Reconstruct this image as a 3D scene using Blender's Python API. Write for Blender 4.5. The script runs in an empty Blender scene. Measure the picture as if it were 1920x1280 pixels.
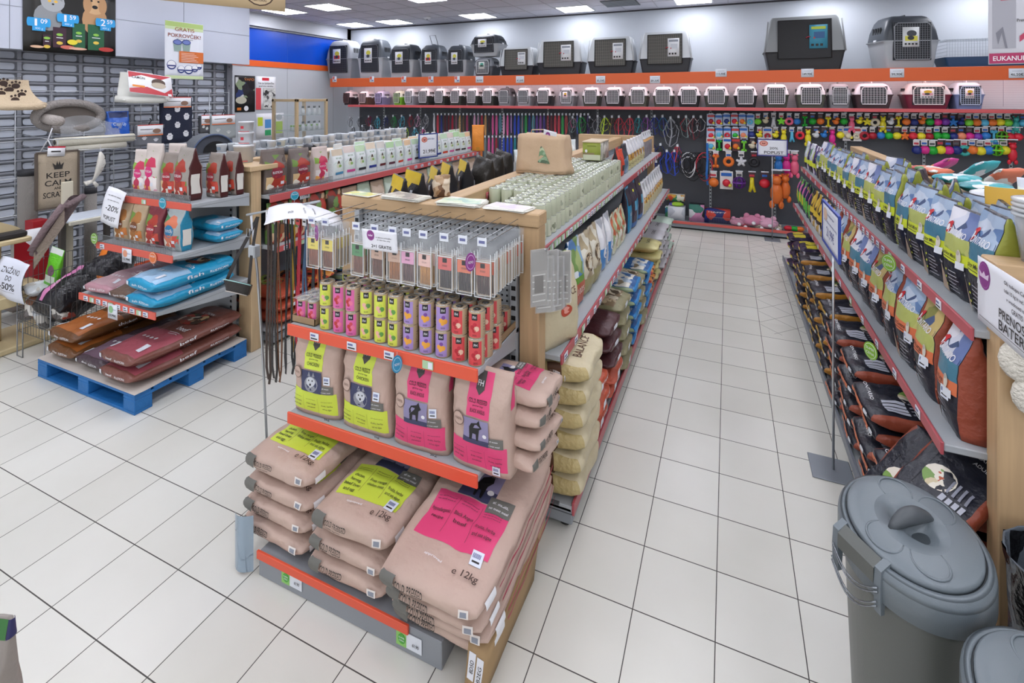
import bpy, math, random
from mathutils import Vector, Matrix, noise, geometry
PI = math.pi
SC = bpy.context.scene
COL = SC.collection
rnd = random.Random(7)

# ------------------------------------------------------------------ camera, world, exposure
F_PX, CY_PX, YAW, CAM_H = 937.0, 182.3, 0.408, 2.228
cam_d = bpy.data.cameras.new('camera'); cam = bpy.data.objects.new('camera', cam_d); COL.objects.link(cam)
cam.location = (0, 0, CAM_H); cam.rotation_euler = (PI/2, 0, YAW)
cam_d.sensor_fit = 'HORIZONTAL'; cam_d.sensor_width = 36.0; cam_d.lens = 36.0*F_PX/1920
cam_d.shift_y = -(640-CY_PX)/1920; cam_d.clip_start = 0.02; cam_d.clip_end = 60
SC.camera = cam
w = bpy.data.worlds.new('world'); SC.world = w; w.use_nodes = True
w.node_tree.nodes['Background'].inputs[0].default_value = (0.93, 0.95, 1.0, 1)
w.node_tree.nodes['Background'].inputs[1].default_value = 0.62
SC.view_settings.view_transform = 'Standard'; SC.view_settings.look = 'None'
SC.view_settings.exposure = 0.86; SC.view_settings.gamma = 1.0; SC.view_settings.use_curve_mapping = False
SC.cycles.use_denoising = True
SC.cycles.max_bounces = 6; SC.cycles.diffuse_bounces = 3; SC.cycles.glossy_bounces = 3
SC.cycles.transparent_max_bounces = 12
LAMP_POWER = 8.6

# ------------------------------------------------------------------ materials
def lin(h):
    h = h.lstrip('#'); v = [int(h[i:i+2], 16)/255 for i in (0, 2, 4)]
    return tuple(x/12.92 if x <= .04045 else ((x+.055)/1.055)**2.4 for x in v)+(1,)
MATS = {}
def mat(h, rough=.6, metal=0, bump=0, bscale=40, emit=0, alpha=1, var=0, vscale=6, trans=0, spec=None, kind=None):
    key = (h, rough, metal, bump, bscale, emit, alpha, var, vscale, trans, spec, kind)
    if key in MATS: return MATS[key]
    m = bpy.data.materials.new('surface_'+h.strip('#')); m.use_nodes = True
    nt = m.node_tree; b = nt.nodes['Principled BSDF']
    b.inputs['Base Color'].default_value = lin(h); b.inputs['Roughness'].default_value = rough
    b.inputs['Metallic'].default_value = metal
    if spec is not None: b.inputs['Specular IOR Level'].default_value = spec
    if emit:
        b.inputs['Emission Color'].default_value = lin(h); b.inputs['Emission Strength'].default_value = emit
    if alpha < 1: b.inputs['Alpha'].default_value = alpha
    if trans: b.inputs['Transmission Weight'].default_value = trans; b.inputs['IOR'].default_value = 1.1
    if bump or var:
        tc = nt.nodes.new('ShaderNodeTexCoord')
    if bump:
        n = nt.nodes.new('ShaderNodeTexNoise'); n.inputs['Scale'].default_value = bscale; n.inputs['Detail'].default_value = 3
        bp = nt.nodes.new('ShaderNodeBump'); bp.inputs['Strength'].default_value = bump; bp.inputs['Distance'].default_value = .02
        nt.links.new(tc.outputs['Object'], n.inputs['Vector']); nt.links.new(n.outputs['Fac'], bp.inputs['Height'])
        nt.links.new(bp.outputs['Normal'], b.inputs['Normal'])
    if var:
        n = nt.nodes.new('ShaderNodeTexNoise'); n.inputs['Scale'].default_value = vscale; n.inputs['Detail'].default_value = 4
        mx = nt.nodes.new('ShaderNodeMix'); mx.data_type = 'RGBA'
        c = lin(h); mx.inputs[6].default_value = tuple(x*(1-var) for x in c[:3])+(1,)
        mx.inputs[7].default_value = tuple(min(1, x*(1+var)) for x in c[:3])+(1,)
        nt.links.new(tc.outputs['Object'], n.inputs['Vector']); nt.links.new(n.outputs['Fac'], mx.inputs[0])
        nt.links.new(mx.outputs[2], b.inputs['Base Color'])
    MATS[key] = m; return m
def patchy(cols, scale=30, rough=.45, stretch=(1, 1, 1), bump=.2, noise_mix=.35):
    """a printed picture: coloured patches"""
    key = ('patchy', tuple(cols), scale, rough, stretch)
    if key in MATS: return MATS[key]
    m = bpy.data.materials.new('printed_picture'); m.use_nodes = True; nt = m.node_tree; b = nt.nodes['Principled BSDF']
    tc = nt.nodes.new('ShaderNodeTexCoord'); mp = nt.nodes.new('ShaderNodeMapping'); mp.inputs['Scale'].default_value = stretch
    n = nt.nodes.new('ShaderNodeTexNoise'); n.inputs['Scale'].default_value = scale*.7; n.inputs['Detail'].default_value = 2
    mixv = nt.nodes.new('ShaderNodeMix'); mixv.data_type = 'RGBA'; mixv.inputs[0].default_value = noise_mix*.25
    v = nt.nodes.new('ShaderNodeTexVoronoi'); v.inputs['Scale'].default_value = scale
    cr = nt.nodes.new('ShaderNodeValToRGB'); cr.color_ramp.interpolation = 'CONSTANT'
    e = cr.color_ramp.elements
    while len(e) < len(cols): e.new(.5)
    for i, c in enumerate(cols):
        e[i].position = .12+.76*i/len(cols) if i else 0; e[i].color = lin(c)
    sep = nt.nodes.new('ShaderNodeSeparateColor')
    L = nt.links.new
    L(tc.outputs['Object'], mp.inputs[0]); L(mp.outputs[0], n.inputs['Vector'])
    L(mp.outputs[0], mixv.inputs[6]); L(n.outputs['Color'], mixv.inputs[7]); L(mixv.outputs[2], v.inputs['Vector'])
    L(v.outputs['Color'], sep.inputs[0]); L(sep.outputs[0], cr.inputs[0]); L(cr.outputs[0], b.inputs['Base Color'])
    b.inputs['Roughness'].default_value = rough
    bp = nt.nodes.new('ShaderNodeBump'); bp.inputs['Strength'].default_value = bump; bp.inputs['Distance'].default_value = .02
    n2 = nt.nodes.new('ShaderNodeTexNoise'); n2.inputs['Scale'].default_value = 14; L(tc.outputs['Object'], n2.inputs['Vector'])
    L(n2.outputs['Fac'], bp.inputs['Height']); L(bp.outputs[0], b.inputs['Normal'])
    MATS[key] = m; return m
def wood(h='#c9ab84', axis=0):
    key = ('wood', h, axis)
    if key in MATS: return MATS[key]
    m = bpy.data.materials.new('light_wood'); m.use_nodes = True; nt = m.node_tree; b = nt.nodes['Principled BSDF']
    tc = nt.nodes.new('ShaderNodeTexCoord'); mp = nt.nodes.new('ShaderNodeMapping')
    s = [28, 28, 28]; s[axis] = 1.5; mp.inputs['Scale'].default_value = s
    n = nt.nodes.new('ShaderNodeTexNoise'); n.inputs['Scale'].default_value = 1.6; n.inputs['Detail'].default_value = 5
    mx = nt.nodes.new('ShaderNodeMix'); mx.data_type = 'RGBA'; c = lin(h)
    mx.inputs[6].default_value = tuple(x*.72 for x in c[:3])+(1,); mx.inputs[7].default_value = tuple(min(1, x*1.18) for x in c[:3])+(1,)
    L = nt.links.new; L(tc.outputs['Object'], mp.inputs[0]); L(mp.outputs[0], n.inputs['Vector']); L(n.outputs['Fac'], mx.inputs[0])
    L(mx.outputs[2], b.inputs['Base Color']); b.inputs['Roughness'].default_value = .5
    MATS[key] = m; return m
PAPER = mat('#c3a99b', .62, bump=.45, bscale=16, var=.06, vscale=5)
PAPERD = mat('#a98f80', .62, bump=.45, bscale=16, var=.06, vscale=5)
KRAFT = mat('#b59a7a', .7, bump=.25, bscale=20, var=.05)
CREAM = mat('#cfc3a2', .5, bump=.5, bscale=16, var=.06)
WHITE = mat('#e9e9ec', .5); BLACK = mat('#141416', .5); INK = mat('#2b2826', .6)
GREYM = mat('#8f959b', .45, metal=.1); GREYL = mat('#a9aeb2', .45); GREYD = mat('#55585d', .5)
RED = mat('#d85a45', .4); RAIL = mat('#b4525a', .4); RAILO = mat('#e0573a', .4)
STEEL = mat('#b9bcc0', .3, metal=.9); WIRE = mat('#8c8f92', .35, metal=.6)
PLASTIC = mat('#e6ebef', .12, alpha=.30); LIME = mat('#cfe04a', .5); PINK = mat('#e2497c', .5)
TAG = mat('#dfe3ea', .5); TAGINK = mat('#6a6f9c', .6)

# ------------------------------------------------------------------ mesh building
class MB:
    def __init__(s): s.v = []; s.f = []; s.m = []; s.sm = []; s.mats = []
    def mi(s, m):
        if m not in s.mats: s.mats.append(m)
        return s.mats.index(m)
    def add(s, vs, fs, m, smooth=False):
        o = len(s.v); k = s.mi(m); s.v += [tuple(v) for v in vs]
        for f in fs: s.f.append([i+o for i in f]); s.m.append(k); s.sm.append(smooth)
        return s
    def box(s, a, b, m, mt=None):
        x0, y0, z0 = a; x1, y1, z1 = b
        vs = [Vector(p) for p in ((x0,y0,z0),(x1,y0,z0),(x1,y1,z0),(x0,y1,z0),(x0,y0,z1),(x1,y0,z1),(x1,y1,z1),(x0,y1,z1))]
        if mt is not None: vs = [mt @ v for v in vs]
        return s.add(vs, [(0,3,2,1),(4,5,6,7),(0,1,5,4),(1,2,6,5),(2,3,7,6),(3,0,4,7)], m)
    def bbox(s, a, b, m, r=.006, mt=None):
        """box with chamfered edges"""
        x0, y0, z0 = a; x1, y1, z1 = b; r = min(r, (x1-x0)/2.1, (y1-y0)/2.1, (z1-z0)/2.1)
        vs = []; idx = {}
        X = (x0, x1); Y = (y0, y1); Z = (z0, z1); sg = (1, -1)
        for i in (0, 1):
            for j in (0, 1):
                for k in (0, 1):
                    for ax in (0, 1, 2):
                        p = [X[i]+sg[i]*r, Y[j]+sg[j]*r, Z[k]+sg[k]*r]
                        p[ax] = (X[i], Y[j], Z[k])[ax]
                        idx[(i, j, k, ax)] = len(vs); vs.append(Vector(p))
        fs = []
        def q(l): fs.append([idx[t] for t in l])
        for i in (0, 1): l = [(i,0,0,0),(i,1,0,0),(i,1,1,0),(i,0,1,0)]; q(l if i else l[::-1])
        for j in (0, 1): l = [(0,j,0,1),(1,j,0,1),(1,j,1,1),(0,j,1,1)]; q(l[::-1] if j else l)
        for k in (0, 1): l = [(0,0,k,2),(1,0,k,2),(1,1,k,2),(0,1,k,2)]; q(l if k else l[::-1])
        for j in (0, 1):
            for k in (0, 1): l = [(0,j,k,1),(1,j,k,1),(1,j,k,2),(0,j,k,2)]; q(l if (j != k) == False and 1 else l[::-1])
        for i in (0, 1):
            for k in (0, 1): l = [(i,0,k,0),(i,1,k,0),(i,1,k,2),(i,0,k,2)]; q(l)
        for i in (0, 1):
            for j in (0, 1): l = [(i,j,0,0),(i,j,1,0),(i,j,1,1),(i,j,0,1)]; q(l)
        for i in (0, 1):
            for j in (0, 1):
                for k in (0, 1): q([(i,j,k,0),(i,j,k,1),(i,j,k,2)])
        if mt is not None: vs = [mt @ v for v in vs]
        return s.add(vs, fs, m)
    def tube(s, pts, r, m, n=6, closed=False, cap=True, flat=1.0):
        pts = [Vector(p) for p in pts]; N = len(pts); vs = []; prev = None
        for i, p in enumerate(pts):
            a = pts[(i-1) % N] if (closed or i > 0) else p; b = pts[(i+1) % N] if (closed or i < N-1) else p
            t = (b-a); t = t.normalized() if t.length > 1e-9 else Vector((0, 0, 1))
            if prev is None: u = t.orthogonal().normalized()
            else:
                u = prev-t*prev.dot(t); u = u.normalized() if u.length > 1e-6 else t.orthogonal().normalized()
            prev = u; w_ = t.cross(u); rr = r[i] if isinstance(r, (list, tuple)) else r
            for k in range(n):
                an = 2*PI*k/n; vs.append(p+u*(rr*math.cos(an))+w_*(rr*flat*math.sin(an)))
        fs = []
        for i in range(N if closed else N-1):
            for k in range(n):
                a = i*n+k; b = i*n+(k+1) % n; c = ((i+1) % N)*n+(k+1) % n; d = ((i+1) % N)*n+k; fs.append((a, b, c, d))
        if cap and not closed: fs.append(tuple(range(n))[::-1]); fs.append(tuple((N-1)*n+k for k in range(n)))
        return s.add(vs, fs, m, n > 4)
    def lathe(s, prof, m, n=24, c=(0, 0, 0), sx=1, sy=1, mt=None, smooth=True, top=True):
        vs = []; c = Vector(c)
        for r, z in prof:
            for k in range(n):
                a = 2*PI*k/n; v = Vector((r*sx*math.cos(a), r*sy*math.sin(a), z))
                vs.append((mt @ v if mt is not None else v)+c)
        fs = []
        for i in range(len(prof)-1):
            for k in range(n): fs.append((i*n+k, i*n+(k+1) % n, (i+1)*n+(k+1) % n, (i+1)*n+k))
        if prof[0][0] > 1e-6: fs.append(tuple(range(n))[::-1])
        if prof[-1][0] > 1e-6 and top: fs.append(tuple((len(prof)-1)*n+k for k in range(n)))
        return s.add(vs, fs, m, smooth)
    def grid(s, fn, nu, nv, m, smooth=True):
        vs = [fn(i/nu, j/nv) for j in range(nv+1) for i in range(nu+1)]
        fs = [(j*(nu+1)+i, j*(nu+1)+i+1, (j+1)*(nu+1)+i+1, (j+1)*(nu+1)+i) for j in range(nv) for i in range(nu)]
        return s.add(vs, fs, m, smooth)
    def prism(s, poly, d, m, mt=None, y0=0):
        """2-D outline (x,z) extruded in y by d"""
        n = len(poly); vs = [Vector((x, y0, z)) for x, z in poly]+[Vector((x, y0+d, z)) for x, z in poly]
        if mt is not None: vs = [mt @ v for v in vs]
        return s.add(vs, [tuple(range(n)), tuple(range(2*n-1, n-1, -1))]+[(i, n+i, n+(i+1) % n, (i+1) % n) for i in range(n)], m)
    def mesh(s, name):
        me = bpy.data.meshes.new(name); me.from_pydata(s.v, [], s.f)
        for m in s.mats: me.materials.append(m)
        me.polygons.foreach_set('material_index', s.m); me.polygons.foreach_set('use_smooth', s.sm)
        me.update(); return me
    def build(s, name, parent=None, loc=(0, 0, 0), rz=0):
        o = bpy.data.objects.new(name, s.mesh(name)); COL.objects.link(o); o.parent = parent
        o.location = loc; o.rotation_euler = (0, 0, rz); return o

# ------------------------------------------------------------------ text as flat triangles
_TX = {}
def text2d(t):
    """unit-size text: (verts, faces, width), cap height about 1, origin at its centre"""
    if t in _TX: return _TX[t]
    cu = bpy.data.curves.new('t', 'FONT'); cu.body = t; cu.resolution_u = 3; cu.size = 1.38; cu.offset = .012
    o = bpy.data.objects.new('t', cu); me = o.to_mesh()
    vs = [(v.co.x, v.co.y) for v in me.vertices]; fs = [tuple(p.vertices) for p in me.polygons]
    o.to_mesh_clear(); bpy.data.objects.remove(o); bpy.data.curves.remove(cu)
    if vs:
        x0 = min(v[0] for v in vs); x1 = max(v[0] for v in vs)
    else: x0 = x1 = 0
    vs = [(x-(x0+x1)/2, y-.5) for x, y in vs]
    _TX[t] = (vs, fs, x1-x0); return _TX[t]

# decals: ('r',face,u0,v0,u1,v1,mat) ('t',face,text,u,v,size_m,mat[,maxwidth_m[,rot]]) ('p',face,[(u,v)..],mat) ('e',face,u,v,ru_m,rv_m,mat)
FACEMAP = {'front': lambda u, v: (u, -1, v), 'back': lambda u, v: (-u, 1, v), 'right': lambda u, v: (1, u, v),
           'left': lambda u, v: (-1, -u, v), 'top': lambda u, v: (u, v, 1)}
class Form:
    def __init__(s, W, D, H, fn, n=(12, 8, 12)):
        s.W, s.D, s.H, s.fn, s.n = W, D, H, fn, n; s.cache = {}
    def dims(s, face):
        return {'front': (s.W, s.H), 'back': (s.W, s.H), 'left': (s.D, s.H), 'right': (s.D, s.H), 'top': (s.W, s.D)}[face]
    def res(s, face):
        a, b, c = s.n; return {'front': (a, c), 'back': (a, c), 'left': (b, c), 'right': (b, c), 'top': (a, b)}[face]
    def base(s, mb, m, facemats={}):
        idx = {}; vs = []; a, b, c = s.n; fs = {}
        def vid(i, j, k):
            if (i, j, k) not in idx:
                idx[(i, j, k)] = len(vs); vs.append(s.fn((2*i/a-1, 2*j/b-1, 2*k/c-1)))
            return idx[(i, j, k)]
        def put(face, q): fs.setdefault(face, []).append(q)
        for i in range(a):
            for k in range(c):
                put('front', (vid(i,0,k), vid(i+1,0,k), vid(i+1,0,k+1), vid(i,0,k+1)))
                put('back', (vid(i,b,k), vid(i,b,k+1), vid(i+1,b,k+1), vid(i+1,b,k)))
        for j in range(b):
            for k in range(c):
                put('left', (vid(0,j,k), vid(0,j,k+1), vid(0,j+1,k+1), vid(0,j+1,k)))
                put('right', (vid(a,j,k), vid(a,j+1,k), vid(a,j+1,k+1), vid(a,j,k+1)))
        for i in range(a):
            for j in range(b):
                put('top', (vid(i,j,c), vid(i+1,j,c), vid(i+1,j+1,c), vid(i,j+1,c)))
                put('bottom', (vid(i,j,0), vid(i,j+1,0), vid(i+1,j+1,0), vid(i+1,j,0)))
        off = len(mb.v); mb.v += [tuple(v) for v in vs]
        for face, l in fs.items():
            k = mb.mi(facemats.get(face, m))
            for q in l: mb.f.append([x+off for x in q]); mb.m.append(k); mb.sm.append(True)
    def at(s, face, u, v, eps):
        """point on the faceted face, pushed out by eps"""
        nu, nv = s.res(face)
        if face not in s.cache:
            P = [[Vector(s.fn(FACEMAP[face](2*i/nu-1, 2*j/nv-1))) for j in range(nv+1)] for i in range(nu+1)]
            N = [[None]*(nv+1) for _ in range(nu+1)]
            for i in range(nu+1):
                for j in range(nv+1):
                    du = P[min(i+1, nu)][j]-P[max(i-1, 0)][j]; dv = P[i][min(j+1, nv)]-P[i][max(j-1, 0)]
                    n_ = du.cross(dv); N[i][j] = n_.normalized() if n_.length > 1e-9 else Vector((0, -1, 0))
            s.cache[face] = (P, N)
        P, N = s.cache[face]
        x = min(max((u+1)/2*nu, 0), nu-1e-6); y = min(max((v+1)/2*nv, 0), nv-1e-6); i, j = int(x), int(y); a, b = x-i, y-j
        bl = lambda G: (G[i][j]*(1-a)*(1-b)+G[i+1][j]*a*(1-b)+G[i][j+1]*(1-a)*b+G[i+1][j+1]*a*b)
        return bl(P)+bl(N)*eps
    def decal(s, mb, decs, e0=.0012, de=.0005):
        for L, d in enumerate(decs):
            eps = e0+de*L; k, face = d[0], d[1]; fw, fh = s.dims(face); nu, nv = s.res(face)
            if k == 'r':
                u0, v0, u1, v1, m = d[2:7]
                us = sorted({u0, u1} | {2*i/nu-1 for i in range(nu+1) if u0 < 2*i/nu-1 < u1})
                vv = sorted({v0, v1} | {2*j/nv-1 for j in range(nv+1) if v0 < 2*j/nv-1 < v1})
                pts = [s.at(face, u, v, eps) for v in vv for u in us]; n_ = len(us)
                mb.add(pts, [(j*n_+i, j*n_+i+1, (j+1)*n_+i+1, (j+1)*n_+i) for j in range(len(vv)-1) for i in range(n_-1)], m, True)
            elif k == 't':
                txt, u, v, size, m = d[2:7]; mw = d[7] if len(d) > 7 else 0; rot = d[8] if len(d) > 8 else 0
                vs, fs, wd = text2d(txt); sx = size
                if mw: sx = mw/max(wd, 1e-6)
                c_, s_ = math.cos(rot), math.sin(rot); pts = []
                for x, y in vs:
                    X, Y = x*sx, y*size; X, Y = X*c_-Y*s_, X*s_+Y*c_
                    pts.append(s.at(face, u+2*X/fw, v+2*Y/fh, eps))
                mb.add(pts, fs, m)
            elif k == 'p':
                poly, m = d[2:4]
                mb.add([s.at(face, u, v, eps) for u, v in poly], geometry.tessellate_polygon([[Vector((u, v, 0)) for u, v in poly]]), m)
            elif k == 'e':
                u, v, ru, rv, m = d[2:7]; n_ = 16
                pts = [s.at(face, u, v, eps)]+[s.at(face, u+2*ru/fw*math.cos(2*PI*i/n_), v+2*rv/fh*math.sin(2*PI*i/n_), eps) for i in range(n_)]
                mb.add(pts, [(0, 1+i, 1+(i+1) % n_) for i in range(n_)], m)
def nz(x, y, z, s, seed=0):
    return noise.noise_vector(Vector((x*s+seed*7.3, y*s+seed*3.1, z*s-seed*5.7)))
def lying(W, L, T, seed=0, wr=.010, droop=0, n=(12, 16, 6), taper=.35, edge=.42):
    def fn(p):
        x, y, z = p; ax, ay = abs(x), abs(y)
        t = (1-taper*ay**7)*(1-edge*ax**8)*(1-.08*ax**2)*(1-.05*ay**2)
        X = W/2*x*(1-.07*ay**6)*(1-.10*z**4); Y = L/2*y*(1-.05*z**4)*(1-.03*ax**8)
        Z = T/2*(1+z*t)+T*.28*(1-z)/2*(ay**6*.5+ax**8*.83*edge)
        Z -= droop*max(0, -y-.6)**2
        nn = nz(X, Y, Z, 11, seed)*wr+nz(X, Y, Z, 30, seed)*wr*.35
        return Vector((X+nn.x*.7, Y+nn.y*.7, Z+nn.z*(.5+.5*z)))
    return Form(W, L, T, fn, n)
def pouch(W, D, H, seed=0, wr=.006, shoulder=.6, lean=0, n=(10, 6, 16), top=.06, belly=.05):
    def fn(p):
        x, y, z = p; t = (z+1)/2
        if t < shoulder: d = 1-.22*(1-t/shoulder)**4*1.0; d *= (1-.12*(t/shoulder)**2)
        else:
            q = (t-shoulder)/(1-shoulder); d = .88*(1-q)**1.15+top
        wdt = 1-.05*math.sin(t*PI)+.0
        bul = belly*(1-x*x)*math.sin(min(1, t/.8)*PI) if t < .8 else 0
        X = W/2*x*wdt*(1-.04*y**4); Y = D/2*y*d*(1-.25*abs(x)**6*(1 if t < .9 else 0))+D*bul*y*1.5+lean*t*t
        Z = H*t
        nn = nz(X, Y, Z, 13, seed)*wr+nz(X, Y, Z, 35, seed)*wr*.35
        if z <= -.99: nn = Vector((nn.x, nn.y, 0))
        return Vector((X+nn.x*.5, Y+nn.y, Z+nn.z*.5*t))
    return Form(W, D, H, fn, n)
def boxform(W, D, H, n=(2, 2, 2), wr=0, seed=0, taper=0):
    def fn(p):
        x, y, z = p; k = 1+taper*z
        v = Vector((W/2*x*k, D/2*y*k, H*(z+1)/2))
        if wr: v += nz(v.x, v.y, v.z, 12, seed)*wr
        return v
    return Form(W, D, H, fn, n)
def flatform(W, H, bend=0, wav=0, seed=0, n=(8, 8, 1), T=.002):
    """a sheet standing in the x-z plane, readable from -y; bend curls it in y"""
    def fn(p):
        x, y, z = p
        return Vector((W/2*x, T/2*y+bend*(z*z)*H+wav*math.sin(3*x+2*z+seed), H/2*z))
    return Form(W, T, H, fn, (n[0], 1, n[1]))
def poly_panel(W, H, decs, base, **k):
    f = flatform(W, H, **k); mb = MB(); f.base(mb, base); f.decal(mb, decs, .0008, .0004); return mb

# ------------------------------------------------------------------ objects
LABELS = {}
def tag(o, label=None, cat=None, group=None, kind=None):
    if label: o['label'] = label; LABELS.setdefault(label.lower(), []).append(o.name)
    if cat: o['category'] = cat
    if group: o['group'] = group
    if kind: o['kind'] = kind
    return o
def empty(name, loc=(0, 0, 0), rz=0):
    o = bpy.data.objects.new(name, None); COL.objects.link(o); o.location = loc; o.rotation_euler = (0, 0, rz); o.empty_display_size = .05
    return o
class Tpl:
    """one kind of thing: a root mesh (or none) and parts [(name, mesh, [(sub, mesh)])]"""
    def __init__(s, root=None, parts=()): s.root = root; s.parts = list(parts)
    def spawn(s, name, label, cat, loc, rz=0, group=None, rot=None, sc=1):
        o = bpy.data.objects.new(name, s.root); COL.objects.link(o)
        o.location = loc; o.rotation_euler = rot if rot else (0, 0, rz)
        if sc != 1: o.scale = (sc, sc, sc) if isinstance(sc, (int, float)) else sc
        for p in s.parts:
            c = bpy.data.objects.new(p[0], p[1]); COL.objects.link(c); c.parent = o
            for q in (p[2] if len(p) > 2 else ()):
                g = bpy.data.objects.new(q[0], q[1]); COL.objects.link(g); g.parent = c
        tag(o, label, cat, group); return o
def struct(name, mb, **k):
    o = mb.build(name, **k); o['kind'] = 'structure'; return o
ORD = ['first','second','third','fourth','fifth','sixth','seventh','eighth','ninth','tenth','eleventh','twelfth','thirteenth','fourteenth','fifteenth','sixteenth','seventeenth','eighteenth','nineteenth','twentieth']
ORD += ['twenty-'+x for x in ORD[:9]]+['thirtieth']+['thirty-'+x for x in ORD[:9]]+['fortieth']+['forty-'+x for x in ORD[:9]]+['fiftieth']+['fifty-'+x for x in ORD[:9]]+['sixtieth']
# ------------------------------------------------------------------ room
XL, YB, ZC = -8.65, 9.75, 3.9
def floor_mat():
    m = bpy.data.materials.new('floor_tiles'); m.use_nodes = True; nt = m.node_tree; b = nt.nodes['Principled BSDF']; L = nt.links.new
    tc = nt.nodes.new('ShaderNodeTexCoord'); sp = nt.nodes.new('ShaderNodeSeparateXYZ'); L(tc.outputs['Object'], sp.inputs[0])
    def M(op, a, b_=None, c=None):
        n = nt.nodes.new('ShaderNodeMath'); n.operation = op
        for i, x in enumerate((a, b_, c)):
            if x is None: continue
            if isinstance(x, (int, float)): n.inputs[i].default_value = x
            else: L(x, n.inputs[i])
        return n.outputs[0]
    def line(coord, off, per, wd):
        f = M('FRACT', M('ADD', M('DIVIDE', M('SUBTRACT', coord, off), per), 100.0))
        d = M('MINIMUM', f, M('SUBTRACT', 1.0, f)); return M('LESS_THAN', d, wd/per/2)
    t = 1/3.; gx = line(sp.outputs[0], -.145*t, t, .0042); gy = line(sp.outputs[1], 6.619*t, t, .0048)
    diag = M('MULTIPLY', M('GREATER_THAN', sp.outputs[0], .292), M('GREATER_THAN', sp.outputs[1], 5.3))
    dg = M('MULTIPLY', M('MAXIMUM', line(M('ADD', sp.outputs[0], sp.outputs[1]), .1, t*1.0, .005), line(M('SUBTRACT', sp.outputs[0], sp.outputs[1]), .1, t*1.0, .005)), diag)
    gg = M('MAXIMUM', gx, gy); gg = M('MULTIPLY', gg, M('SUBTRACT', 1.0, M('MULTIPLY', diag, M('SUBTRACT', 1.0, gx)))); g = M('MAXIMUM', gg, dg)
    wn = nt.nodes.new('ShaderNodeTexWhiteNoise'); wn.noise_dimensions = '2D'
    cx = M('FLOOR', M('DIVIDE', M('ADD', sp.outputs[0], .145*t), t)); cy = M('FLOOR', M('DIVIDE', M('SUBTRACT', sp.outputs[1], 6.619*t), t))
    cb = nt.nodes.new('ShaderNodeCombineXYZ'); L(cx, cb.inputs[0]); L(cy, cb.inputs[1]); L(cb.outputs[0], wn.inputs['Vector'])
    n = nt.nodes.new('ShaderNodeTexNoise'); n.inputs['Scale'].default_value = 2.2; n.inputs['Detail'].default_value = 6; L(tc.outputs['Object'], n.inputs['Vector'])
    k = M('ADD', M('MULTIPLY', wn.outputs['Value'], .35), M('MULTIPLY', n.outputs['Fac'], .65))
    mx = nt.nodes.new('ShaderNodeMix'); mx.data_type = 'RGBA'; mx.inputs[6].default_value = lin('#cfcdc2'); mx.inputs[7].default_value = lin('#e6e5de'); L(k, mx.inputs[0])
    m2 = nt.nodes.new('ShaderNodeMix'); m2.data_type = 'RGBA'; m2.inputs[7].default_value = lin('#4a4743'); L(g, m2.inputs[0]); L(mx.outputs[2], m2.inputs[6])
    L(m2.outputs[2], b.inputs['Base Color']); b.inputs['Roughness'].default_value = .34
    L(M('ADD', .30, M('MULTIPLY', g, .5)), b.inputs['Roughness'])
    return m
mb = MB(); mb.add([(-11, -2.5, 0), (6, -2.5, 0), (6, YB, 0), (-11, YB, 0)], [(0, 1, 2, 3)], floor_mat()); struct('floor', mb)
# ceiling of large tiles
cm = mat('#cbc9d2', .8, var=.05, vscale=1)
mb = MB(); mb.box((-11, -2.5, ZC), (6, YB+.1, ZC+.1), cm)
gl = mat('#aeacb4', .8)
for i in range(-18, 11): mb.box((i*.6-.006, -2.5, ZC-.004), (i*.6+.006, YB, ZC+.001), gl)
for j in range(-4, 17): mb.box((-11, j*.6-.006, ZC-.004), (6, j*.6+.006, ZC+.001), gl)
struct('ceiling', mb)
mb = MB(); wl = mat('#c6cbd2', .7, var=.02, vscale=1); mb.box((XL-.1, YB, 0), (6, YB+.1, ZC), wl); struct('wall_back', mb)
mb = MB(); mb.box((XL, YB-.03, ZC-.025), (6, YB, ZC), mat('#3d3b40', .6)); struct('trim_1', mb)
# left wall: grey panels, orange band, blue band, pale beam
gp = mat('#c2c6cb', .35)
mb = MB(); mb.box((XL-.1, 5.0, 0), (XL, YB, 2.845), gp)
for y in (6.55, 7.9, 9.25): mb.box((XL-.002, y, 0), (XL+.002, y+.006, 2.845), mat('#8d9093', .5))
mb.box((XL-.1, 5.0, 2.845), (XL+.012, YB, 2.965), mat('#e96428', .35))
mb.box((XL-.1, 5.0, 2.965), (XL+.004, YB, 3.60), mat('#0a4cc4', .22))
mb.box((XL-.002, 7.9, 2.965), (XL+.006, 7.905, 3.60), mat('#2c66cc', .3))
mb.box((XL-.1, 5.0, 3.60), (XL+.05, YB, 3.64), mat('#8c9096', .5)); mb.box((XL-.1, 5.0, 3.64), (XL+.10, YB, ZC), mat('#c9ccd2', .6))
mb.box((XL, YB-.12, 3.5), (XL+.1, YB, ZC), mat('#77797d', .6))
struct('wall_left', mb)
mb = MB(); mb.box((-7.75, -2.5, 0), (-7.65, 5.62, ZC), mat('#8d9097', .6)); struct('wall_left_front', mb)
mb = MB(); mb.box((6, -2.5, 0), (6.1, YB, ZC), mat('#bfc0c2', .7)); struct('wall_right', mb)
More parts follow.
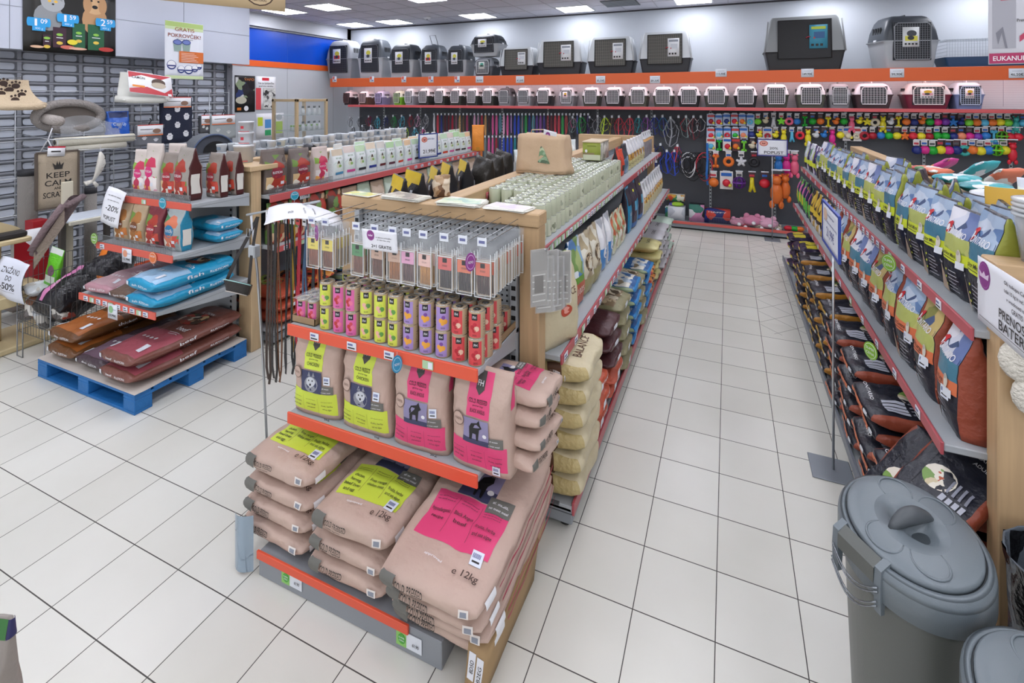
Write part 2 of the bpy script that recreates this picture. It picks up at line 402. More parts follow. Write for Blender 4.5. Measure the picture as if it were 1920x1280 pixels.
# ceiling lights
def ceiling_light(x, y, label):
    t = empty('ceiling_light', (x, y, ZC)); tag(t, label, 'ceiling light', 'square ceiling light panels')
    mb = MB()
    for a, b in (((-.31, -.31), (.31, -.29)), ((-.31, .29), (.31, .31)), ((-.31, -.29), (-.29, .29)), ((.29, -.29), (.31, .29))):
        mb.box((a[0], a[1], -.012), (b[0], b[1], .0), mat('#d8d9dc', .5))
    mb.build('frame', t)
    mb = MB(); mb.box((-.29, -.29, -.009), (.29, .29, -.003), mat('#f4f6ff', .5, emit=LAMP_POWER)); mb.build('diffuser', t)
RN = {9.15: 'by the back wall', 7.15: 'in the row before the back wall'}
for j, y in enumerate((9.15, 7.15, 5.15, 3.15, 1.15, -.85)):
    for i, x in enumerate((-7.9 if y > 6 else -6.9, -6.0 if y < 6 else -6.8, -4.72, -2.65, -.55, 1.5, 3.5)):
        if y < 6 and i == 0: continue
        cn = ['over the display cabinet', 'over the grey pet carriers', 'over the left-over carriers', 'above the stacked carriers', 'above the white crates', 'above the big black crate', 'above the blue cage'][i] if 0 else ORD[i]
        ceiling_light(x, y, 'square white light panel, %s from the blue wall, %s' % (ORD[i], RN.get(y, '%s row from the back wall' % ORD[j])))
mb = MB(); mb.lathe([(.075, 0), (.08, -.02), (.05, -.045), (0, -.05)], WHITE, 20); mb.lathe([(.02, -.05), (.018, -.06), (0, -.062)], GREYM, 12)
tag(mb.build('smoke_detector', loc=(-5.75, 8.85, ZC)), 'small round white smoke detector on the grey ceiling', 'smoke detector')
mb = MB(); mb.box((-.3, -.3, -.01), (.3, .3, 0), GREYD)
for i in range(9): mb.box((-.28, -.27+i*.06, -.018), (.28, -.245+i*.06, -.01), GREYM)
tag(mb.build('air_vent', loc=(-1.75, 8.9, ZC)), 'dark square slotted air vent between ceiling light panels', 'vent')
# roller shutter with slots
def shutter():
    x = -7.3; t = empty('roller_shutter', (x, 0, 0)); tag(t, 'grey roller shutter with rows of rounded slots behind the cat scratchers', 'shutter')
    body = mat('#9a9da5', .35, metal=.2); lite = mat('#ccd2de', .4, var=.25, vscale=1.3); dark = mat('#44474e', .5)
    mb = MB(); mb2 = MB(); z = 0
    y0, y1 = 1.2, 5.45; ph = .125; pw = .29
    mb.box((-.05, y0, 0), (-.03, y1, 2.9), body)
    for r in range(23):
        z = .03+r*ph
        mb.grid(lambda u, v: Vector((.018*math.sin(v*PI)-.005, y0+(y1-y0)*u, z+ph*.72+.035*v)), 1, 5, body)
        mb.box((-.03, y0, z-.006), (.0, y1, z+.004), dark)
        for c in range(15):
            yy = y0+.05+c*pw; seg = []
            for k in range(4):
                cxy = ((pw-.07-.03, .055), (.03, .055), (.03, .03), (pw-.07-.03, .03))[k]
                for q in range(4):
                    an = PI/2*k+PI/2*q/3; seg.append((yy+cxy[0]+.03*math.cos(an), z+cxy[1]+.024*math.sin(an)))
            vs = [(-.018, a, b) for a, b in seg]; mb2.add(vs, [tuple(range(len(vs)))], lite)
            mb.box((-.03, yy+pw-.055, z), (.004, yy+pw-.02, z+ph-.03), body)
    mb.build('slats', t); mb2.build('slot_infill', t)
    mb = MB(); mb.box((-.06, y1, 0), (.05, y1+.09, 2.9), mat('#6d7077', .4, metal=.3))
    for k in range(9): mb.box((.05, y1+.03, .3+k*.3), (.053, y1+.045, .315+k*.3), BLACK)
    mb.build('guide_rail', t)
shutter()
mb = MB(); wp = mat('#c3c8d6', .3, spec=.6); 
mb.box((-7.12, 1.0, 2.745), (-7.0, 5.65, 3.75), wp); mb.box((-7.001, 1.0, 3.2), (-6.996, 5.65, 3.206), mat('#8f94a0', .5))
for y in (2.75, 4.6): mb.box((-7.001, y, 2.745), (-6.996, y+.005, 3.75), mat('#8f94a0', .5))
struct('trim_2', mb)
# ------------------------------------------------------------------ shelving
def rail_shelf(t, name, x0, x1, y0, y1, z, side, n_tags, rail=RAIL, tagrun=None, th=.03, rh=.045, bracket=True, runs=None, seed=0):
    """a shelf board with a price rail on the side '-y', '+x' or '-x'; tags are sub-parts"""
    r = random.Random(seed)
    mb = MB(); mb.bbox((x0, y0, z-th), (x1, y1, z), GREYL, .004)
    if bracket:
        if side == '-y':
            for x in (x0+.004, x1-.008):
                mb.prism([(y0+.02, z-th), (y1, z-th), (y1, z-.11)], .004, GREYL, Matrix(((0, 1, 0, x), (1, 0, 0, 0), (0, 0, 1, 0), (0, 0, 0, 1))))
    sh = mb.build(name, t)
    mb = MB(); 
    if side == '-y': mb.bbox((x0, y0-.012, z-rh), (x1, y0, z+.006), rail, .003)
    elif side == '+x': mb.bbox((x1, y0, z-rh), (x1+.012, y1, z+.006), rail, .003)
    else: mb.bbox((x0-.012, y0, z-rh), (x0, y1, z+.006), rail, .003)
    mb.build('price_rail', sh)
    mb = MB(); wd = .055
    mb.box((-wd/2, -.003, -.018), (wd/2, 0, .018), TAG); mb.box((-wd/2+.006, -.004, .002), (wd/2-.02, -.003, .011), TAGINK); mb.box((-wd/2+.006, -.004, -.012), (wd/2-.008, -.003, -.006), INK)
    me1 = mb.mesh('price_tag')
    mb = MB(); mb.box((-wd/2, -.003, -.018), (wd/2, 0, .018), mat('#a9c9a0', .5)); mb.box((-wd/2+.03, -.004, -.014), (wd/2-.003, -.003, .014), TAG)
    me2 = mb.mesh('price_tag')
    pos = []
    if runs:
        for a, b, st in runs:
            q = a
            while q < b: pos.append(q+r.uniform(-.01, .01)); q += st
    else:
        a, b = (x0, x1) if side == '-y' else (y0, y1)
        pos = [a+(b-a)*(i+.5)/n_tags+r.uniform(-.03, .03) for i in range(n_tags)]
    for q in pos[:95]:
        c = bpy.data.objects.new('price_tag', me1 if r.random() < .7 else me2); COL.objects.link(c); c.parent = sh
        if side == '-y': c.location = (q, y0-.0135, z-rh/2+.002)
        elif side == '+x': c.location = (x1+.0135, q, z-rh/2+.002); c.rotation_euler = (0, 0, PI/2)
        else: c.location = (x0-.0135, q, z-rh/2+.002); c.rotation_euler = (0, 0, -PI/2)
    return sh
def fence(t, x0, x1, y, z, h=.055, step=.012, name='wire_fence', along='x'):
    mb = MB(); n = int((x1-x0)/step)
    for i in range(n+1):
        a = x0+(x1-x0)*i/n
        if along == 'x': mb.box((a-.0011, y-.0011, z), (a+.0011, y+.0011, z+h), WIRE)
        else: mb.box((y-.0011, a-.0011, z), (y+.0011, a+.0011, z+h), WIRE)
    for zz in (z+.003, z+h):
        if along == 'x': mb.box((x0, y-.002, zz-.002), (x1, y+.002, zz+.002), WIRE)
        else: mb.box((y-.002, x0, zz-.002), (y+.002, x1, zz+.002), WIRE)
    return mb.build(name, t)
def slots(mb, x0, x1, y, z0, z1, side=-1, step=.05, pw=.004):
    """upright with dark slots facing y*side"""
    mb.box((x0, y, z0), (x1, y+.03, z1), GREYL)
    z = z0+.03
    while z < z1-.03:
        ya = y-.001 if side < 0 else y+.029
        mb.box((x0+.006, ya, z), (x1-.006, ya+.002, z+.022), BLACK); z += step
def pegboard(mb, x0, x1, y, z0, z1, step=.025, m=None):
    mb.box((x0, y, z0), (x1, y+.012, z1), m or GREYL)
    x = x0+step
    while x < x1-.005:
        z = z0+step
        while z < z1-.005: mb.box((x-.005, y-.0008, z-.005), (x+.005, y, z+.005), BLACK); z += step
        x += step

# ---- central run
W1 = wood('#c4a47c', 0); W1Y = wood('#c4a47c', 1); W1Z = wood('#c4a47c', 2)
GC = empty('gondola_shelving', (0, 0, 0)); tag(GC, 'long double-sided grey gondola with red price rails and wooden cap in the centre', 'shelving unit')
mb = MB(); mb.box((-1.575, 2.47, 0), (-1.505, 7.6, 1.50), mat('#8f9aa3', .4)); mb.build('spine_panel', GC)
mb = MB(); mb.bbox((-1.60, 2.45, 1.50), (-1.48, 7.6, 1.625), W1Y, .005); mb.build('cap_board', GC)
mb = MB(); mb.bbox((-2.15, 7.6, 1.47), (-1.02, 7.72, 1.65), W1, .005); mb.build('far_board', GC)
for x in (-2.15, -1.10):
    mb = MB(); mb.bbox((x, 7.6, 0), (x+.09, 7.72, 1.47), W1Z, .004); mb.build('far_post', GC)
def base_box(t, x0, x1, y0, y1, face, z=.13):
    mb = MB(); mb.bbox((x0, y0, .035), (x1, y1, z-.012), GREYM, .004)
    mb.box((x0-.002, y0-.002, z-.04), (x1+.002, y1+.002, z-.036), GREYD); mb.bbox((x0, y0, z-.03), (x1, y1, z), GREYL, .003)
    b = mb.build('base', t)
    for (x, y) in ((x1-.05, y0+.06), (x0+.05, y0+.06), (x1-.05, y1-.06), (x0+.05, y1-.06)):
        m2 = MB(); m2.lathe([(.03, 0), (.032, .006), (.012, .015), (.01, .04), (0, .04)], BLACK, 14, (x, y, 0)); m2.build('foot', b)
    return b
b_ = base_box(GC, -2.30, -.735, 2.47, 7.6, 1)
mb = MB(); mb.bbox((-.735, 2.47, .085), (-.722, 7.6, .15), RAIL, .002); mb.build('kick_rail', GC)
rail_shelf(GC, 'shelf', -1.50, -.79, 2.45, 7.55, .90, '+x', 34, RAIL, seed=1)
rail_shelf(GC, 'shelf', -1.50, -.905, 2.45, 7.55, 1.425, '+x', 48, RAIL, seed=2, runs=[(2.6, 4.7, .075), (5.5, 7.2, .2)])
rail_shelf(GC, 'shelf', -2.20, -1.58, 2.47, 7.55, .90, '-x', 10, RAIL, seed=3)
rail_shelf(GC, 'shelf', -2.15, -1.58, 2.47, 7.55, 1.37, '-x', 10, RAIL, seed=4)
mb = MB(); mb.box((-1.0, 2.452, .13), (-.80, 2.47, .14), GREYD)
mb.build('end_lip', GC)

# ---- central endcap
EC = empty('endcap_shelving', (0, 0, 0)); tag(EC, 'wood-framed end display unit with dog sticks, cans and beige food sacks', 'shelving unit')
mb = MB(); mb.bbox((-2.12, 2.33, 1.575), (-.862, 2.45, 1.645), W1, .006); mb.build('top_board', EC)
for a, b in ((-.972, -.866), (-2.12, -2.014)):
    mb = MB(); mb.bbox((a, 2.34, 0), (b, 2.44, 1.575), W1Z, .005); mb.build('post', EC)
mb = MB(); pegboard(mb, -2.0, -1.02, 2.36, .98, 1.57, .028); mb.build('peg_panel', EC)
mb = MB(); mb.box((-2.0, 2.36, .12), (-1.02, 2.372, .98), GREYL); mb.build('back_panel', EC)
for x in (-2.012, -1.015):
    mb = MB(); slots(mb, x, x+.035, 2.325, .12, 1.57); mb.build('upright', EC)
mb = MB(); mb.bbox((-2.01, 1.672, 0), (-1.02, 2.34, .112), mat('#8d9196', .5), .003); mb.build('base', EC)
mb = MB(); mb.bbox((-2.012, 1.66, .085), (-1.17, 1.672, .122), RAILO, .002); mb.build('base_rail', EC)
def endtag(t, x, y, z, g=True):
    mb = MB(); mb.box((-.06, -.002, -.03), (.06, 0, .03), TAG); mb.box((-.06, -.003, -.03), (-.012, -.002, .03), mat('#8fc96a', .5))
    f = flatform(.12, .06, n=(2, 2)); f.decal(mb, [('e', 'front', -.55, 0, .018, .02, mat('#4fa83e', .5)), ('t', 'front', 'SUPER', -.55, .15, .006, WHITE, .028), ('t', 'front', 'CENA', -.55, -.2, .006, WHITE, .024), ('t', 'front', '61,90', .55, -.1, .013, INK, .03)], .0035, .0003)
    mb.build('price_card', t, (x, y, z))
endtag(EC, -1.80, 1.670, .06); endtag(EC, -1.17, 1.670, .055)
for z, fy, s in ((1.062, 1.905, 1), (.61, 1.905, 2)):
    rail_shelf(EC, 'shelf', -2.075, -.98, fy, 2.355, z, '-y', 5, RAILO, rh=.052, seed=s, runs=[(-1.88, -1.0, .22)] if s == 1 else [(5, 4, 1)])

# ---- right run
GR = empty('gondola_shelving', (0, 0, 0)); tag(GR, 'long gondola of dog food pouches and dark sacks along the aisle', 'shelving unit')
mb = MB(); mb.box((1.42, 2.55, .02), (1.50, 7.4, 1.50), GREYM); mb.build('spine_panel', GR)
mb = MB(); mb.bbox((1.40, 2.5, 1.50), (1.52, 7.4, 1.62), W1Y, .005); mb.build('cap_board', GR)
base_box(GR, .67, 2.2, 2.5, 7.45, -1, .13)
mb = MB(); mb.bbox((.655, 2.5, .09), (.67, 7.45, .15), mat('#7a7f88', .4), .002); mb.build('kick_rail', GR)
rail_shelf(GR, 'shelf', .775, 1.42, 2.46, 7.3, .875, '-x', 30, RAIL, seed=6, runs=[(2.7, 7.2, .33)])
rail_shelf(GR, 'shelf', .86, 1.42, 2.44, 7.3, 1.345, '-x', 30, RAIL, seed=7, runs=[(2.75, 3.5, .24), (3.6, 5.2, .12), (5.4, 7.2, .35)])
ER = empty('endcap_shelving', (0, 0, 0)); tag(ER, 'wooden post and top board with grey perforated panel beside the grey bins', 'shelving unit')
mb = MB(); mb.bbox((.905, 2.38, 0), (.985, 2.47, 1.56), W1Z, .005); mb.build('post', ER)
mb = MB(); mb.bbox((.895, 2.36, 1.56), (2.1, 2.49, 1.625), W1, .005); mb.build('top_board', ER)
mb = MB(); pegboard(mb, 1.03, 2.0, 2.41, .3, 1.56, .028); mb.build('peg_panel', ER)
mb = MB(); slots(mb, .99, 1.03, 2.39, .01, 1.56); mb.build('upright', ER)

# ---- left run + endcap on the pallet
GL = empty('gondola_shelving', (0, 0, 0)); tag(GL, 'double-sided gondola of cat food pouches ending at a wooden post', 'shelving unit')
mb = MB(); mb.box((-4.40, 3.25, 0), (-4.33, 7.35, 1.5), mat('#8f9aa3', .4)); mb.build('spine_panel', GL)
mb = MB(); mb.bbox((-4.43, 3.2, 1.5), (-4.30, 7.35, 1.62), W1Y, .005); mb.build('cap_board', GL)
base_box(GL, -5.0, -3.72, 3.25, 7.35, 1, .13)
rail_shelf(GL, 'shelf', -4.34, -3.74, 3.22, 7.3, 1.35, '+x', 30, mat('#c95f5f', .4), seed=8, rh=.06, runs=[(5.3, 7.3, .16)])
rail_shelf(GL, 'shelf', -4.34, -3.66, 3.22, 7.3, .90, '+x', 20, mat('#c95f5f', .4), seed=9)
rail_shelf(GL, 'shelf', -5.0, -4.40, 3.22, 7.3, 1.45, '-x', 6, RAIL, seed=10)
PL = empty('endcap_shelving', (0, 0, 0)); tag(PL, 'end display unit of four shelves over the blue pallet with a wooden post', 'shelving unit')
mb = MB(); mb.bbox((-3.975, 3.10, 0), (-3.815, 3.2, 1.58), wood('#cdb18a', 2), .005); mb.build('post', PL)
mb = MB(); mb.bbox((-4.36, 3.07, 1.58), (-3.79, 3.36, 1.625), wood('#cdb18a', 1), .005); mb.build('top_board', PL)
mb = MB(); mb.bbox((-4.9, 3.10, 0), (-4.82, 3.2, 1.55), wood('#cdb18a', 2), .005); mb.build('post', PL)
mb = MB(); mb.box((-4.82, 3.08, .1), (-3.99, 3.09, 1.55), GREYL); mb.build('back_panel', PL)
for x in (-4.02, -4.82):
    mb = MB(); slots(mb, x, x+.035, 3.045, .1, 1.55); mb.build('upright', PL)
for k, (z, fy) in enumerate(((.665, 2.30), (1.04, 2.42), (1.40, 2.56))):
    rail_shelf(PL, 'shelf', -4.76, -3.8, fy, 3.07, z, '-y', 5, mat('#d9604f', .4), seed=20+k, rh=.05, runs=[(-4.66, -3.85, .085)] if k == 0 else [(-4.66, -4.3, .3)])
for z, fy in ((1.04, 2.415), (1.40, 2.555)): fence(PL, -4.76, -3.81, fy, z+.005, .06)

# ---- back wall unit
BK = empty('hook_panel_shelving', (0, 0, 0)); tag(BK, 'long wall shelving with orange fascia, carrier shelf and dark hook panels', 'shelving unit')
X0, X1, YF, YP = -8.4, 5.5, 8.9, 9.42
pk = mat('#4d4f55', .55)
mb = MB(); mb.box((-8.0, YP, .1), (X1, YP+.03, 2.02), pk)
mb.build('dark_panel', BK)
mb = MB(); pegw = mat('#d6d6dc', .6); mb.box((X0+.2, YP, 2.06), (X1, YP+.03, 2.6), pegw)
mb.build('pale_panel', BK)
mb = MB(); mb.bbox((X0, YF+.02, 2.60), (X1, YP+.03, 2.625), GREYL); mb.build('top_shelf', BK)
mb = MB(); mb.bbox((X0, YF-.01, 2.462), (X1, YF+.012, 2.655), mat('#dd622b', .45), .003); fa = mb.build('orange_fascia', BK)
mb = MB(); mb.box((X0+.3, YF+.03, 2.575), (X1, YF+.07, 2.60), mat('#fff6fa', .5, emit=5)); mb.build('light_strip', BK)
mb = MB(); mb.bbox((-7.9, YF+.03, 2.025), (X1, YP, 2.05), GREYL); sh = mb.build('carrier_shelf', BK)
mb = MB(); mb.bbox((-7.9, YF+.01, 2.01), (X1, YF+.03, 2.062), mat('#cf5a5c', .4), .003); mb.build('price_rail', sh)
mb = MB(); mb.bbox((-6.4, YF, .03), (X1, YP, .115), GREYM, .004); mb.build('base', BK)
mb = MB(); mb.bbox((-6.4, YF-.014, .09), (X1, YF+.0, .135), mat('#d8655c', .4), .003); mb.build('base_rail', BK)
mb = MB(); mb.box((-6.4, YF+.03, .0), (X1, YF+.05, .04), BLACK); mb.build('plinth', BK)
for i in range(-7, 6):
    mb = MB(); slots(mb, i*1.0-.30, i*1.0-.265, YP-.02, .12, 2.0, step=.06); mb.build('upright', BK)
mb = MB()
for i in range(-28, 20): mb.box((i*.28, YP-.003, 2.1), (i*.28+.004, YP, 2.55), mat('#b9b3c2', .6))
for k in range(14): mb.box((-8, YP-.003, 2.09+k*.034), (X1, YP, 2.092+k*.034), mat('#b9b3c2', .6))
mb.build('panel_grooves', BK)
# ------------------------------------------------------------------ central endcap: beige food
GREYB = mat('#4a4745', .6); WOLF = mat('#8d8f98', .6); WOLFL = mat('#c9ccd2', .6); NIGHT = mat('#3b3f5e', .6); DUSK = mat('#8c86a8', .6); BADGE = mat('#6b6a64', .6)
MAROON = mat('#a8173f', .5)
def ring(face, cu, cv, r, txt, m):
    return [('e', face, cu, cv, r, r, m), ('e', face, cu, cv, r*.86, r*.86, PAPER), ('t', face, txt, cu, cv, r*.35, m, r*1.2)]
def standing_print(kind, W, H):
    c, cn = (LIME, ['CHICKEN']) if kind == 'lime' else (PINK, ['BLACK ANGUS'])
    d = [('r', 'front', -.42, .12, .42, .94, c), ('r', 'front', -.97, -.88, .97, -.38, c),
         ('r', 'front', -.16, .62, .16, .94, GREYB), ('p', 'front', [(-.16, .63), (0, .53), (.16, .63)], GREYB),
         ('t', 'front', 'FH', 0, .73, .021, WHITE, .030),
         ('t', 'front', 'COLD PRESSED', 0, .44, .017, INK, W*.34), ('t', 'front', 'good for dogs', 0, .35, .007, INK, W*.2), ('t', 'front', cn[0], 0, .25, .016, INK, W*.27),
         ('r', 'front', .28, -.38, .88, -.2, BADGE), ('t', 'front', 'all meats', .58, -.25, .006, WHITE, W*.14), ('t', 'front', 'no meat meal', .58, -.33, .006, WHITE, W*.2)]
    d += [('r', 'front', -.5, -.38, .42, .1, NIGHT if kind == 'lime' else DUSK)]
    if kind == 'lime':
        d += [('e', 'front', -.04, -.2, W*.15, H*.09, WOLF), ('p', 'front', [(-.2, -.02), (-.13, .09), (-.06, -.02)], WOLF), ('p', 'front', [(.0, -.02), (.07, .09), (.13, -.02)], WOLF),
              ('e', 'front', -.04, -.14, W*.10, H*.055, WOLFL), ('e', 'front', -.04, -.2, W*.035, H*.035, WOLFL), ('e', 'front', -.04, -.2, .006, .006, BLACK), ('e', 'front', -.12, -.11, .004, .004, BLACK), ('e', 'front', .04, -.11, .004, .004, BLACK)]
    else:
        d += [('r', 'front', -.5, -.38, .42, -.28, NIGHT), ('p', 'front', [(-.25, -.3), (-.28, -.08), (-.2, .0), (.02, .04), (.1, .1), (.14, .02), (.2, -.04), (.1, -.08), (.06, -.3), (0, -.3), (-.02, -.18), (-.14, -.18), (-.16, -.3)], BLACK), ('e', 'front', .28, -.18, .010, .008, WHITE)]
    d += ring('front', -.68, .02, .030, '100%', mat('#7a6358', .6))
    for i, (t1, t2) in enumerate((('chicken,', 'and egg'), ('free range', 'meat'), ('fruits, herbs', 'and sea algae'))):
        u = -.64+i*.64
        d += [('t', 'front', t1, u, -.62, .008, INK, W*.2), ('t', 'front', t2, u, -.70, .008, INK, W*.16), ('t', 'front', 'with natural balance', u, -.52, .004, INK, W*.2)]
        if i: d += [('r', 'front', u-.33, -.82, u-.325, -.45, INK)]
    d += [('t', 'front', '2kg', .6, -.94, .010, INK, .03)]
    return d
def sticker(w=.035, h=.04, code=True):
    mb = MB(); mb.box((-w/2, -.0006, -h/2), (w/2, 0, h/2), mat('#dfe6f2', .4))
    if code:
        for i in range(7): mb.box((-w*.38+i*w*.1, -.0012, 0), (-w*.38+i*w*.1+w*.05, -.0006, h*.3), mat('#3c4a8a', .5))
        mb.box((-w*.35, -.0012, -h*.3), (w*.3, -.0006, -h*.18), INK)
    return mb
STK = sticker().mesh('price_sticker')
def stick_on(o, form, face, u, v, me=STK, name='price_sticker', eps=.0035, sc=1):
    p = form.at(face, u, v, eps); a = form.at(face, u+.06, v, eps)-p; b = form.at(face, u, v+.06, eps)-p
    x = a.normalized(); z = b.normalized(); y = z.cross(x).normalized(); z = x.cross(y).normalized()
    c = bpy.data.objects.new(name, me); COL.objects.link(c); c.parent = o
    c.matrix_local = Matrix.Translation(p) @ Matrix((x, y, z)).transposed().to_4x4() @ Matrix.Scale(sc, 4); return c
def fh_stand(kind, seed):
    W, D, H = .29, .13, .43; f = pouch(W, D, H, seed, wr=.007, shoulder=.72, top=.10, n=(12, 6, 18), belly=.06)
    mb = MB(); f.base(mb, PAPER); f.decal(mb, standing_print(kind, W, H))
    if kind == 'pink': f.decal(mb, [('r', 'right', -.5, .3, .3, .95, PINK)])
    return f, mb.mesh('bag_body')
for i, (x, kind, lab, y, rz) in enumerate(((-1.925, 'lime', 'beige dog food bag with lime band and wolf, at the leash end of its shelf', 1.985, .05), (-1.61, 'lime', 'beige dog food bag with lime band and wolf, next to the pink bags', 1.985, 0),
                                   (-1.30, 'pink', 'beige bag with pink band and dark cattle picture, beside the lime bag', 1.985, .04), (-.985, 'pink', 'beige bag with pink band at the post end of the middle shelf', 1.98, -.03))):
    f, me = fh_stand(kind, i+3)
    o = Tpl(me).spawn('dog_food_bag', lab, 'bag of dog food', (x, y, .612), rz, 'standing beige food bags'); stick_on(o, f, 'front', .62, -.08 if i != 3 else -.86)
def big_print(kind, W, L, T):
    c = LIME if kind == 'lime' else PINK
    d = []; o = .46 if kind == 'lime' else .38
    if kind != 'plain':
        d = [('r', 'top', -.84, -.22-o, .86, .36-o, c), ('r', 'top', -.45, .37-o, .40, .80-o, NIGHT), ('r', 'top', -.45, .52-o, .40, .80-o, DUSK), ('r', 'top', .30, .28-o, .86, .47-o, BADGE), ('t', 'top', 'all meats,', .58, .41-o, .014, WHITE, W*.18), ('t', 'top', 'no meat meal', .58, .34-o, .012, WHITE, W*.22)]
        if kind == 'pink': d += [('p', 'top', [(a, b-o-.06) for a, b in [(-.12, .46), (-.15, .62), (-.1, .72), (.06, .76), (.14, .84), (.18, .72), (.2, .68), (.1, .62), (.08, .46), (.03, .46), (.0, .56), (-.06, .56), (-.08, .46)]], BLACK), ('e', 'top', .24, .50-o, .02, .012, WHITE)]
        cols = ((('chicken,', 'herring,', 'beef liver', 'and egg'), ('Free range', 'chicken meat'), ('fruits, herbs', 'and sea algae')) if kind == 'lime' else (('hypoallergenic', 'recipe'), ('Black Angus', 'beef'), ('fruits, herbs', 'and sea algae')))
        for i, ls in enumerate(cols):
            u = -.56+i*.55
            if i: d.append(('r', 'top', u-.285, -.14-o, u-.278, .30-o, mat('#5a3a3a', .6)))
            for k, s_ in enumerate(ls): d.append(('t', 'top', s_, u, .12-o-k*.085-(.06 if i == 2 else 0), .017, mat('#54323a', .6) if kind == 'pink' else INK, W*(.22 if len(s_) > 9 else .15)))
            for k in range(3 if i == 2 else 2): d.append(('t', 'top', 'with natural source of', u, .27-o-k*.035, .006, INK, W*.2))
    d += [('t', 'top', 'e 12kg', .60, -.80, .026, mat('#4a3a34', .6), W*.26), ('t', 'top', 'approved', -.15, -.78, .010, WHITE, W*.2)]
    d += [('r', 'front', -.95, -.35, -.62, .85, BADGE), ('t', 'front', 'COLD PRESSED', -.30, .35, .026, INK, W*.29), ('t', 'front', 'complete dog food', -.34, -.05, .008, INK, W*.2), ('r', 'front', .70, .0, .88, .62, mat('#e4ddd6', .5)), ('r', 'front', .73, .1, .85, .5, mat('#8a8f9a', .5))]
    if kind == 'pink': d += [('r', 'right', -.65, -.4, .9, .0, MAROON)]
    d += [('r', 'right', -.9, -.2, -.72, .5, WHITE)]
    return d
def fh_sack(kind, W, L, T, seed):
    f = lying(W, L, T, seed, wr=.011, n=(14, 18, 6), taper=.16, edge=.30); mb = MB(); f.base(mb, PAPER); f.decal(mb, big_print(kind, W, L, T), .0014, .0004)
    return f, mb.mesh('sack_body')
STACKS = [('lime', -1.955, 1.975, .44, .62, .093, 4, .115, 0, 'leash-side stack'), ('lime', -1.50, 1.975, .43, .66, .094, 3, .115, .03, 'middle stack'), ('pink', -1.045, 1.955, .45, .80, .078, 4, .115, .085, 'post-side stack')]
LV = {4: ['bottom', 'second from the bottom', 'third from the bottom', 'topmost'], 3: ['bottom', 'middle', 'topmost'], 2: ['lower', 'upper'], 5: ['bottom', 'second from the bottom', 'middle', 'fourth from the bottom', 'topmost'], 6: ['bottom', 'second', 'third', 'fourth', 'fifth', 'topmost'], 1: ['single']}
for si, (kind, x, y, W, L, T, n, z0, tilt, nm) in enumerate(STACKS):
    for k in range(n):
        topk = k == n-1
        f, me = fh_sack(kind if topk or si == 1 else kind, W, L, T*(1.25 if topk else 1), si*10+k)
        jit = rnd.uniform(-.012, .012)
        yy = y+(.02*k if si != 2 else .0)-(.0 if si == 2 else .0); tz = tilt; yy += (.11 if si == 2 else .03)*(1-k/(n-1))
        zz = z0+k*T*.97
        o = Tpl(me).spawn('dog_food_sack', '%s beige sack of the %s on the low grey base' % (LV[n][k], nm) if not topk else 'topmost beige sack with %s printed panel on the %s' % (kind if kind == 'pink' else 'lime', nm), 'sack of dog food',
                          (x+jit+(.02 if si == 2 else 0), yy, zz+math.sin(tz)*L*.47), 0, 'beige sacks stacked on the base', rot=(tz, 0, rnd.uniform(-.02, .02)+(-.03 if si == 0 else 0)))
        if topk: stick_on(o, f, 'top', .66, -.62, sc=1.35)
# small lying bags to the side of the standing ones
for k in range(4):
    f, me = fh_sack('pink' if k == 3 else 'plain', .27, .40, .085, 60+k)
    o = Tpl(me).spawn('dog_food_bag', '%s small beige bag lying in the pile against the wooden post' % LV[4][k], 'bag of dog food', (-.93+.015*(k % 2), 2.11+.01*k, .615+k*.083), 0, 'small beige bags lying by the post', rot=(.05, .04, PI/2-.15+.06*k))
# cans
def can_mesh(col, r=.0365, h=.116, base='#b8a183', pic=('#d8434f', '#e8a23a', '#6a9a44'), logo=True):
    mb = MB(); n = 24; kb = mat(base, .5)
    prof = [(r*.96, 0), (r, .003), (r, h-.004), (r*.97, h)]
    mb.lathe(prof, kb, n)
    def S(a, z, e): return (math.sin(a)*(r+e), -math.cos(a)*(r+e), z)
    def rect(a0, a1, z0, z1, m, e):
        q = 8; mb.add([S(a0+(a1-a0)*i/q, z, e) for z in (z0, z1) for i in range(q+1)], [(i, i+1, q+2+i, q+1+i) for i in range(q)], m, True)
    rect(-1.0, .75, .006, h-.008, mat(col, .45), .0004)
    if logo:
        rect(-.35, .35, h*.70, h*.93, BLACK, .0008)
        vs, fs, wd = text2d('FH'); mb.add([S(x_*.010/r, h*.81+y_*.012, .0012) for x_, y_ in vs], fs, WHITE)
        vs, fs, wd = text2d('DOG'); mb.add([S(x_*.006/r, h*.14+y_*.007, .0012) for x_, y_ in vs], fs, INK)
    for i, (a, z, rr) in enumerate(((-.25, h*.42, .011), (.25, h*.38, .012), (.05, h*.54, .009), (-.05, h*.3, .008))):
        m = mat(pic[i % len(pic)], .4); mb.add([S(a, z, .001)]+[S(a+rr/r*math.cos(2*PI*k/8), z+rr*math.sin(2*PI*k/8), .001) for k in range(8)], [(0, 1+k, 1+(k+1) % 8) for k in range(8)], m)
    for k in range(5): rect(1.2, 1.2+.5*rnd.random(), h*(.3+.1*k), h*(.32+.1*k), INK, .0004)
    lid = MB(); lid.lathe([(r*.985, h-.001), (r*.985, h+.002), (r*.90, h+.002), (r*.88, h-.0005), (r*.5, h-.0005), (r*.48, h), (0, h)], mat('#c9ccc8', .22, metal=.85), n)
    lid.tube([(math.cos(a)*.008, -.012+math.sin(a)*.011, h+.002) for a in [2*PI*k/10 for k in range(10)]], .0012, STEEL, 5, closed=True)
    return mb.mesh('can_body'), lid.mesh('lid')
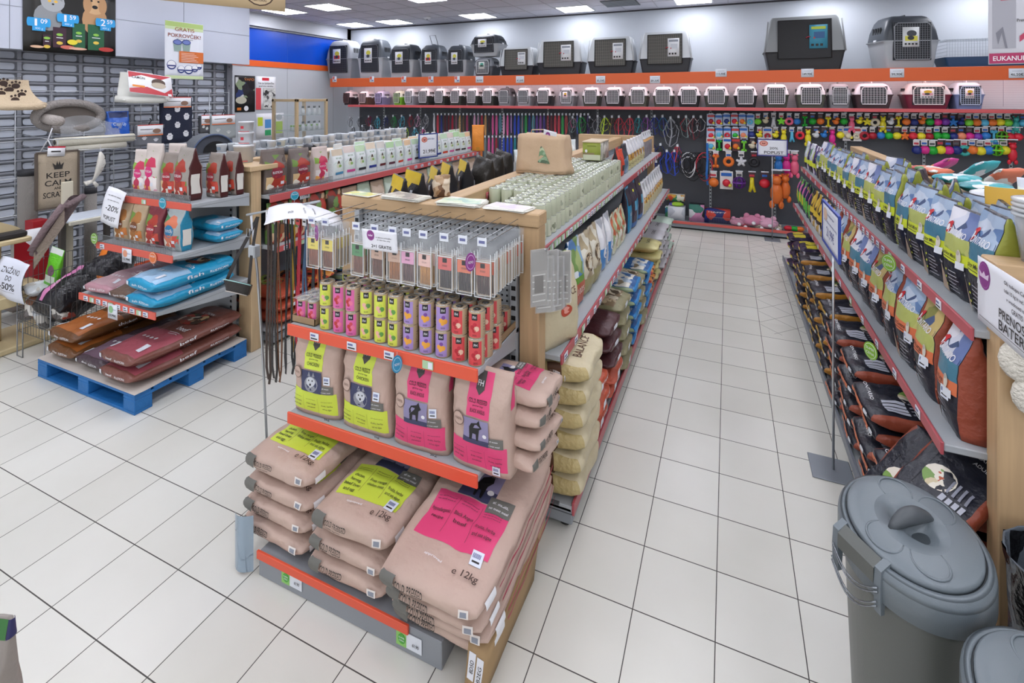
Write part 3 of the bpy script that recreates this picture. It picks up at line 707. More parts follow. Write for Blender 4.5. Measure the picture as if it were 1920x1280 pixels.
CANS = {k: can_mesh(c, pic=p) for k, c, p in (('lime', '#d4dd55', ('#e8b0a0', '#5f9a44', '#c4d84a')), ('pink', '#dd6aa8', ('#b8302e', '#e87a9a', '#d0485a')), ('purple', '#a58cc8', ('#e9a63a', '#e9a63a', '#7a4a9a')), ('red', '#d4484c', ('#b01c2c', '#e8c0a8', '#c02a3a')))}
row = ['lime', 'pink', 'pink', 'lime', 'lime', 'lime', 'purple', 'purple', 'purple', 'red', 'red']
for i, c in enumerate(row):
    for r_ in range(3):
        for lv in range(2):
            if i == 0 and r_ == 1 and lv == 1: continue
            x = -1.865+i*.0849+rnd.uniform(-.003, .003)+(.004*r_); y = 1.955+r_*.0785+rnd.uniform(-.003, .003)
            lab = '%s food can, %s of its pair, %s from the leash end, %s' % (c, ('lower', 'upper')[lv], ORD[i], ('front row', 'second row', 'third row')[r_])
            m, l = CANS[c]; Tpl(m, [('lid', l)]).spawn('food_can', lab, 'food can', (x, y, 1.063+lv*.1185), rnd.uniform(-.25, .2)+.25, 'food cans under the hanging sticks')
def tray(loc, w, d, n, label, rz=0, film=True, cans=()):
    t = empty('cardboard_tray', loc, rz); tag(t, label, 'cardboard tray')
    mb = MB(); k = mat('#a08766', .7)
    mb.box((-w/2, -d/2, 0), (w/2, d/2, .003), k)
    for a, b in (((-w/2, -d/2), (w/2, -d/2+.003)), ((-w/2, d/2-.003), (w/2, d/2)), ((-w/2, -d/2), (-w/2+.003, d/2)), ((w/2-.003, -d/2), (w/2, d/2))): mb.box((a[0], a[1], 0), (b[0], b[1], .035), k)
    mb.build('tray', t)
    if film:
        mb = MB(); mb.grid(lambda u, v: Vector(((u-.5)*w, (v-.5)*d, .122+.004*math.sin(9*u)*math.sin(7*v))), 8, 8, PLASTIC); mb.build('plastic_film', t)
    return t
tray((-2.005, 2.01, 1.063), .155, .155, 4, 'kraft tray of shrink-wrapped pink cans at the leash end')
for a in range(2):
    for b in range(2):
        m, l = CANS['pink']; Tpl(m, [('lid', l)]).spawn('food_can', 'pink can in the shrink-wrapped tray, %s row, %s side' % (('front', 'rear')[b] if 0 else ('nearer', 'farther')[b], ('leash', 'shelf')[a]), 'food can', (-2.042+a*.075, 1.975+b*.075, 1.067), .2, 'pink cans in the tray', sc=.96)
tray((-1.03, 2.24, 1.063), .09, .20, 3, 'open kraft tray with cans by the slotted upright', film=False)
for b in range(2):
    m, l = CANS['red']; Tpl(m, [('lid', l)]).spawn('food_can', 'red can in the open kraft tray, %s one' % ('nearer', 'farther')[b], 'food can', (-1.03, 2.195+b*.085, 1.067), .2, 'cans in the open tray', sc=.95)
# hanging stick packs
CLEAR = mat('#e9edf0', .05, alpha=.07); KR = mat('#bfae98', .6)
def pack(col, stick, front, label2='#241f1d'):
    mb = MB(); w, h = .074, .215
    mb.box((-w/2, 0, -h), (w/2, .010, -.065), mat('#b8a892', .6, var=.05)) if not front else mb.box((-w/2, .006, -h), (w/2, .010, -.065), KR)
    r = random.Random(len(col+stick)+ord(col[2])*7+ord(stick[3]))
    parts = []
    if front:
        sm = MB()
        for i in range(7):
            x = -w/2+.012+i*(w-.024)/6; sm.tube([(x+r.uniform(-.002, .002), .002, -h+.008), (x+r.uniform(-.003, .003), -.001, -h*.7), (x+r.uniform(-.002, .002), .002, -.10)], .0042, mat(stick, .6, var=.2, vscale=60), 6)
        parts.append(('dried_sticks', sm.mesh('dried_sticks')))
    lb = MB(); lb.box((-w/2+.003, -.0065, -.125), (w/2-.003, -.005, -.070), mat(col, .5)); lb.box((-.011, -.0072, -.092), (.011, -.0065, -.072), mat(label2, .5))
    vs, fs, wd = text2d('STICKS'); lb.add([(x_*.006, -.0072, -.106+y_*.008) for x_, y_ in vs], fs, INK)
    parts.append(('label', lb.mesh('label')))
    cb = MB(); cb.box((-w/2-.003, -.008, -h-.006), (w/2+.003, -.0072, 0), CLEAR); cb.box((-w/2-.003, .0105, -.068), (w/2+.003, .011, 0), CLEAR)
    for z in (-h-.006, -.066): cb.box((-w/2-.003, -.009, z), (w/2+.003, -.006, z+.0022), mat('#eef2f4', .2))
    for x in (-w/2-.003, w/2+.001): cb.box((x, -.009, -h-.006), (x+.002, -.006, -.03), mat('#eef2f4', .2))
    parts.append(('clear_sleeve', cb.mesh('clear_sleeve')))
    return Tpl(mb.mesh('backing_card'), parts)
hooks = [(-1.945, '#e3cf4a', '#8a4a28', 'yellow'), (-1.855, '#e3cf4a', '#7d4526', 'yellow'), (-1.66, '#3f8a4a', '#7d4a30', 'green'), (-1.55, '#caa58e', '#6a3a26', 'plain'), (-1.445, '#caa58e', '#a86a30', 'plain'),
         (-1.365, '#e3a2c4', '#6a4a48', 'lilac'), (-1.275, '#ecc0b4', '#c08a48', 'pale pink'), (-1.165, '#d85a52', '#3a2a2a', 'red'), (-1.07, '#e0764e', '#3a2a28', 'orange'), (-.975, '#de6a4c', '#4a2a22', 'coral')]
for i, (x, c, s_, nm) in enumerate(hooks):
    t = empty('display_hook', (x, 2.352, 1.585)); tag(t, 'metal prong hook holding the %s sticks, %s from the leash end' % (nm, ORD[i]), 'hook', 'prong hooks of the sticks display')
    mb = MB(); mb.tube([(0, 0, 0), (0, -.40, .0), (0, -.415, .012)], .0024, STEEL, 6); mb.tube([(0, 0, .028), (0, -.41, .026)], .0018, STEEL, 6); mb.build('prong', t)
    mb = MB(); mb.box((-.022, -.425, .0), (.022, -.422, .036), TAG); mb.box((-.014, -.4262, .012), (.014, -.425, .024), TAGINK); mb.build('price_holder', t)
    a, b = pack(c, s_, True), pack(c, s_, False); n = (4, 6, 6, 6, 5, 5, 9, 8, 9, 16)[i]
    for k in range(n):
        y = 1.945+k*(.0245 if i < 9 else .0235)+rnd.uniform(0, .004)
        (a if k < 2 else b).spawn('stick_pack', '%s-labelled pack of dog sticks, %s on the %s hook' % (nm, 'frontmost' if k == 0 else ORD[k], ORD[i]), 'pack of dog sticks', (x+rnd.uniform(-.004, .004), y, 1.578), rnd.uniform(-.12, .12), 'hanging packs of dog sticks')
def crown_badge(face, u, v, r):
    P1 = mat('#8a3a86', .5); P2 = mat('#a55aa2', .5)
    return [('e', face, u, v, r, r*1.15, P1), ('e', face, u, v, r*.86, r, P2), ('e', face, u, v, r*.8, r*.94, P1), ('p', face, [(u-.12, v-.08), (u-.14, v+.12), (u-.05, v+.02), (u, v+.14), (u+.05, v+.02), (u+.14, v+.12), (u+.12, v-.08)], mat('#e0c8e0', .5))]
def sign(name, W, H, decs, base, loc, rot, label, cat='sign', bend=0, wav=0, extra=None, kind=None, seed=0):
    mb = poly_panel(W, H, decs, base, bend=bend, wav=wav, seed=seed)
    o = mb.build(name); o.location = loc; o.rotation_euler = rot; tag(o, label, cat); return o
PAPERW = mat('#e8e9ef', .6)
sign('offer_card', .20, .098, crown_badge('front', -.5, .45, .022)+[('t', 'front', '2+1 GRATIS', .1, -.55, .016, INK, .115), ('t', 'front', 'na izbrane priboljške', .25, .35, .006, INK, .09), ('t', 'front', 'do odprodaje zalog', .25, .1, .005, INK, .075)], PAPERW, (-1.50, 1.905, 1.555), (.1, 0, .0), 'white offer card with purple crown badge clipped over the hanging sticks', 'sign')
PURP = mat('#8a3a86', .4)
for (x, y, z, rz, lab, m_) in ((-1.90, 1.915, 1.545, -.5, 'purple oval tag hanging in front of the yellow sticks', PURP), (-1.015, 1.90, 1.520, .9, 'purple oval tag between the orange and coral sticks', PURP), (-1.375, 1.87, 1.02, .9, 'blue oval tag clipped to the rail below the cans', mat('#2a8ab4', .4))):
    mb = MB(); n = 18; pr = [(.024*math.cos(2*PI*k/n), .040*math.sin(2*PI*k/n)) for k in range(n)]
    mb.prism(pr, .003, m_); mb.prism([(a*.8, b*.8) for a, b in pr], .0008, mat('#c9a0c8' if m_ is PURP else '#9acce0', .5), y0=-.001); mb.prism([(a*.7, b*.7) for a, b in pr], .0008, m_, y0=-.0018)
    vs, fs, wd = text2d('NOVO'); mb.add([(x_*.006, -.0022, y_*.012) for x_, y_ in vs], fs, WHITE)
    mb.tube([(0, .001, .04), (0, .001, .055)], .0015, PLASTIC, 5)
    tag(mb.build('shelf_tag', loc=(x, y, z), rz=rz), lab, 'shelf tag')
# leaflets on top board
def leaflets(x, y, rz, label, cols, n=5, w=.15, h=.21, txt='', z=1.647):
    t = empty('leaflet_stack', (x, y, z), rz); tag(t, label, 'leaflets')
    for k in range(n):
        mb = MB(); mb.box((-w/2, -h/2, 0), (w/2, h/2, .0018), mat('#e6e4da', .4))
        if k == n-1:
            mb.box((-w/2+.004, -h/2+.004, .0018), (w/2-.004, h/2-.004, .0024), patchy(cols, 22, .3, bump=.05))
            if txt:
                vs, fs, wd = text2d(txt); mb.add([(x_*.018, y_*.022-.02, .003) for x_, y_ in vs], fs, INK)
        mb.build('leaflet', t, (rnd.uniform(-.012, .012), rnd.uniform(-.008, .008), k*.002), rnd.uniform(-.15, .15))
for a in ((-2.0, 2.385, 1.5, 'leaflets with yellow and green cover at the leash end of the board', ('#d8cf5a', '#b8c88a', '#e6e4c8'), 4, .10, .2), (-1.70, 2.39, 1.45, 'brown and grey leaflets stacked thick in the middle of the board', ('#9a8a78', '#b8b09a', '#7a7060', '#c9c4b0'), 9, .13, .26),
          (-1.33, 2.40, 1.62, 'pale green leaflets fanned on the wooden board', ('#c8dac0', '#d9e2c4', '#a9c8b8', '#e4ead8'), 8, .14, .25), (-1.05, 2.39, 1.5, 'white leaflets with purple lettering nearest the wooden post', ('#ece4f0', '#e4d8ea', '#f2eef4'), 5, .12, .24)):
    leaflets(a[0], a[1], a[2], a[3], a[4], a[5], a[6], a[7])
# sheet sign on its stand
t = empty('sign_stand', (-2.765, 2.36, 0)); tag(t, 'grey metal pole with side arm standing beside the hanging leashes', 'sign stand')
mb = MB(); mb.tube([(0, 0, 0), (-.02, -.01, .5), (-.05, -.03, 1.1), (-.085, -.05, 1.47)], .008, STEEL, 8); mb.build('pole', t)
mb = MB(); mb.tube([(-.11, -.06, 1.463), (.2, .0, 1.53), (.5, -.05, 1.60)], .007, GREYL, 8); mb.build('arm', t)
mb = MB(); mb.bbox((-.09, -.07, 1.19), (-.03, -.02, 1.27), GREYL, .006); mb.build('clamp', t)
o = sign('paper_sign', .54, .40, [('t', 'front', '-50%', 0, .4, .030, INK, .12), ('t', 'front', 'na vse povodce in ovratnice', 0, .05, .012, INK, .3), ('t', 'front', 'popust se obračuna na blagajni', 0, -.2, .010, INK, .3)], PAPERW, (-2.23, 2.17, 1.575), (-1.42, .04, PI-.75), 'white paper sheet reading -50% lying curled over the stand arm', 'sign', bend=.12, wav=.01)
# leashes hanging at the leash end
def strap(mb, pts, wd, m, th=.0015):
    """flat ribbon through pts, wide along x"""
    vs = []
    for p in pts:
        p = Vector(p); vs += [p+Vector((-wd/2, -th, 0)), p+Vector((wd/2, -th, 0)), p+Vector((wd/2, th, 0)), p+Vector((-wd/2, th, 0))]
    fs = []
    for i in range(len(pts)-1):
        for k in range(4): fs.append((4*i+k, 4*i+(k+1) % 4, 4*i+4+(k+1) % 4, 4*i+4+k))
    fs += [(3, 2, 1, 0), tuple(4*(len(pts)-1)+k for k in range(4))]; mb.add(vs, fs, m)
def leash(L, m, wd=.014, gap=.02, snap=True, seed=0, buckle=True):
    r = random.Random(seed); parts = []; mb = MB(); n = 14
    for s_ in (-1, 1):
        pts = []
        for i in range(n+1):
            q = i/n; pts.append((s_*gap/2*math.sin(min(1, q*1.6)*PI/2)*(1 if q < .93 else (1-q)/.07)+.004*math.sin(q*7+seed), .008*math.sin(q*5+seed+s_), -L*q*(1 if s_ > 0 else .97)))
        strap(mb, pts, wd, m)
    sn = MB()
    if snap:
        sn.tube([(0, 0, -.03), (.008, -.002, -.05), (0, -.002, -.07), (-.008, -.002, -.05), (0, 0, -.03)], .0022, STEEL, 6)
        parts.append(('snap_hook', sn.mesh('snap_hook')))
    cd = MB(); cd.box((-.018, -.008, -.05), (.018, -.006, .012), mat(['#e8e8ec', '#e07a3a', '#dfe3ea', '#c84a4a'][seed % 4], .5)); cd.box((-.012, -.0085, -.03), (.012, -.008, -.02), INK)
    parts.append(('card_label', cd.mesh('card_label')))
    return Tpl(mb.mesh('strap'), parts)
LZ = [(-2.71, 1.10, '#3a2a22', 'brown-black leather leash looping lowest beside the pole', 0), (-2.66, 1.08, '#2a2422', 'black leash with paw prints beside the brown leash', 0), (-2.62, 1.07, '#6a4226', 'brown leather leash between two black ones', 1), (-2.56, 1.0, '#1c1c1e', 'long black leash in front of the red one', 3), (-2.50, .99, '#202022', 'black braided leash next to the red leash', 0),
      (-2.455, .85, '#a81c30', 'red rope leash hanging beside the black ones', 2), (-2.40, .72, '#3c5a78', 'blue-grey striped leash beside the red one', 2), (-2.33, .62, '#26262a', 'thin black chain leash nearest the dog sticks', 0), (-2.27, .60, '#1a1a1c', 'patterned black leash close to the shelf edge', 2)]
t = empty('hook_bar', (-2.12, 2.37, 1.50)); tag(t, 'metal bar of hooks carrying the leashes beside the wooden frame', 'hook bar')
mb = MB(); mb.tube([(0, 0, 0), (-.62, 0, 0)], .006, STEEL, 8); mb.build('bar', t)
for k in range(9):
    mb = MB(); x = LZ[k][0]+2.12; mb.tube([(x, 0, 0), (x, -.05, -.012), (x, -.06, 0)], .002, STEEL, 6); mb.build('hook', t)
for i, (x, L, c, lab, sd) in enumerate(LZ):
    leash(L, mat(c, .5, bump=.4, bscale=120), .016, .03, seed=sd+i).spawn('dog_leash', lab, 'leash', (x, 2.33, 1.485), rnd.uniform(-.3, .3), 'leashes beside the stand')
for i, (x, y, L, c) in enumerate(((-2.58, 2.40, .9, '#c9a23a'), (-2.47, 2.41, .7, '#8a2a2a'), (-2.36, 2.41, .55, '#e07a4a'))):
    leash(L, mat(c, .5), .012, .02, seed=i).spawn('dog_leash', ('mustard', 'dark red', 'orange')[i]+' narrow leash hanging behind the black leashes', 'leash', (x, y, 1.485), 0, 'leashes beside the stand')
# muzzle / harness by the pole
t = empty('dog_muzzle', (-2.93, 2.30, 1.05)); tag(t, 'black padded dog harness with pale teal edging hanging by the pole', 'harness')
mb = MB(); bm = mat('#2c2826', .6, bump=.3, bscale=50)
def hp(a, u):
    r = .10*(1-.25*u); return Vector((r*math.cos(a)*1.2, .05*math.sin(a)-.02, -.03-.07*u+.085*math.sin(a)*(-1)*.35+ (.06*math.cos(a) if 0 else 0)))
mb.grid(lambda u, v: hp(PI+PI*u, v)*1.0, 14, 4, bm); mb.grid(lambda u, v: hp(PI+PI*u, v)*1.0+Vector((0, .012, .0)), 14, 4, mat('#5a4a40', .7)); mb.build('padding', t)
mb = MB(); mb.tube([hp(PI+PI*i/14, 0)+Vector((0, -.003, .002)) for i in range(15)], .0035, mat('#9ac8c4', .5), 6); mb.tube([hp(PI+PI*i/14, 1)+Vector((0, -.003, 0)) for i in range(15)], .0035, mat('#b8b0a8', .5), 6); mb.build('edging', t)
mb = MB(); strap(mb, [(-.10, -.02, -.02), (-.02, -.02, .12), (.06, .0, .26), (.12, .03, .40)], .03, bm); strap(mb, [(.10, -.02, -.02), (.11, -.01, .15), (.12, .03, .40)], .024, bm); mb.build('strap', t)
mb = MB(); mb.tube([(.08, -.02, .28), (.11, -.02, .28), (.11, -.02, .33), (.08, -.02, .33)], .003, STEEL, 6, closed=True); mb.build('buckle', t)
# cardboard box beside the base and clear guard
t = empty('cardboard_box', (-.865, 1.90, 0)); tag(t, 'long flat brown cardboard box leaning beside the beige sacks on the floor', 'cardboard box')
f = boxform(.075, .52, .20, n=(2, 4, 3), wr=.004, seed=4); mb = MB(); f.base(mb, mat('#a88a62', .7, var=.05))
mb.build('carton', t).rotation_euler = (0, .12, -.02)
f.decal(mb2 := MB(), [('r', 'front', -.8, -.3, -.05, .75, PAPERW), ('t', 'front', '8D5D', -.42, .2, .016, INK, .05, PI/2), ('r', 'front', .1, -.5, .8, .7, PAPERW), ('t', 'front', 'B2EG', .45, .1, .014, INK, .06, PI/2)], .002)
mb2.build('paper_label', t).rotation_euler = (0, .12, -.02)
mb = MB(); mb.grid(lambda u, v: Vector((-.10*u+.0, -.03*math.sin(u*2.5), .02+.26*v)), 6, 6, mat('#9fb0c0', .08, metal=.7)); 
tag(mb.build('corner_guard', loc=(-2.03, 1.66, 0)), 'shiny clear plastic guard at the corner of the low base', 'corner guard')
# ------------------------------------------------------------------ general pouches
def pouch_kind(W, D, H, base, side=None, decs=(), seed=0, **k):
    f = pouch(W, D, H, seed, **k); mb = MB(); f.base(mb, base, {'left': side or base, 'right': side or base} if side else {}); f.decal(mb, decs); return f, mb.mesh('pouch_body')
def sack_kind(W, L, T, base, side=None, decs=(), seed=0, **k):
    f = lying(W, L, T, seed, **k); mb = MB(); f.base(mb, base, {'left': side or base, 'right': side or base} if side else {}); f.decal(mb, decs, .0014, .0004); return f, mb.mesh('sack_body')
def txts(face, lines, u, v, dv, size, m, w):
    return [('t', face, s_, u, v-i*dv, size, m, w*(len(s_)/max(len(x) for x in lines))) for i, s_ in enumerate(lines)]
SKY = patchy(('#5f7fae', '#8fa9c8', '#c8d4e4', '#4a668c', '#a8bcd4'), 9, .35, (1, 1, 2))
SKY2 = patchy(('#6d7fb0', '#9aa6c8', '#d8dcea', '#7f8cb4', '#e8e8f0'), 11, .35)
GRASS = patchy(('#a9b35a', '#b8bf6c', '#98a552', '#c2c478'), 8, .4)
TEAL = mat('#4f8298', .35, bump=.3, bscale=12, var=.1); NAVY = mat('#22242f', .32, bump=.45, bscale=22); LIMEY = mat('#d4df3a', .4); SALMON = mat('#e07a52', .4)
OLIVE = mat('#9aa040', .35, bump=.4, bscale=14); BRICK = mat('#9a4a34', .45, bump=.5, bscale=20, var=.08)
def ontario(band, small, top, title, W=.20, H=.38, D=.11, seed=0, side=None):
    """dark-bottomed pouch with a picture top"""
    bm = LIMEY if band == 'lime' else SALMON; fld = {'grass': GRASS, 'teal': TEAL}[small]
    d = [('r', 'front', -.98, .38, .98, .97, top), ('r', 'front', -.98, .02, .98, .38, fld), ('r', 'front', -.98, -.22, .98, .03, bm)]
    d += [('p', 'front', [(-.95, .42), (-.5, .62), (-.1, .5), (.3, .72), (.95, .48), (.95, .38), (-.95, .38)], mat('#46587e', .4))]
    d += [('e', 'front', -.62, .50, .022, .024, mat('#c8242e', .4)), ('e', 'front', -.66, .49, .012, .014, WHITE), ('e', 'front', -.5, .60, .012, .010, mat('#c8242e', .4)),
          ('t', 'front', 'ONTARIO', .14, .44, .026, WHITE, W*.66)]
    d += [('t', 'front', title, -.15, -.06, .018, INK, W*.56), ('r', 'front', -.9, -.16, .4, -.145, INK), ('e', 'front', .62, -.02, .012, .028, mat('#d8d2c4', .5)), ('e', 'front', .60, .06, .008, .010, mat('#b8b0a4', .5)), ('r', 'front', .48, -.30, .86, -.14, TAG)]
    for k in range(6):
        d.append(('r', 'front', .05, -.42-.08*k, .05+.5+.2*((k*7) % 3)/3, -.405-.08*k, mat('#b8bac4', .5)))
        if k % 2 == 0: d.append(('e', 'front', -.12, -.42-.08*k, .005, .005, bm))
    d += [('p', 'front', [(-.9, -.95), (-.55, -.35), (-.2, -.95)], mat('#a8927c', .5)), ('t', 'front', 'Adult', -.6, -.32, .010, WHITE, W*.2)]
    return pouch_kind(W, D, H, NAVY, side, d, seed, wr=.007, shoulder=.66, top=.10, belly=.08)
def put(f, me, name, label, cat, loc, rz, group, stk=None, rot=None, sc=1, ssc=1):
    o = Tpl(me).spawn(name, label, cat, loc, rz, group, rot=rot, sc=sc)
    if stk: stick_on(o, f, *stk, sc=ssc)
    return o
# ---- right gondola, upper shelf (lime band)
ot = [ontario('lime', 'grass', SKY2, 'Senior Mini', seed=31, side=OLIVE), ontario('lime', 'teal', SKY, 'Junior Mini', seed=32, side=OLIVE), ontario('lime', 'teal', SKY, 'Adult Mini', seed=33, side=OLIVE), ontario('lime', 'grass', SKY, 'Adult Mini', seed=34, side=OLIVE)]
OTN = ['meadow picture', 'teal lake picture', 'blue lake picture', 'mountain picture']
purp = [pouch_kind(.17, .08, .30, patchy(('#3a2a6a', '#5a4a9a', '#c8d45a', '#e8e4f0', '#2a1a4a'), 16, .35), mat('#2a2450', .4), [('r', 'front', -.9, -.5, .9, -.2, LIMEY)], 35), pouch_kind(.17, .08, .32, patchy(('#d8dce4', '#a8b0c0', '#5a8a5a', '#e8e8ee', '#c4c8d4'), 14, .35), mat('#c8ccd8', .4), [('r', 'front', -.9, -.55, .9, -.15, LIMEY), ('r', 'front', -.9, -1, .9, -.55, NAVY)], 36)]
y = 2.60; i = 0
while y < 7.2:
    x = .985-.012*(y-2.6)
    if y > 6.2: f, me = purp[i % 2]; nm = ('purple cat food pouch', 'silver-topped pouch')[i % 2]; st = 1
    else: f, me = ot[(1, 0, 1, 3, 2, 1, 3, 0)[i % 8]]; nm = 'pouch with lime band and '+OTN[(1, 0, 1, 3, 2, 1, 3, 0)[i % 8]]
    put(f, me, 'pet_food_pouch', '%s, %s from the post, upper shelf front' % (nm, ORD[i]), 'pet food pouch', (x, y, 1.346), -PI/2+rnd.uniform(-.12, .12), 'pouches on the upper shelf along the aisle', ('front', .66, -.24) if False else None, sc=(1.13, 1.1, rnd.uniform(1.0, 1.12)))
    if 2.6 <= y < 6.2:
        f, me = ot[(2, 1, 3, 2)[i % 4]]
        put(f, me, 'pet_food_pouch', 'pouch with %s, %s from the wooden post, behind the front row' % (OTN[(2, 1, 3, 2)[i % 4]], ORD[i]), 'pet food pouch', (x+.15, y+.05, 1.346), -PI/2+rnd.uniform(-.25, .25), 'second row of pouches on the upper shelf', sc=(1, 1, rnd.uniform(.9, 1.08)))
    y += .236 if y < 5 else .20; i += 1
# ---- right gondola, middle shelf (salmon band)
WC = [ontario('salmon', 'grass', SKY, 'Weight Control', .235, .41, .14, 41, BRICK), ontario('salmon', 'teal', SKY2, 'Weight Control Large', .235, .41, .14, 42, BRICK), ontario('salmon', 'grass', patchy(('#c8b070', '#a99a5a', '#8a8a48', '#d8cfa0', '#b8a468'), 10, .4), 'Adult Large', .235, .41, .14, 43, BRICK)]
WCN = ['blue sky picture', 'pale cloud picture', 'golden meadow picture']
y = 2.62; i = 0
yel = [pouch_kind(.2, .11, .36, patchy(('#c8a23a', '#2a2a30', '#e0c04a', '#d8d8d8', '#1c1c22'), 12, .35), mat('#1e1e24', .4), [('r', 'front', -.9, -.2, .9, .1, mat('#d8b83a', .4))], 44), pouch_kind(.2, .1, .35, patchy(('#2a2350', '#e0c93a', '#d86aa8', '#1a1a24', '#5ab04a'), 13, .35), mat('#1e1a34', .4), [('r', 'front', -.6, -.5, .6, -.2, mat('#d8c83a', .4))], 45)]
while y < 7.2:
    if y < 5.0: q = (1, 2, 0, 0, 2, 1)[i % 6]; f, me = WC[q]; nm = 'large pouch with salmon band and '+WCN[q]
    else: q = 0 if y < 6.2 else 1; f, me = yel[q]; nm = ('dark pouch with golden band', 'dark purple and yellow pouch')[q]
    put(f, me, 'pet_food_pouch', '%s, %s from the post, middle shelf' % (nm, ORD[i]), 'pet food pouch', (.90-.01*(y-2.6), y, .877), -PI/2+rnd.uniform(-.12, .1), 'pouches on the middle shelf along the aisle', ('front', .6, -.26) if y < 5 else None, ssc=1.2, sc=(1.06, 1.05, 1.02))
    y += .262 if y < 5 else .215; i += 1
# ---- right gondola, lying sacks on the base
def dark_sack(acc, seed, side):
    W, L, T = .36, .56, .105
    food = patchy(('#22242f', '#d8c8a0', '#7aa04a', '#c05a30', '#2a2c38', '#f0e8d8'), 20, .35)
    am = mat(acc, .45)
    d = [('e', 'top', -.1, -.15, .085, .07, food), ('r', 'top', -.95, -.75, -.55, .3, NAVY)]
    for k in range(4): d += [('r', 'top', .22+.17*k, -.72, .34+.17*k, -.35, mat('#b9bcc8', .5)), ('r', 'top', .24+.17*k, -.3, .31+.17*k, -.05, mat('#8d909e', .5))]
    d += txts('top', ['ADULT', 'LARGE', 'TURKEY'], .5, .45, -.16, .020, WHITE, W*.3)
    d += [('r', 'front', -.75, -.3, .55, .45, am), ('t', 'front', 'Adult Large', -.1, .05, .018, INK, W*.5), ('r', 'front', .62, -.2, .85, .5, TAG), ('t', 'top', 'ONTARIO', -.25, -.86, .018, WHITE, W*.5)]
    return sack_kind(W, L, T, NAVY, side, d, seed, wr=.013, edge=.2)
DS = {'salmon': dark_sack('#e07a52', 51, BRICK), 'gold': dark_sack('#d8a83a', 52, mat('#b07a28', .45, bump=.5, bscale=20)), 'yellow': sack_kind(.34, .5, .10, mat('#2a1f3e', .35, bump=.4, bscale=20), None, [('r', 'top', -.8, -.8, -.1, -.3, mat('#e0cf3a', .4)), ('r', 'top', .1, -.8, .8, -.3, mat('#e0cf3a', .4)), ('r', 'front', -.7, -.5, -.1, .5, mat('#d86aa8', .4)), ('r', 'front', 0, -.5, .7, .5, mat('#e0cf3a', .4)), ('t', 'top', 'CAT', .4, 0, .04, WHITE, .1)], 53, wr=.012)}
for i in range(11):
    y = 2.78+i*.425; c = 'salmon' if i < 4 else ('gold' if i < 8 else 'yellow'); n = 4 if i in (0, 9, 10) else 5
    for k in range(n):
        f, me = DS[c]
        put(f, me, 'pet_food_sack', 'dark sack with %s label, %s, %s pile from the bins' % (c, LV[n][k], ORD[i]), 'sack of pet food', (.94+rnd.uniform(-.02, .02), y+rnd.uniform(-.012, .012), .132+k*.104), -PI/2+rnd.uniform(-.06, .06), 'dark sacks piled along the aisle base')
f, me = DS['salmon']
for k, (x, y, z, rx, rz, lab) in enumerate(((.86, 2.60, .62, .55, -.95, 'dark glossy sack with salmon label sliding off the nearest pile'), (.76, 2.72, .50, .75, -1.1, 'dark sack with salmon label slumped against the nearest pile'))):
    put(f, me, 'pet_food_sack', lab, 'sack of pet food', (x, y, z), 0, 'dark sacks slumped on the nearest pile', rot=(rx, 0, rz), sc=(.8, .85, .8))
# ---- right gondola top: mixed packs
TW = [('teal and white treat pack', patchy(('#3fa8b0', '#e8eef2', '#dfe4ea', '#2a8a94'), 12, .35)), ('coral and grey treat pack', patchy(('#e07a5a', '#dadada', '#5a8a5a', '#e8e4e0', '#d85a5a'), 12, .35)), ('white pack with lime stripe', patchy(('#e8e8ea', '#dfe2e6', '#a8d03a', '#d8dade'), 8, .35)), ('magenta and orange pack', patchy(('#c83a8a', '#e89a5a', '#8a2a6a', '#e8c8a0'), 12, .35))]
tk = [sack_kind(.16, .26, .06, m, None, (), 70+i, wr=.010) for i, (_, m) in enumerate(TW)]
YL = pouch_kind(.20, .09, .30, mat('#d2cfc4', .35, bump=.4), mat('#c49a2a', .35), [('r', 'front', -1, .38, 1, 1, mat('#d2a52c', .35)), ('r', 'front', -.6, -.3, .4, .1, mat('#e8e4da', .4))], 75, top=.08)
GRN = pouch_kind(.17, .08, .27, patchy(('#8ac03a', '#e8ecea', '#5a6ab0', '#d8dce8'), 10, .3), None, (), 76)
BLU = pouch_kind(.19, .09, .29, mat('#2f9ac4', .3, bump=.4), mat('#d8dce0', .4), [('r', 'front', -1, -1, 1, -.2, mat('#dfe2e4', .4))], 77)
for (x, y, z, rz, k, lab) in ((1.46, 4.9, 1.625, .4, 1, 'coral and grey pack at the far part of the cap board'), (1.47, 4.45, 1.625, 1.2, 0, 'teal-topped white pack lying long on the cap board'), (1.50, 4.1, 1.625, 1.35, 0, 'teal and white pack closer on the cap board'), (1.44, 3.75, 1.625, 1.3, 2, 'white pack with lime stripe flat on the cap board'), (1.62, 5.2, 1.625, .8, 3, 'magenta and orange pack standing up behind the cap board'), (1.70, 4.75, 1.66, .5, 0, 'teal pack propped behind the cap board'), (1.66, 4.3, 1.66, .2, 1, 'coral and green pack propped behind the cap board')):
    f, me = tk[k]; put(f, me, 'treat_pack', lab, 'treat pack', (x, y, z), rz, 'packs on top of the gondola', rot=((-.6 if x > 1.6 else 0), 0, rz))
for (f, me), x, y, lab, rz in ((YL, 1.36, 3.45, 'yellow-topped cream pouch leaning at the cap board, farthest of the three', -.5), (YL, 1.58, 3.2, 'yellow-topped cream pouch in the middle of the three', -.3), (YL, 1.75, 2.95, 'yellow-topped cream pouch closest to the plastic buckets', -.2), (GRN, 1.60, 3.75, 'lime green and violet pouch behind the yellow-topped ones', -.4), (BLU, 1.76, 3.5, 'bright blue and white pouch between two yellow-topped ones', -.3)):
    put(f, me, 'pet_food_pouch', lab, 'pet food pouch', (x, y, 1.50 if x > 1.5 else 1.45), rz, 'standing pouches at the cap board')
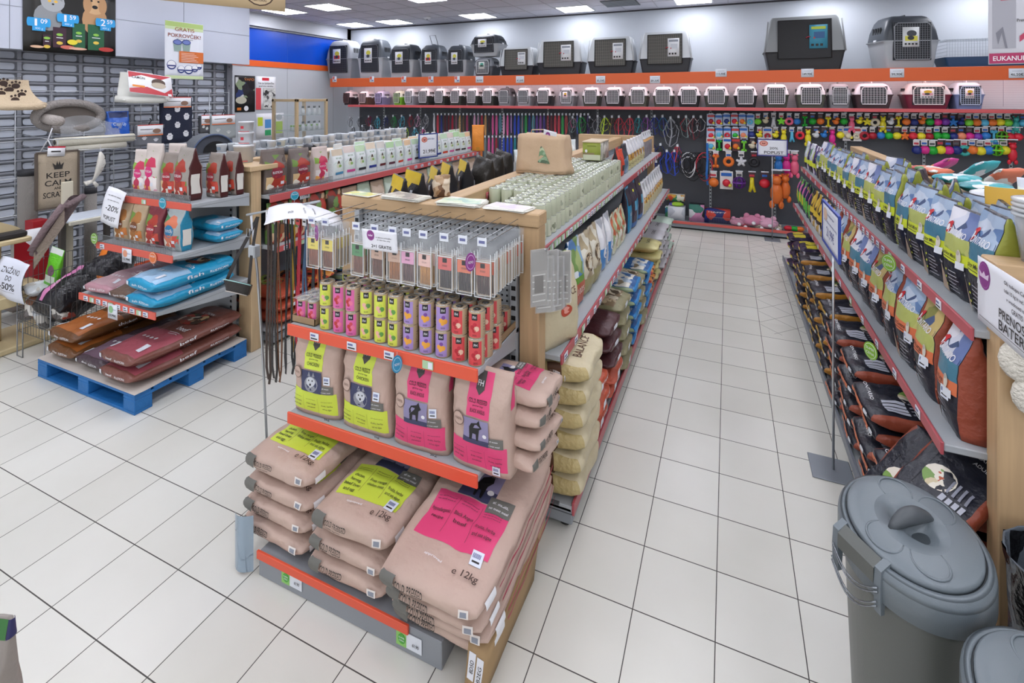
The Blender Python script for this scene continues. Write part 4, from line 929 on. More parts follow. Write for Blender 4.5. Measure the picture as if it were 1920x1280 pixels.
for i in range(9):
    f, me = ot[i % 4]; y = 2.75+i*.3
    put(f, me, 'pet_food_pouch', 'pouch against the spine panel, %s from the buckets, %s' % (ORD[i], OTN[i % 4]), 'pet food pouch', (1.30, y, 1.346), -PI/2+rnd.uniform(-.5, .5), 'rearmost pouches on the upper shelf', sc=(1, 1, rnd.uniform(.85, 1.0)))
# buckets of sticks
BK2 = mat('#dfe3e6', .1, alpha=.35)
t = empty('bucket_stack', (1.055, 2.425, 1.627)); tag(t, 'stacked clear plastic buckets of brown sticks on the wooden top board', 'bucket')
mb = MB(); mb.lathe([(.062, 0), (.082, .17), (.0845, .17), (.064, -.001)], BK2, 28); mb.build('bucket', t)
mb = MB()
for k in range(4): mb.lathe([(.083+.001*k, .165+.018*k), (.090, .168+.018*k), (.091, .176+.018*k), (.084, .178+.018*k)], mat('#dfe3e6', .15, alpha=.7), 28)
mb.build('rim', t)
mb = MB()
for k in range(60):
    a = 2*PI*k/60*7.3; r_ = .052*math.sqrt((k % 10+1)/10); mb.tube([(r_*math.cos(a), r_*math.sin(a), .008), (r_*1.25*math.cos(a+.1), r_*1.25*math.sin(a+.1), .13+.02*rnd.random())], .006, mat(('#6a2f22', '#8a3d28', '#552418')[k % 3], .6), 5)
mb.build('dried_sticks', t)
# ---- central gondola, cans on the upper shelf
gcan = can_mesh('#cdd0b8', .041, .098, '#c3c8ae', ('#8a8f78', '#aab09a', '#9a9f88'), False); 
gb = can_mesh('#cdd0b8', .050, .112, '#c8ccb4', ('#8a8f78', '#aab09a', '#9a9f88'), False)
tg, tgb = Tpl(gcan[0], [('lid', gcan[1])]), Tpl(gb[0], [('lid', gb[1])])
for r_ in range(25):
    for c in range(6):
        x = -1.425+c*.0885; y = 2.66+r_*.089; n = 2 if (r_ > 3 or c > 2) else 1
        if r_ < 2 and c < 1: continue
        big = 7 <= r_ <= 15 and c < 4
        if big and (r_ % 1): continue
        for lv in range(n):
            if lv == 0 and n == 2 and c < 5 and r_ > 0: continue
            if big and lv == 1:
                tg.spawn('food_can', 'pale green can, upper layer, row %s from the post, %s from the spine' % (ORD[r_], ORD[c]), 'food can', (x, y, 1.426+.1*lv+.012), rnd.uniform(0, 6), 'pale green cans on the upper shelf')
            else: tg.spawn('food_can', 'pale green can, %s layer, row %s from the post, %s from the spine' % (('lower', 'upper')[lv], ORD[r_], ORD[c]), 'food can', (x, y, 1.426+.1*lv), rnd.uniform(0, 6), 'pale green cans on the upper shelf')
mb = MB(); mb.box((-1.475, 2.75, 1.4255), (-.95, 4.9, 1.437), mat('#b8bcb0', .5)) if False else None
# folded brown paper wraps at the post end
for (x, y, rz, lab) in ((-1.43, 2.50, .3, 'crumpled brown paper pouch at the post end of the can shelf'), (-1.60, 2.62, 1.0, 'crumpled brown pouch lying on the cap near the leaflets'), (-1.28, 2.52, -.5, 'brown foil pouch standing beside the first pale cans')):
    f, me = pouch_kind(.10, .06, .13, patchy(('#9a7a5a', '#7a5a40', '#b89a78', '#5a3f2c', '#d8c8b0'), 22, .4), None, (), int(x*-100), wr=.02, top=.2)
    put(f, me, 'treat_pouch', lab, 'treat pouch', (x, y, 1.627 if x < -1.5 else 1.427), rz, 'brown pouches')
# paper carrier bag
def carrier():
    t = empty('paper_bag', (-1.33, 3.72, 1.638), -.10); tag(t, 'tan paper carrier bag with green picture standing on the pale cans', 'paper bag')
    tan = mat('#c6a98a', .65, bump=.25, bscale=12); W, D, H = .40, .16, .30
    f = boxform(W, D, H, n=(8, 4, 8), wr=.014, seed=9, taper=-.06); mb = MB(); f.base(mb, tan)
    f.decal(mb, [('r', 'front', -.99, -.99, .99, -.93, mat('#a98c6c', .7)), ('p', 'front', [(-.1, -.45), (.0, .3), (.06, .42), (.16, .3), (.3, -.1), (.42, -.45)], patchy(('#8fa888', '#6f8f6a', '#b8c4a0', '#5a6f58'), 26, .5)), ('p', 'left', [(-.02, -1), (0, .95), (.02, -1)], mat('#a98c6c', .7))], .003)
    mb.build('bag_body', t)
    mb = MB()
    mb.tube([(-.12, 0, H-.01), (-.11, 0, H+.03), (.0, 0, H+.035), (.06, 0, H-.01)], .004, tan, 6); mb.build('handle', t)
    o = poly_panel(.11, .09, crown_badge('front', -.3, .2, .02)+[('t', 'front', 'GRATIS', .3, -.3, .012, INK, .05)], PAPERW).build('offer_slip', t); o.location = (.08, -.07, H-.01); o.rotation_euler = (.25, .2, 0)
carrier()
t = empty('carton', (-1.17, 4.75, 1.638)); tag(t, 'olive green printed carton with pale lid on the pale cans', 'carton')
f = boxform(.17, .34, .165, n=(2, 2, 2)); mb = MB(); f.base(mb, mat('#c9c3b4', .6), {'front': mat('#8f9a3a', .5), 'right': patchy(('#a8a49a', '#8a8478', '#c4c0b4'), 18, .5)})
f.decal(mb, [('r', 'front', -.95, -.95, .95, -.35, mat('#c8ccb0', .6)), ('r', 'front', -.95, -.35, .3, -.15, mat('#8a7a5a', .6)), ('e', 'front', -.6, .05, .012, .015, WHITE), ('r', 'front', -.5, .6, .5, .7, mat('#7a8430', .6))]); mb.build('box', t)
mb = MB(); mb.bbox((-.09, -.175, .165), (.09, .175, .178), mat('#c9b79c', .6), .003); mb.build('lid', t)
f = boxform(.035, .002, .045, n=(1, 1, 1)); mb = MB(); f.base(mb, mat('#e0707a', .5)); f.decal(mb, [('t', 'front', '-20%', 0, .2, .010, WHITE, .025)])
tag(mb.build('price_label', loc=(-1.474, 3.0, 1.55), rz=PI/2), 'small red price label stuck on the wooden cap', 'label')
# upper shelf far part: mixed bags
MX = [('red and black pouch', pouch_kind(.16, .08, .30, patchy(('#c8382c', '#d84a30', '#2a2a2e', '#b02a22'), 8, .35), mat('#3a3a40', .4), (), 81), 4.98), ('orange-red pouch', pouch_kind(.15, .08, .27, mat('#d8482c', .35, bump=.4), mat('#2a2a30', .4), [('r', 'front', -.8, -.6, .8, -.2, mat('#3a3a3e', .4))], 82), 5.15), ('slate blue pouch', pouch_kind(.16, .08, .31, patchy(('#5a7a94', '#3a4450', '#8aa4b8', '#2a3038'), 9, .35), None, (), 83), 5.34)]
for nm, (f, me), y in MX: put(f, me, 'pet_food_pouch', '%s at the far end of the pale can rows' % nm, 'pet food pouch', (-1.02, y, 1.427), PI/2+rnd.uniform(-.1, .1), 'mixed pouches on the upper shelf')
SIL = patchy(('#d8dade', '#e8e8ec', '#b8bcc4', '#f0f0f2'), 9, .25); GOLDF = patchy(('#c8943a', '#4a3a2a', '#e0b45a', '#d8cfae', '#8a5a2a'), 22, .35)
sb = pouch_kind(.17, .09, .33, SIL, mat('#d8dae0', .3), [('r', 'front', -.9, -.35, .9, .05, GOLDF), ('r', 'front', -.9, -.95, .9, -.35, mat('#cfc890', .4)), ('t', 'front', 'CAT', 0, -.6, .03, INK, .08)], 84, wr=.014)
dk = pouch_kind(.15, .08, .34, mat('#8a8488', .35, bump=.4), mat('#c8ccd0', .35), [('r', 'front', -1, .45, 1, .98, mat('#e4e6ea', .4)), ('r', 'front', -1, .25, 1, .42, mat('#d8a86a', .4)), ('p', 'front', [(-.5, .9), (-.1, .6), (.3, .9), (.1, .9), (-.1, .72), (-.3, .9)], BLACK)], 85)
for k in range(6): put(*sb, 'pet_food_pouch', 'silver pouch with golden picture band, %s past the blue pouch, upper shelf' % ORD[k], 'pet food pouch', (-1.03, 5.55+k*.19, 1.427), PI/2+rnd.uniform(-.1, .1), 'silver pouches on the upper shelf')
for k in range(4): put(*dk, 'pet_food_pouch', 'grey pouch with white folded top, %s from the far board, upper shelf' % ORD[3-k], 'pet food pouch', (-1.04, 6.78+k*.17, 1.427), PI/2+rnd.uniform(-.1, .1), 'grey pouches on the upper shelf')
# ---- central gondola middle shelf, aisle side
cr = pouch_kind(.30, .17, .47, CREAM, None, [('t', 'front', 'BALANCE', 0, .2, .035, mat('#5a3a24', .6), .2), ('e', 'front', 0, -.2, .05, .03, mat('#c0503a', .5)), ('e', 'front', .02, -.19, .03, .018, mat('#e8a090', .5)), ('r', 'left', -.98, -.9, .98, -.80, mat('#6a4a2c', .5))], 86, wr=.012)
put(*cr, 'dog_food_bag', 'tall cream bag with brown lettering beside the wooden post, middle shelf', 'bag of dog food', (-.88, 2.60, .902), PI/2-.35, None, sc=(1.05, 1, .98))
LAND = patchy(('#8fb8d8', '#5a8ac0', '#e8eef2', '#a8b87a', '#d8e4ee', '#7a9a5a'), 12, .3)
MID = [('blue pouch with white clouds picture', pouch_kind(.20, .10, .40, LAND, mat('#3a7ab8', .35), [('r', 'front', -.95, -.95, .95, -.3, mat('#4a90c8', .35)), ('t', 'front', 'CAT', 0, -.6, .03, WHITE, .1)], 87)),
       ('landscape pouch with terracotta lower half', pouch_kind(.23, .12, .42, LAND, mat('#1f4a78', .35), [('r', 'front', -.97, -.95, .97, -.25, mat('#b8583a', .4)), ('r', 'front', -.97, -.25, .97, -.05, mat('#6a9a3a', .4)), ('t', 'front', '100%', 0, -.5, .04, mat('#e8d8d0', .5), .13)], 88)),
       ('beige foil pouch with dog picture', pouch_kind(.21, .12, .40, patchy(('#b8a888', '#9a8a6a', '#d8cfb8', '#7a6a50', '#e0dccc'), 14, .3), mat('#a8a48a', .3), [('e', 'front', 0, .05, .07, .06, patchy(('#8a7458', '#c8b494', '#5a4a38', '#e0d4bc'), 30, .4)), ('r', 'front', -.95, -.95, .95, -.45, mat('#a09a70', .4))], 89, wr=.014)),
       ('silver foil pouch with blue panel', pouch_kind(.18, .10, .39, SIL, mat('#c4c8ce', .25), [('r', 'front', -.9, -.9, .9, -.1, mat('#4a8ac8', .35)), ('e', 'front', 0, -.3, .04, .04, WHITE)], 90, wr=.014)),
       ('pale green pouch with vegetables', pouch_kind(.16, .09, .33, patchy(('#d8d8b8', '#e8e8d8', '#a8b88a', '#c8c8a8', '#c86a4a'), 14, .35), mat('#d8dcc8', .4), (), 91, wr=.012))]
seq = [0, 1, 2, 2, 3, 3, 4, 4, 4]; y = 2.86
for i, q in enumerate(seq):
    nm, (f, me) = MID[q]; put(f, me, 'pet_food_pouch', '%s, %s behind the tall cream bag' % (nm, ORD[i]), 'pet food pouch', (-.92, y, .902), PI/2+rnd.uniform(-.15, .15), 'mixed pouches on the middle shelf'); y += .235 if q < 4 else .19
bl = [pouch_kind(.19, .1, .44, mat('#2a8ab4', .3, bump=.4), mat('#2f2a38', .35), [('r', 'front', -.9, .2, .9, .9, mat('#3a3440', .4)), ('t', 'front', 'BLUE', 0, -.2, .03, WHITE, .1)], 92), pouch_kind(.22, .12, .46, mat('#3c3442', .35, bump=.4), mat('#2c2632', .4), [('r', 'front', -.3, -.25, .5, .15, mat('#6ab8dc', .4)), ('r', 'front', .0, .55, .4, .65, mat('#d8d83a', .4)), ('r', 'front', -.95, -.95, .95, -.75, mat('#3a6aa8', .4))], 93)]
for i in range(4): put(*bl[i % 2], 'pet_food_pouch', '%s, %s from the dark gap on the middle shelf' % (('bright blue pouch', 'tall dark plum pouch')[i % 2], ORD[i]), 'pet food pouch', (-.93, 5.0+i*.2, .902), PI/2+rnd.uniform(-.1, .1), 'blue and plum pouches on the middle shelf')
wy = pouch_kind(.17, .09, .37, patchy(('#e4e6ea', '#f0f0f2', '#d4d6da'), 8, .3), mat('#dcdee4', .35), [('r', 'front', -.9, -.3, .9, .05, patchy(('#e0a83a', '#d87a3a', '#e8d8a0', '#5a3a3a'), 30, .4)), ('r', 'front', -.9, -.95, .9, -.3, mat('#d0c8a0', .4)), ('p', 'front', [(-.3, .9), (-.1, .5), (.2, .9), (.3, .9), (-.08, .35), (-.4, .9)], BLACK)], 94, wr=.012)
for i in range(9): put(*wy, 'pet_food_pouch', 'white pouch with golden band, %s past the plum pouches, middle shelf' % ORD[i], 'pet food pouch', (-.90, 5.82+i*.185, .902), PI/2+rnd.uniform(-.1, .1), 'white pouches on the middle shelf')
# hanging grey packs at the post
gp_ = MB(); gp_.box((-.04, 0, -.26), (.04, .008, 0), mat('#98938a', .3)); gp_.box((-.025, -.0015, -.2), (.02, 0, -.12), mat('#6a655e', .5)); gpl = MB(); gpl.box((-.047, -.003, -.262), (.047, -.001, .002), mat('#e4e6e8', .08, alpha=.13)); gpl.box((-.04, -.0005, -.1), (.04, .0, -.01), mat('#8a867e', .5))
for q in range(5): gpl.box((-.035, -.001, -.24+q*.03), (.03, -.0002, -.235+q*.03), mat('#d8d6d0', .4))
tp = Tpl(gp_.mesh('backing_card'), [('clear_sleeve', gpl.mesh('clear_sleeve'))])
for i in range(11):
    tp.spawn('hanging_pack', 'slim grey blister pack hanging beside the post, %s from the frontmost' % ORD[i], 'blister pack', (-.80+.014*(i % 3), 2.17+i*.032, 1.525-.010*i-.03*(i % 2)), .75+rnd.uniform(-.3, .3), 'grey packs hanging beside the post')
t = empty('display_hook', (-.77, 2.46, 1.52)); tag(t, 'wire hook holding the grey blister packs at the end of the rail', 'hook')
mb = MB(); mb.tube([(-.09, -.02, -.08), (-.02, -.06, 0), (0, -.28, 0), (0, -.30, .012)], .003, STEEL, 6); mb.build('prong', t)
mb = MB(); mb.prism([(-.03, -.02), (.0, -.035), (.03, -.015), (.03, .02), (-.02, .025)], .004, PURP); 
tag(mb.build('shelf_tag', loc=(-.885, 2.44, 1.42), rz=1.0), 'purple curled tag at the near end of the upper rail', 'shelf tag')
# ---- central gondola base: lying sacks, ends to the aisle
def lay(kindf, label, x, y, z, rz=PI/2, grp=None, stk=None): return put(kindf[0], kindf[1], 'pet_food_sack', label, 'sack of pet food', (x, y, z), rz+rnd.uniform(-.04, .04), grp, stk)
BRN = mat('#5a3a26', .5)
cs = sack_kind(.42, .66, .118, CREAM, mat('#c0ad78', .4, bump=.6, bscale=30), [('r', 'left', -.62, -.9, -.42, .95, BRN)][:0]+[('r', 'left', .35, -.95, .58, .95, BRN), ('r', 'top', -.98, -.60, .98, -.42, mat('#8a7358', .5)), ('t', 'top', 'BALANCE', .1, -.75, .05, BRN, .26)], 101, wr=.016, edge=.06, taper=.2)
for k in range(6): lay(cs, '%s cream sack with brown stripe in the pile by the post' % LV[6][k], -1.02+.006*k, 2.70, .132+k*.118, grp='cream sacks by the wooden post')
SK = {'terracotta': sack_kind(.38, .60, .11, mat('#c0553a', .4, bump=.5, bscale=18), None, [('e', 'top', 0, 0, .1, .12, patchy(('#a8c04a', '#6a8a3a', '#d8d88a', '#4a3a2a'), 24, .35)), ('r', 'top', -.95, .3, .95, .95, patchy(('#a8c04a', '#3a2a26', '#d8d88a'), 14, .35)), ('r', 'front', -.4, -.5, .1, .6, TAG), ('t', 'front', 'FIT', .5, 0, .03, WHITE, .08)], 102, wr=.016),
      'maroon': sack_kind(.38, .60, .11, mat('#4a2428', .4, bump=.5, bscale=18), None, [('e', 'top', 0, .2, .12, .16, patchy(('#a8b84a', '#7a8a3a', '#c8c87a', '#3a2a2a'), 24, .35)), ('r', 'front', -.4, -.5, .1, .6, TAG)], 103, wr=.014),
      'khaki': sack_kind(.38, .60, .11, mat('#8a8462', .4, bump=.5, bscale=18), None, [('r', 'top', -.98, -.2, .98, .1, mat('#5aa8dc', .4)), ('r', 'top', -.98, -.14, .98, .0, mat('#c8e4f4', .4)), ('r', 'top', -.98, -.85, .98, -.2, patchy(('#8a7458', '#b8a484', '#5a4a38', '#c8bca4'), 22, .4)), ('r', 'front', -.4, -.5, .1, .6, TAG)], 104, wr=.014),
      'blue': sack_kind(.38, .60, .11, mat('#1f5a96', .35, bump=.5, bscale=18), mat('#8a9a78', .4), [('r', 'front', -.95, -.95, .95, .95, mat('#2a86c8', .4)), ('t', 'front', 'JA', 0, 0, .04, WHITE, .1), ('r', 'top', -.98, -.9, .98, -.4, patchy(('#d8d4c8', '#8a7a60', '#2a5a90', '#a8b8c8'), 20, .4))], 105, wr=.014),
      'yellow': sack_kind(.38, .60, .11, mat('#cfc68a', .4, bump=.4, bscale=18), None, [('r', 'top', -.7, -.3, .7, -.12, INK), ('t', 'top', 'CLASSIC', 0, -.6, .04, INK, .2), ('r', 'front', -.4, -.5, .1, .6, mat('#5a4a38', .5))], 106, wr=.012),
      'grey': sack_kind(.38, .60, .11, mat('#b9b7bb', .4, bump=.4, bscale=18), None, [('r', 'top', -.7, -.3, .7, -.12, INK), ('t', 'top', 'CLASSIC', 0, -.6, .04, INK, .2), ('r', 'front', -.4, -.5, .1, .6, BLACK)], 107, wr=.012),
      'mint': sack_kind(.38, .60, .11, mat('#bccfc0', .4, bump=.4, bscale=18), None, [('r', 'top', -.7, -.3, .7, -.12, INK), ('r', 'front', -.4, -.5, .1, .6, BLACK)], 108, wr=.012),
      'red': sack_kind(.36, .52, .09, patchy(('#b8301f', '#d8482a', '#3a1f1a', '#e89a4a'), 16, .35), None, (), 109, wr=.014)}
sq = [('terracotta', 3), ('maroon', 5), ('khaki', 5), ('blue', 5), ('khaki', 4), ('blue', 4), ('red', 3), ('yellow', 4), ('grey', 4), ('grey', 4), ('mint', 4)]
y = 3.12
for i, (c, n) in enumerate(sq):
    for k in range(n):
        cc = c if not (c == 'maroon' and k < 2) else 'terracotta'
        lay(SK[cc], '%s sack, %s of the %s pile past the cream sacks' % (cc, LV[n][k], ORD[i]), -1.01+rnd.uniform(-.02, .02), y+rnd.uniform(-.01, .01), .132+k*(.108 if cc != 'red' else .09), grp='sacks piled on the aisle-side base')
    y += .405
t = empty('paper_twist', (-.77, 2.98, .62))
bpy.data.objects.remove(t)
# ------------------------------------------------------------------ back wall goods
def px_at(px, py, y):
    """where a line of sight meets the wall plane (used only to read positions off the photo)"""
    a = (px-960)/F_PX; b = -(py-CY_PX)/F_PX; c, s = math.cos(YAW), math.sin(YAW); rx, ry = a*c-s, a*s+c
    return rx*y/ry, CAM_H+b*y/ry
def rring(w, d, r, z, n=5):
    pts = []; r = min(r, w/2-.001, d/2-.001)
    for cx, cy, a0 in ((w/2-r, d/2-r, 0), (-w/2+r, d/2-r, PI/2), (-w/2+r, -d/2+r, PI), (w/2-r, -d/2+r, 1.5*PI)):
        for k in range(n): a = a0+PI/2*k/(n-1); pts.append((cx+r*math.cos(a), cy+r*math.sin(a), z))
    return pts
def loft(mb, secs, m, n=5, cap=(True, True), smooth=True, off=(0, 0)):
    """sections (z, w, d, r[, dx, dy])"""
    vs = []; N = 4*n
    for s_ in secs:
        dx, dy = (s_[4], s_[5]) if len(s_) > 4 else (0, 0)
        vs += [(p[0]+dx+off[0], p[1]+dy+off[1], p[2]) for p in rring(s_[1], s_[2], s_[3], s_[0], n)]
    fs = [(i*N+k, i*N+(k+1) % N, (i+1)*N+(k+1) % N, (i+1)*N+k) for i in range(len(secs)-1) for k in range(N)]
    mb.add(vs, fs, m, smooth)
    if cap[0]: mb.add(vs[:N], [tuple(range(N))[::-1]], m)
    if cap[1]: mb.add(vs[-N:], [tuple(range(N))], m)
def bars(mb, x0, x1, z0, z1, y, nx, nz_, m, r=.0022, arch=0):
    for i in range(nx+1):
        x = x0+(x1-x0)*i/nx; zt = z1-arch*(abs(2*i/nx-1)**3); mb.box((x-r, y-r, z0), (x+r, y+r, zt), m)
    for j in range(nz_+1):
        z = z0+(z1-z0)*j/nz_; mb.box((x0, y-r, z-r), (x1, y+r, z+r), m)
def kennel(w, h, d, low, up, door, card=None, grid=(9, 12), vent=True):
    """pet kennel facing -y: tub, upper shell, grille door"""
    tub = MB(); hm = h*.52; L_ = mat(low, .4); U_ = mat(up, .4)
    loft(tub, [(0, w*.80, d*.84, .03), (.02, w*.84, d*.88, .035), (hm*.85, w*.97, d*.97, .04), (hm, w, d, .04), (hm+.006, w*1.05, d*1.04, .045), (hm+.018, w*1.05, d*1.04, .045)], L_, cap=(True, True))
    sh = MB(); loft(sh, [(hm+.018, w*1.0, d, .04), (h*.72, w*.95, d*.95, .05), (h*.90, w*.82, d*.86, .06), (h*.975, w*.70, d*.76, .06), (h, w*.58, d*.62, .05)], U_)
    for k in range(4):
        for s_ in (-1, 1):
            yy = -d*.25+k*d*.13; sh.box((s_*w*.475-.004, yy, h*.66), (s_*w*.475+.004, yy+d*.07, h*.80), BLACK)
    for s_ in (-1, 1): sh.bbox((s_*w*.5-.012, -.03, hm), (s_*w*.5+.012, .03, hm+.045), WHITE, .004)
    hd = MB(); hd.tube([(0, -d*.16, h-.004), (0, -d*.14, h+.022), (0, d*.14, h+.022), (0, d*.16, h-.004)], .008, U_, 6)
    dr = MB(); dm = mat(door, .4); fx, z0, z1 = w*.33, h*.19, h*.86; y = -d/2-.002
    # frame follows the slope of the front
    dr.box((-fx-.008, y-.004, z0-.008), (fx+.008, y+.012, z1+.008), mat('#2c2e33', .6))
    dr.tube([(-fx*.92, y-.012, z0), (fx*.92, y-.012, z0), (fx, y-.012, z0+.04), (fx, y-.012, z1-.05), (fx*.8, y-.012, z1), (-fx*.8, y-.012, z1), (-fx, y-.012, z1-.05), (-fx, y-.012, z0+.04)], .006, dm, 6, closed=True)
    bars(dr, -fx*.95, fx*.95, z0+.008, z1-.008, y-.010, grid[0], grid[1], dm, .0018)
    parts = [('upper_shell', sh.mesh('upper_shell')), ('carry_handle', hd.mesh('carry_handle')), ('grille_door', dr.mesh('grille_door'))]
    if card:
        cd = MB(); f = flatform(w*.30, h*.36, n=(2, 2)); f.base(cd, mat(card[0], .5))
        f.decal(cd, [('e', 'front', .1, .35, w*.09, h*.06, mat(card[1], .5)), ('r', 'front', -.7, -.4, .8, .1, mat(card[2], .5)), ('e', 'front', 0, -.1, w*.06, h*.04, mat('#3a3a3e', .5))]+[('r', 'front', -.75+.42*k, -.8, -.5+.42*k, -.62, INK) for k in range(4)], .001)
        for i_, v in enumerate(cd.v): cd.v[i_] = (v[0]-w*.04, v[1]+y-.02, v[2]+h*.60)
        parts.append(('info_card', cd.mesh('info_card')))
    return Tpl(tub.mesh('lower_tub'), parts)
def crate(w, h, d, low='#2c2e33', up='#cfd3d6', card=('#e6e8ea', '#8a8f98', '#c8ccd2'), dark=False):
    """wide travel crate: pale sloping hood over a dark tub, wire door across the front"""
    tub = MB(); hm = h*.36; L_ = mat(low, .4); U_ = mat(up, .4)
    loft(tub, [(0, w*.88, d*.88, .03), (hm*.9, w*.98, d*.98, .035), (hm, w, d, .035), (hm+.01, w*1.03, d*1.03, .035)], L_, cap=(True, True))
    sh = MB(); loft(sh, [(hm+.01, w*1.0, d, .03), (h*.7, w*.93, d*.94, .03), (h*.95, w*.85, d*.84, .03), (h, w*.80, d*.78, .03)], U_)
    for s_ in (-1, 1): sh.tube([(s_*w*.5, -d*.51, hm), (s_*w*.455, -d*.46, h*.93)], .010, U_, 6)
    dr = MB(); fx = w*.33; z0, z1 = h*.24, h*.93
    def P_(x, z): return (x, -d*.5-.026+(max(0, z-hm)/(h-hm))*d*.075, z)
    dr.add([P_(-fx, z0), P_(fx, z0), P_(fx, z1), P_(-fx, z1)], [(0, 1, 2, 3)], mat('#1c1c1e' if dark else '#55534e', .6))
    for q in (-fx, fx): dr.tube([Vector(P_(q, z0))+Vector((0, -.012, 0)), Vector(P_(q, z1))+Vector((0, -.012, 0))], .006, BLACK, 6)
    for q in (z0, z1): dr.tube([Vector(P_(-fx, q))+Vector((0, -.012, 0)), Vector(P_(fx, q))+Vector((0, -.012, 0))], .006, BLACK, 6)
    if not dark:
        gm = mat('#8a867c', .4, metal=.4)
        for i in range(1, 16): x = -fx+2*fx*i/16; dr.tube([Vector(P_(x, z0))+Vector((0, -.008, 0)), Vector(P_(x, z1))+Vector((0, -.008, 0))], .0016, gm, 4)
        for j in range(1, 9): z = z0+(z1-z0)*j/9; dr.tube([Vector(P_(-fx, z))+Vector((0, -.009, 0)), Vector(P_(fx, z))+Vector((0, -.009, 0))], .0016, gm, 4)
    cd = MB(); f = flatform(w*.22, h*.42, n=(2, 2)); f.base(cd, mat(card[0], .5))
    f.decal(cd, [('r', 'front', -.8, .62, .8, .85, mat(card[1], .5)), ('r', 'front', -.5, -.15, .7, .4, mat(card[2], .5)), ('e', 'front', -.45, -.1, w*.012, w*.012, mat('#b82a2a', .5))]+[('r', 'front', -.8+.5*k, -.8, -.5+.5*k, -.6, INK) for k in range(3)], .001)
    for i_, v in enumerate(cd.v): cd.v[i_] = (v[0]+w*.17, v[1]-d*.5-.045+d*.035, v[2]+h*.62)
    hk = MB(); hk.tube([(w*.02, -d*.5-.04+d*.03, h*.60), (w*.04, -d*.5-.06+d*.03, h*.62), (w*.07, -d*.5-.045+d*.03, h*.62)], .007, mat('#b8283a', .4), 6)
    return Tpl(tub.mesh('lower_tub'), [('upper_hood', sh.mesh('upper_hood')), ('wire_door', dr.mesh('wire_door')), ('info_card', cd.mesh('info_card')), ('red_latch', hk.mesh('red_latch'))])
TOPZ = 2.626
def on_top(px0, px1, pyt, fn, name, label, cat, rz=0, dz=0, y=8.99, **k):
    x0, _ = px_at(px0, 100, y); x1, _ = px_at(px1, 100, y); _, zt = px_at((px0+px1)/2, pyt, y); w = (x1-x0); h = zt-TOPZ-dz
    return w, h, (x0+x1)/2
GRA, GRB, GRD = '#a9acb2', '#8f9299', '#3a3f46'
KC = [('#e4e6e8', '#d8c83a', '#c8342e'), ('#e6e6e8', '#d8d04a', '#b8bcc4')]
KH = {}
for (a, b, t_, up, low, card, lab) in ((608, 665, 76, GRA, '#9a9da3', KC[0], 'grey kennel with pale top at the blue wall end of the orange shelf'), (667, 722, 74, '#4a4f56', '#b4b7bb', KC[1], 'second grey kennel from the blue wall, with side handle'), (725, 781, 83, GRD, '#b4b7bb', KC[1], 'grey kennel with dark top and white card between two kennels'),
        (783, 829, 84, '#4c525a', '#a4a8ae', KC[0], 'grey kennel with raised metal pull handle'), (833, 879, 85, GRD, '#a8abb0', KC[1], 'narrow grey kennel beside the stacked pair'), (886, 928, 96, '#8f9399', '#5a5e64', ('#dfe6e0', '#4aa08a', '#5a7a6a'), 'small grey kennel at the bottom of the stacked pair')):
    w, h, x = on_top(a, b, t_, None, '', '', ''); w *= .86; KH[a] = h = min(h, .40) if a == 886 else h
    o = kennel(w, h, .42, low, up, '#4a4d54' if card[1] != '#4aa08a' else '#c8ccd0', card).spawn('pet_kennel', lab, 'pet carrier', (x, 9.18, TOPZ), rnd.uniform(-.06, .02), 'kennels on the orange shelf')
    if 'pull handle' in lab:
        mb = MB(); mb.tube([(-.05, 0, h), (-.12, .0, h+.22), (.02, .0, h+.22), (.09, .0, h)], .007, mat('#4a4d52', .4, metal=.5), 6); mb.build('pull_handle', o)
w, h, x = on_top(878, 941, 48, None, '', '', '', dz=.40)
kennel(w*.86, .44, .42, '#a9acb0', GRD, '#4a4d54', KC[1]).spawn('pet_kennel', 'grey kennel with dark top stacked on a smaller kennel', 'pet carrier', (x, 9.18, TOPZ+KH[886]+.024), -.06, 'kennels on the orange shelf')
for (a, b, t_, lab) in ((934, 1003, 89, 'small pale-hooded travel crate beside the stacked kennels'), (1003, 1094, 73, 'pale-hooded travel crate with dark tub, second of four'), (1098, 1192, 69, 'pale-hooded travel crate with dark tub, third of four'), (1195, 1300, 59, 'largest pale-hooded travel crate before the empty stretch of shelf')):
    w, h, x = on_top(a, b, t_, None, '', '', ''); crate(w*.93, h, .42).spawn('travel_crate', lab, 'pet carrier', (x, 9.20, TOPZ), 0, 'travel crates on the orange shelf')
w, h, x = on_top(1430, 1590, 30, None, '', '', '')
crate(w*.95, h, .44, '#26272a', '#8e9192', ('#3f8fa8', '#b8c83a', '#2a5a8a'), True).spawn('travel_crate', 'huge black crate with grey sloping sides and blue info card', 'pet carrier', (x, 9.2, TOPZ), 0)
w, h, x = on_top(1636, 1766, 29, None, '', '', '')
kennel(w*.90, h, .46, '#b3b6ba', '#3e434a', '#8a8d92', ('#e2e4e4', '#4a4d52', '#d8d04a'), (14, 16)).spawn('pet_kennel', 'large rounded grey kennel with dark grille beside the blue cage', 'pet carrier', (x, 9.20, TOPZ), .28)
t = empty('rodent_cage', (px_at(1850, 100, 9.15)[0], 9.2, TOPZ)); tag(t, 'white wire rodent cage on a blue plastic tub', 'cage')
mb = MB(); loft(mb, [(0, .95, .42, .03), (.16, 1.05, .48, .03), (.17, 1.08, .5, .03)], mat('#2f5478', .4)); mb.build('blue_tub', t)
mb = MB(); cw = mat('#a8b0b8', .3, metal=.5)
for i in range(34): x = -.5+i*1.0/33; mb.box((x-.0015, -.23, .17), (x+.0015, -.227, .42), cw); mb.box((x-.0015, -.23, .42), (x+.0015, .23, .423), cw)
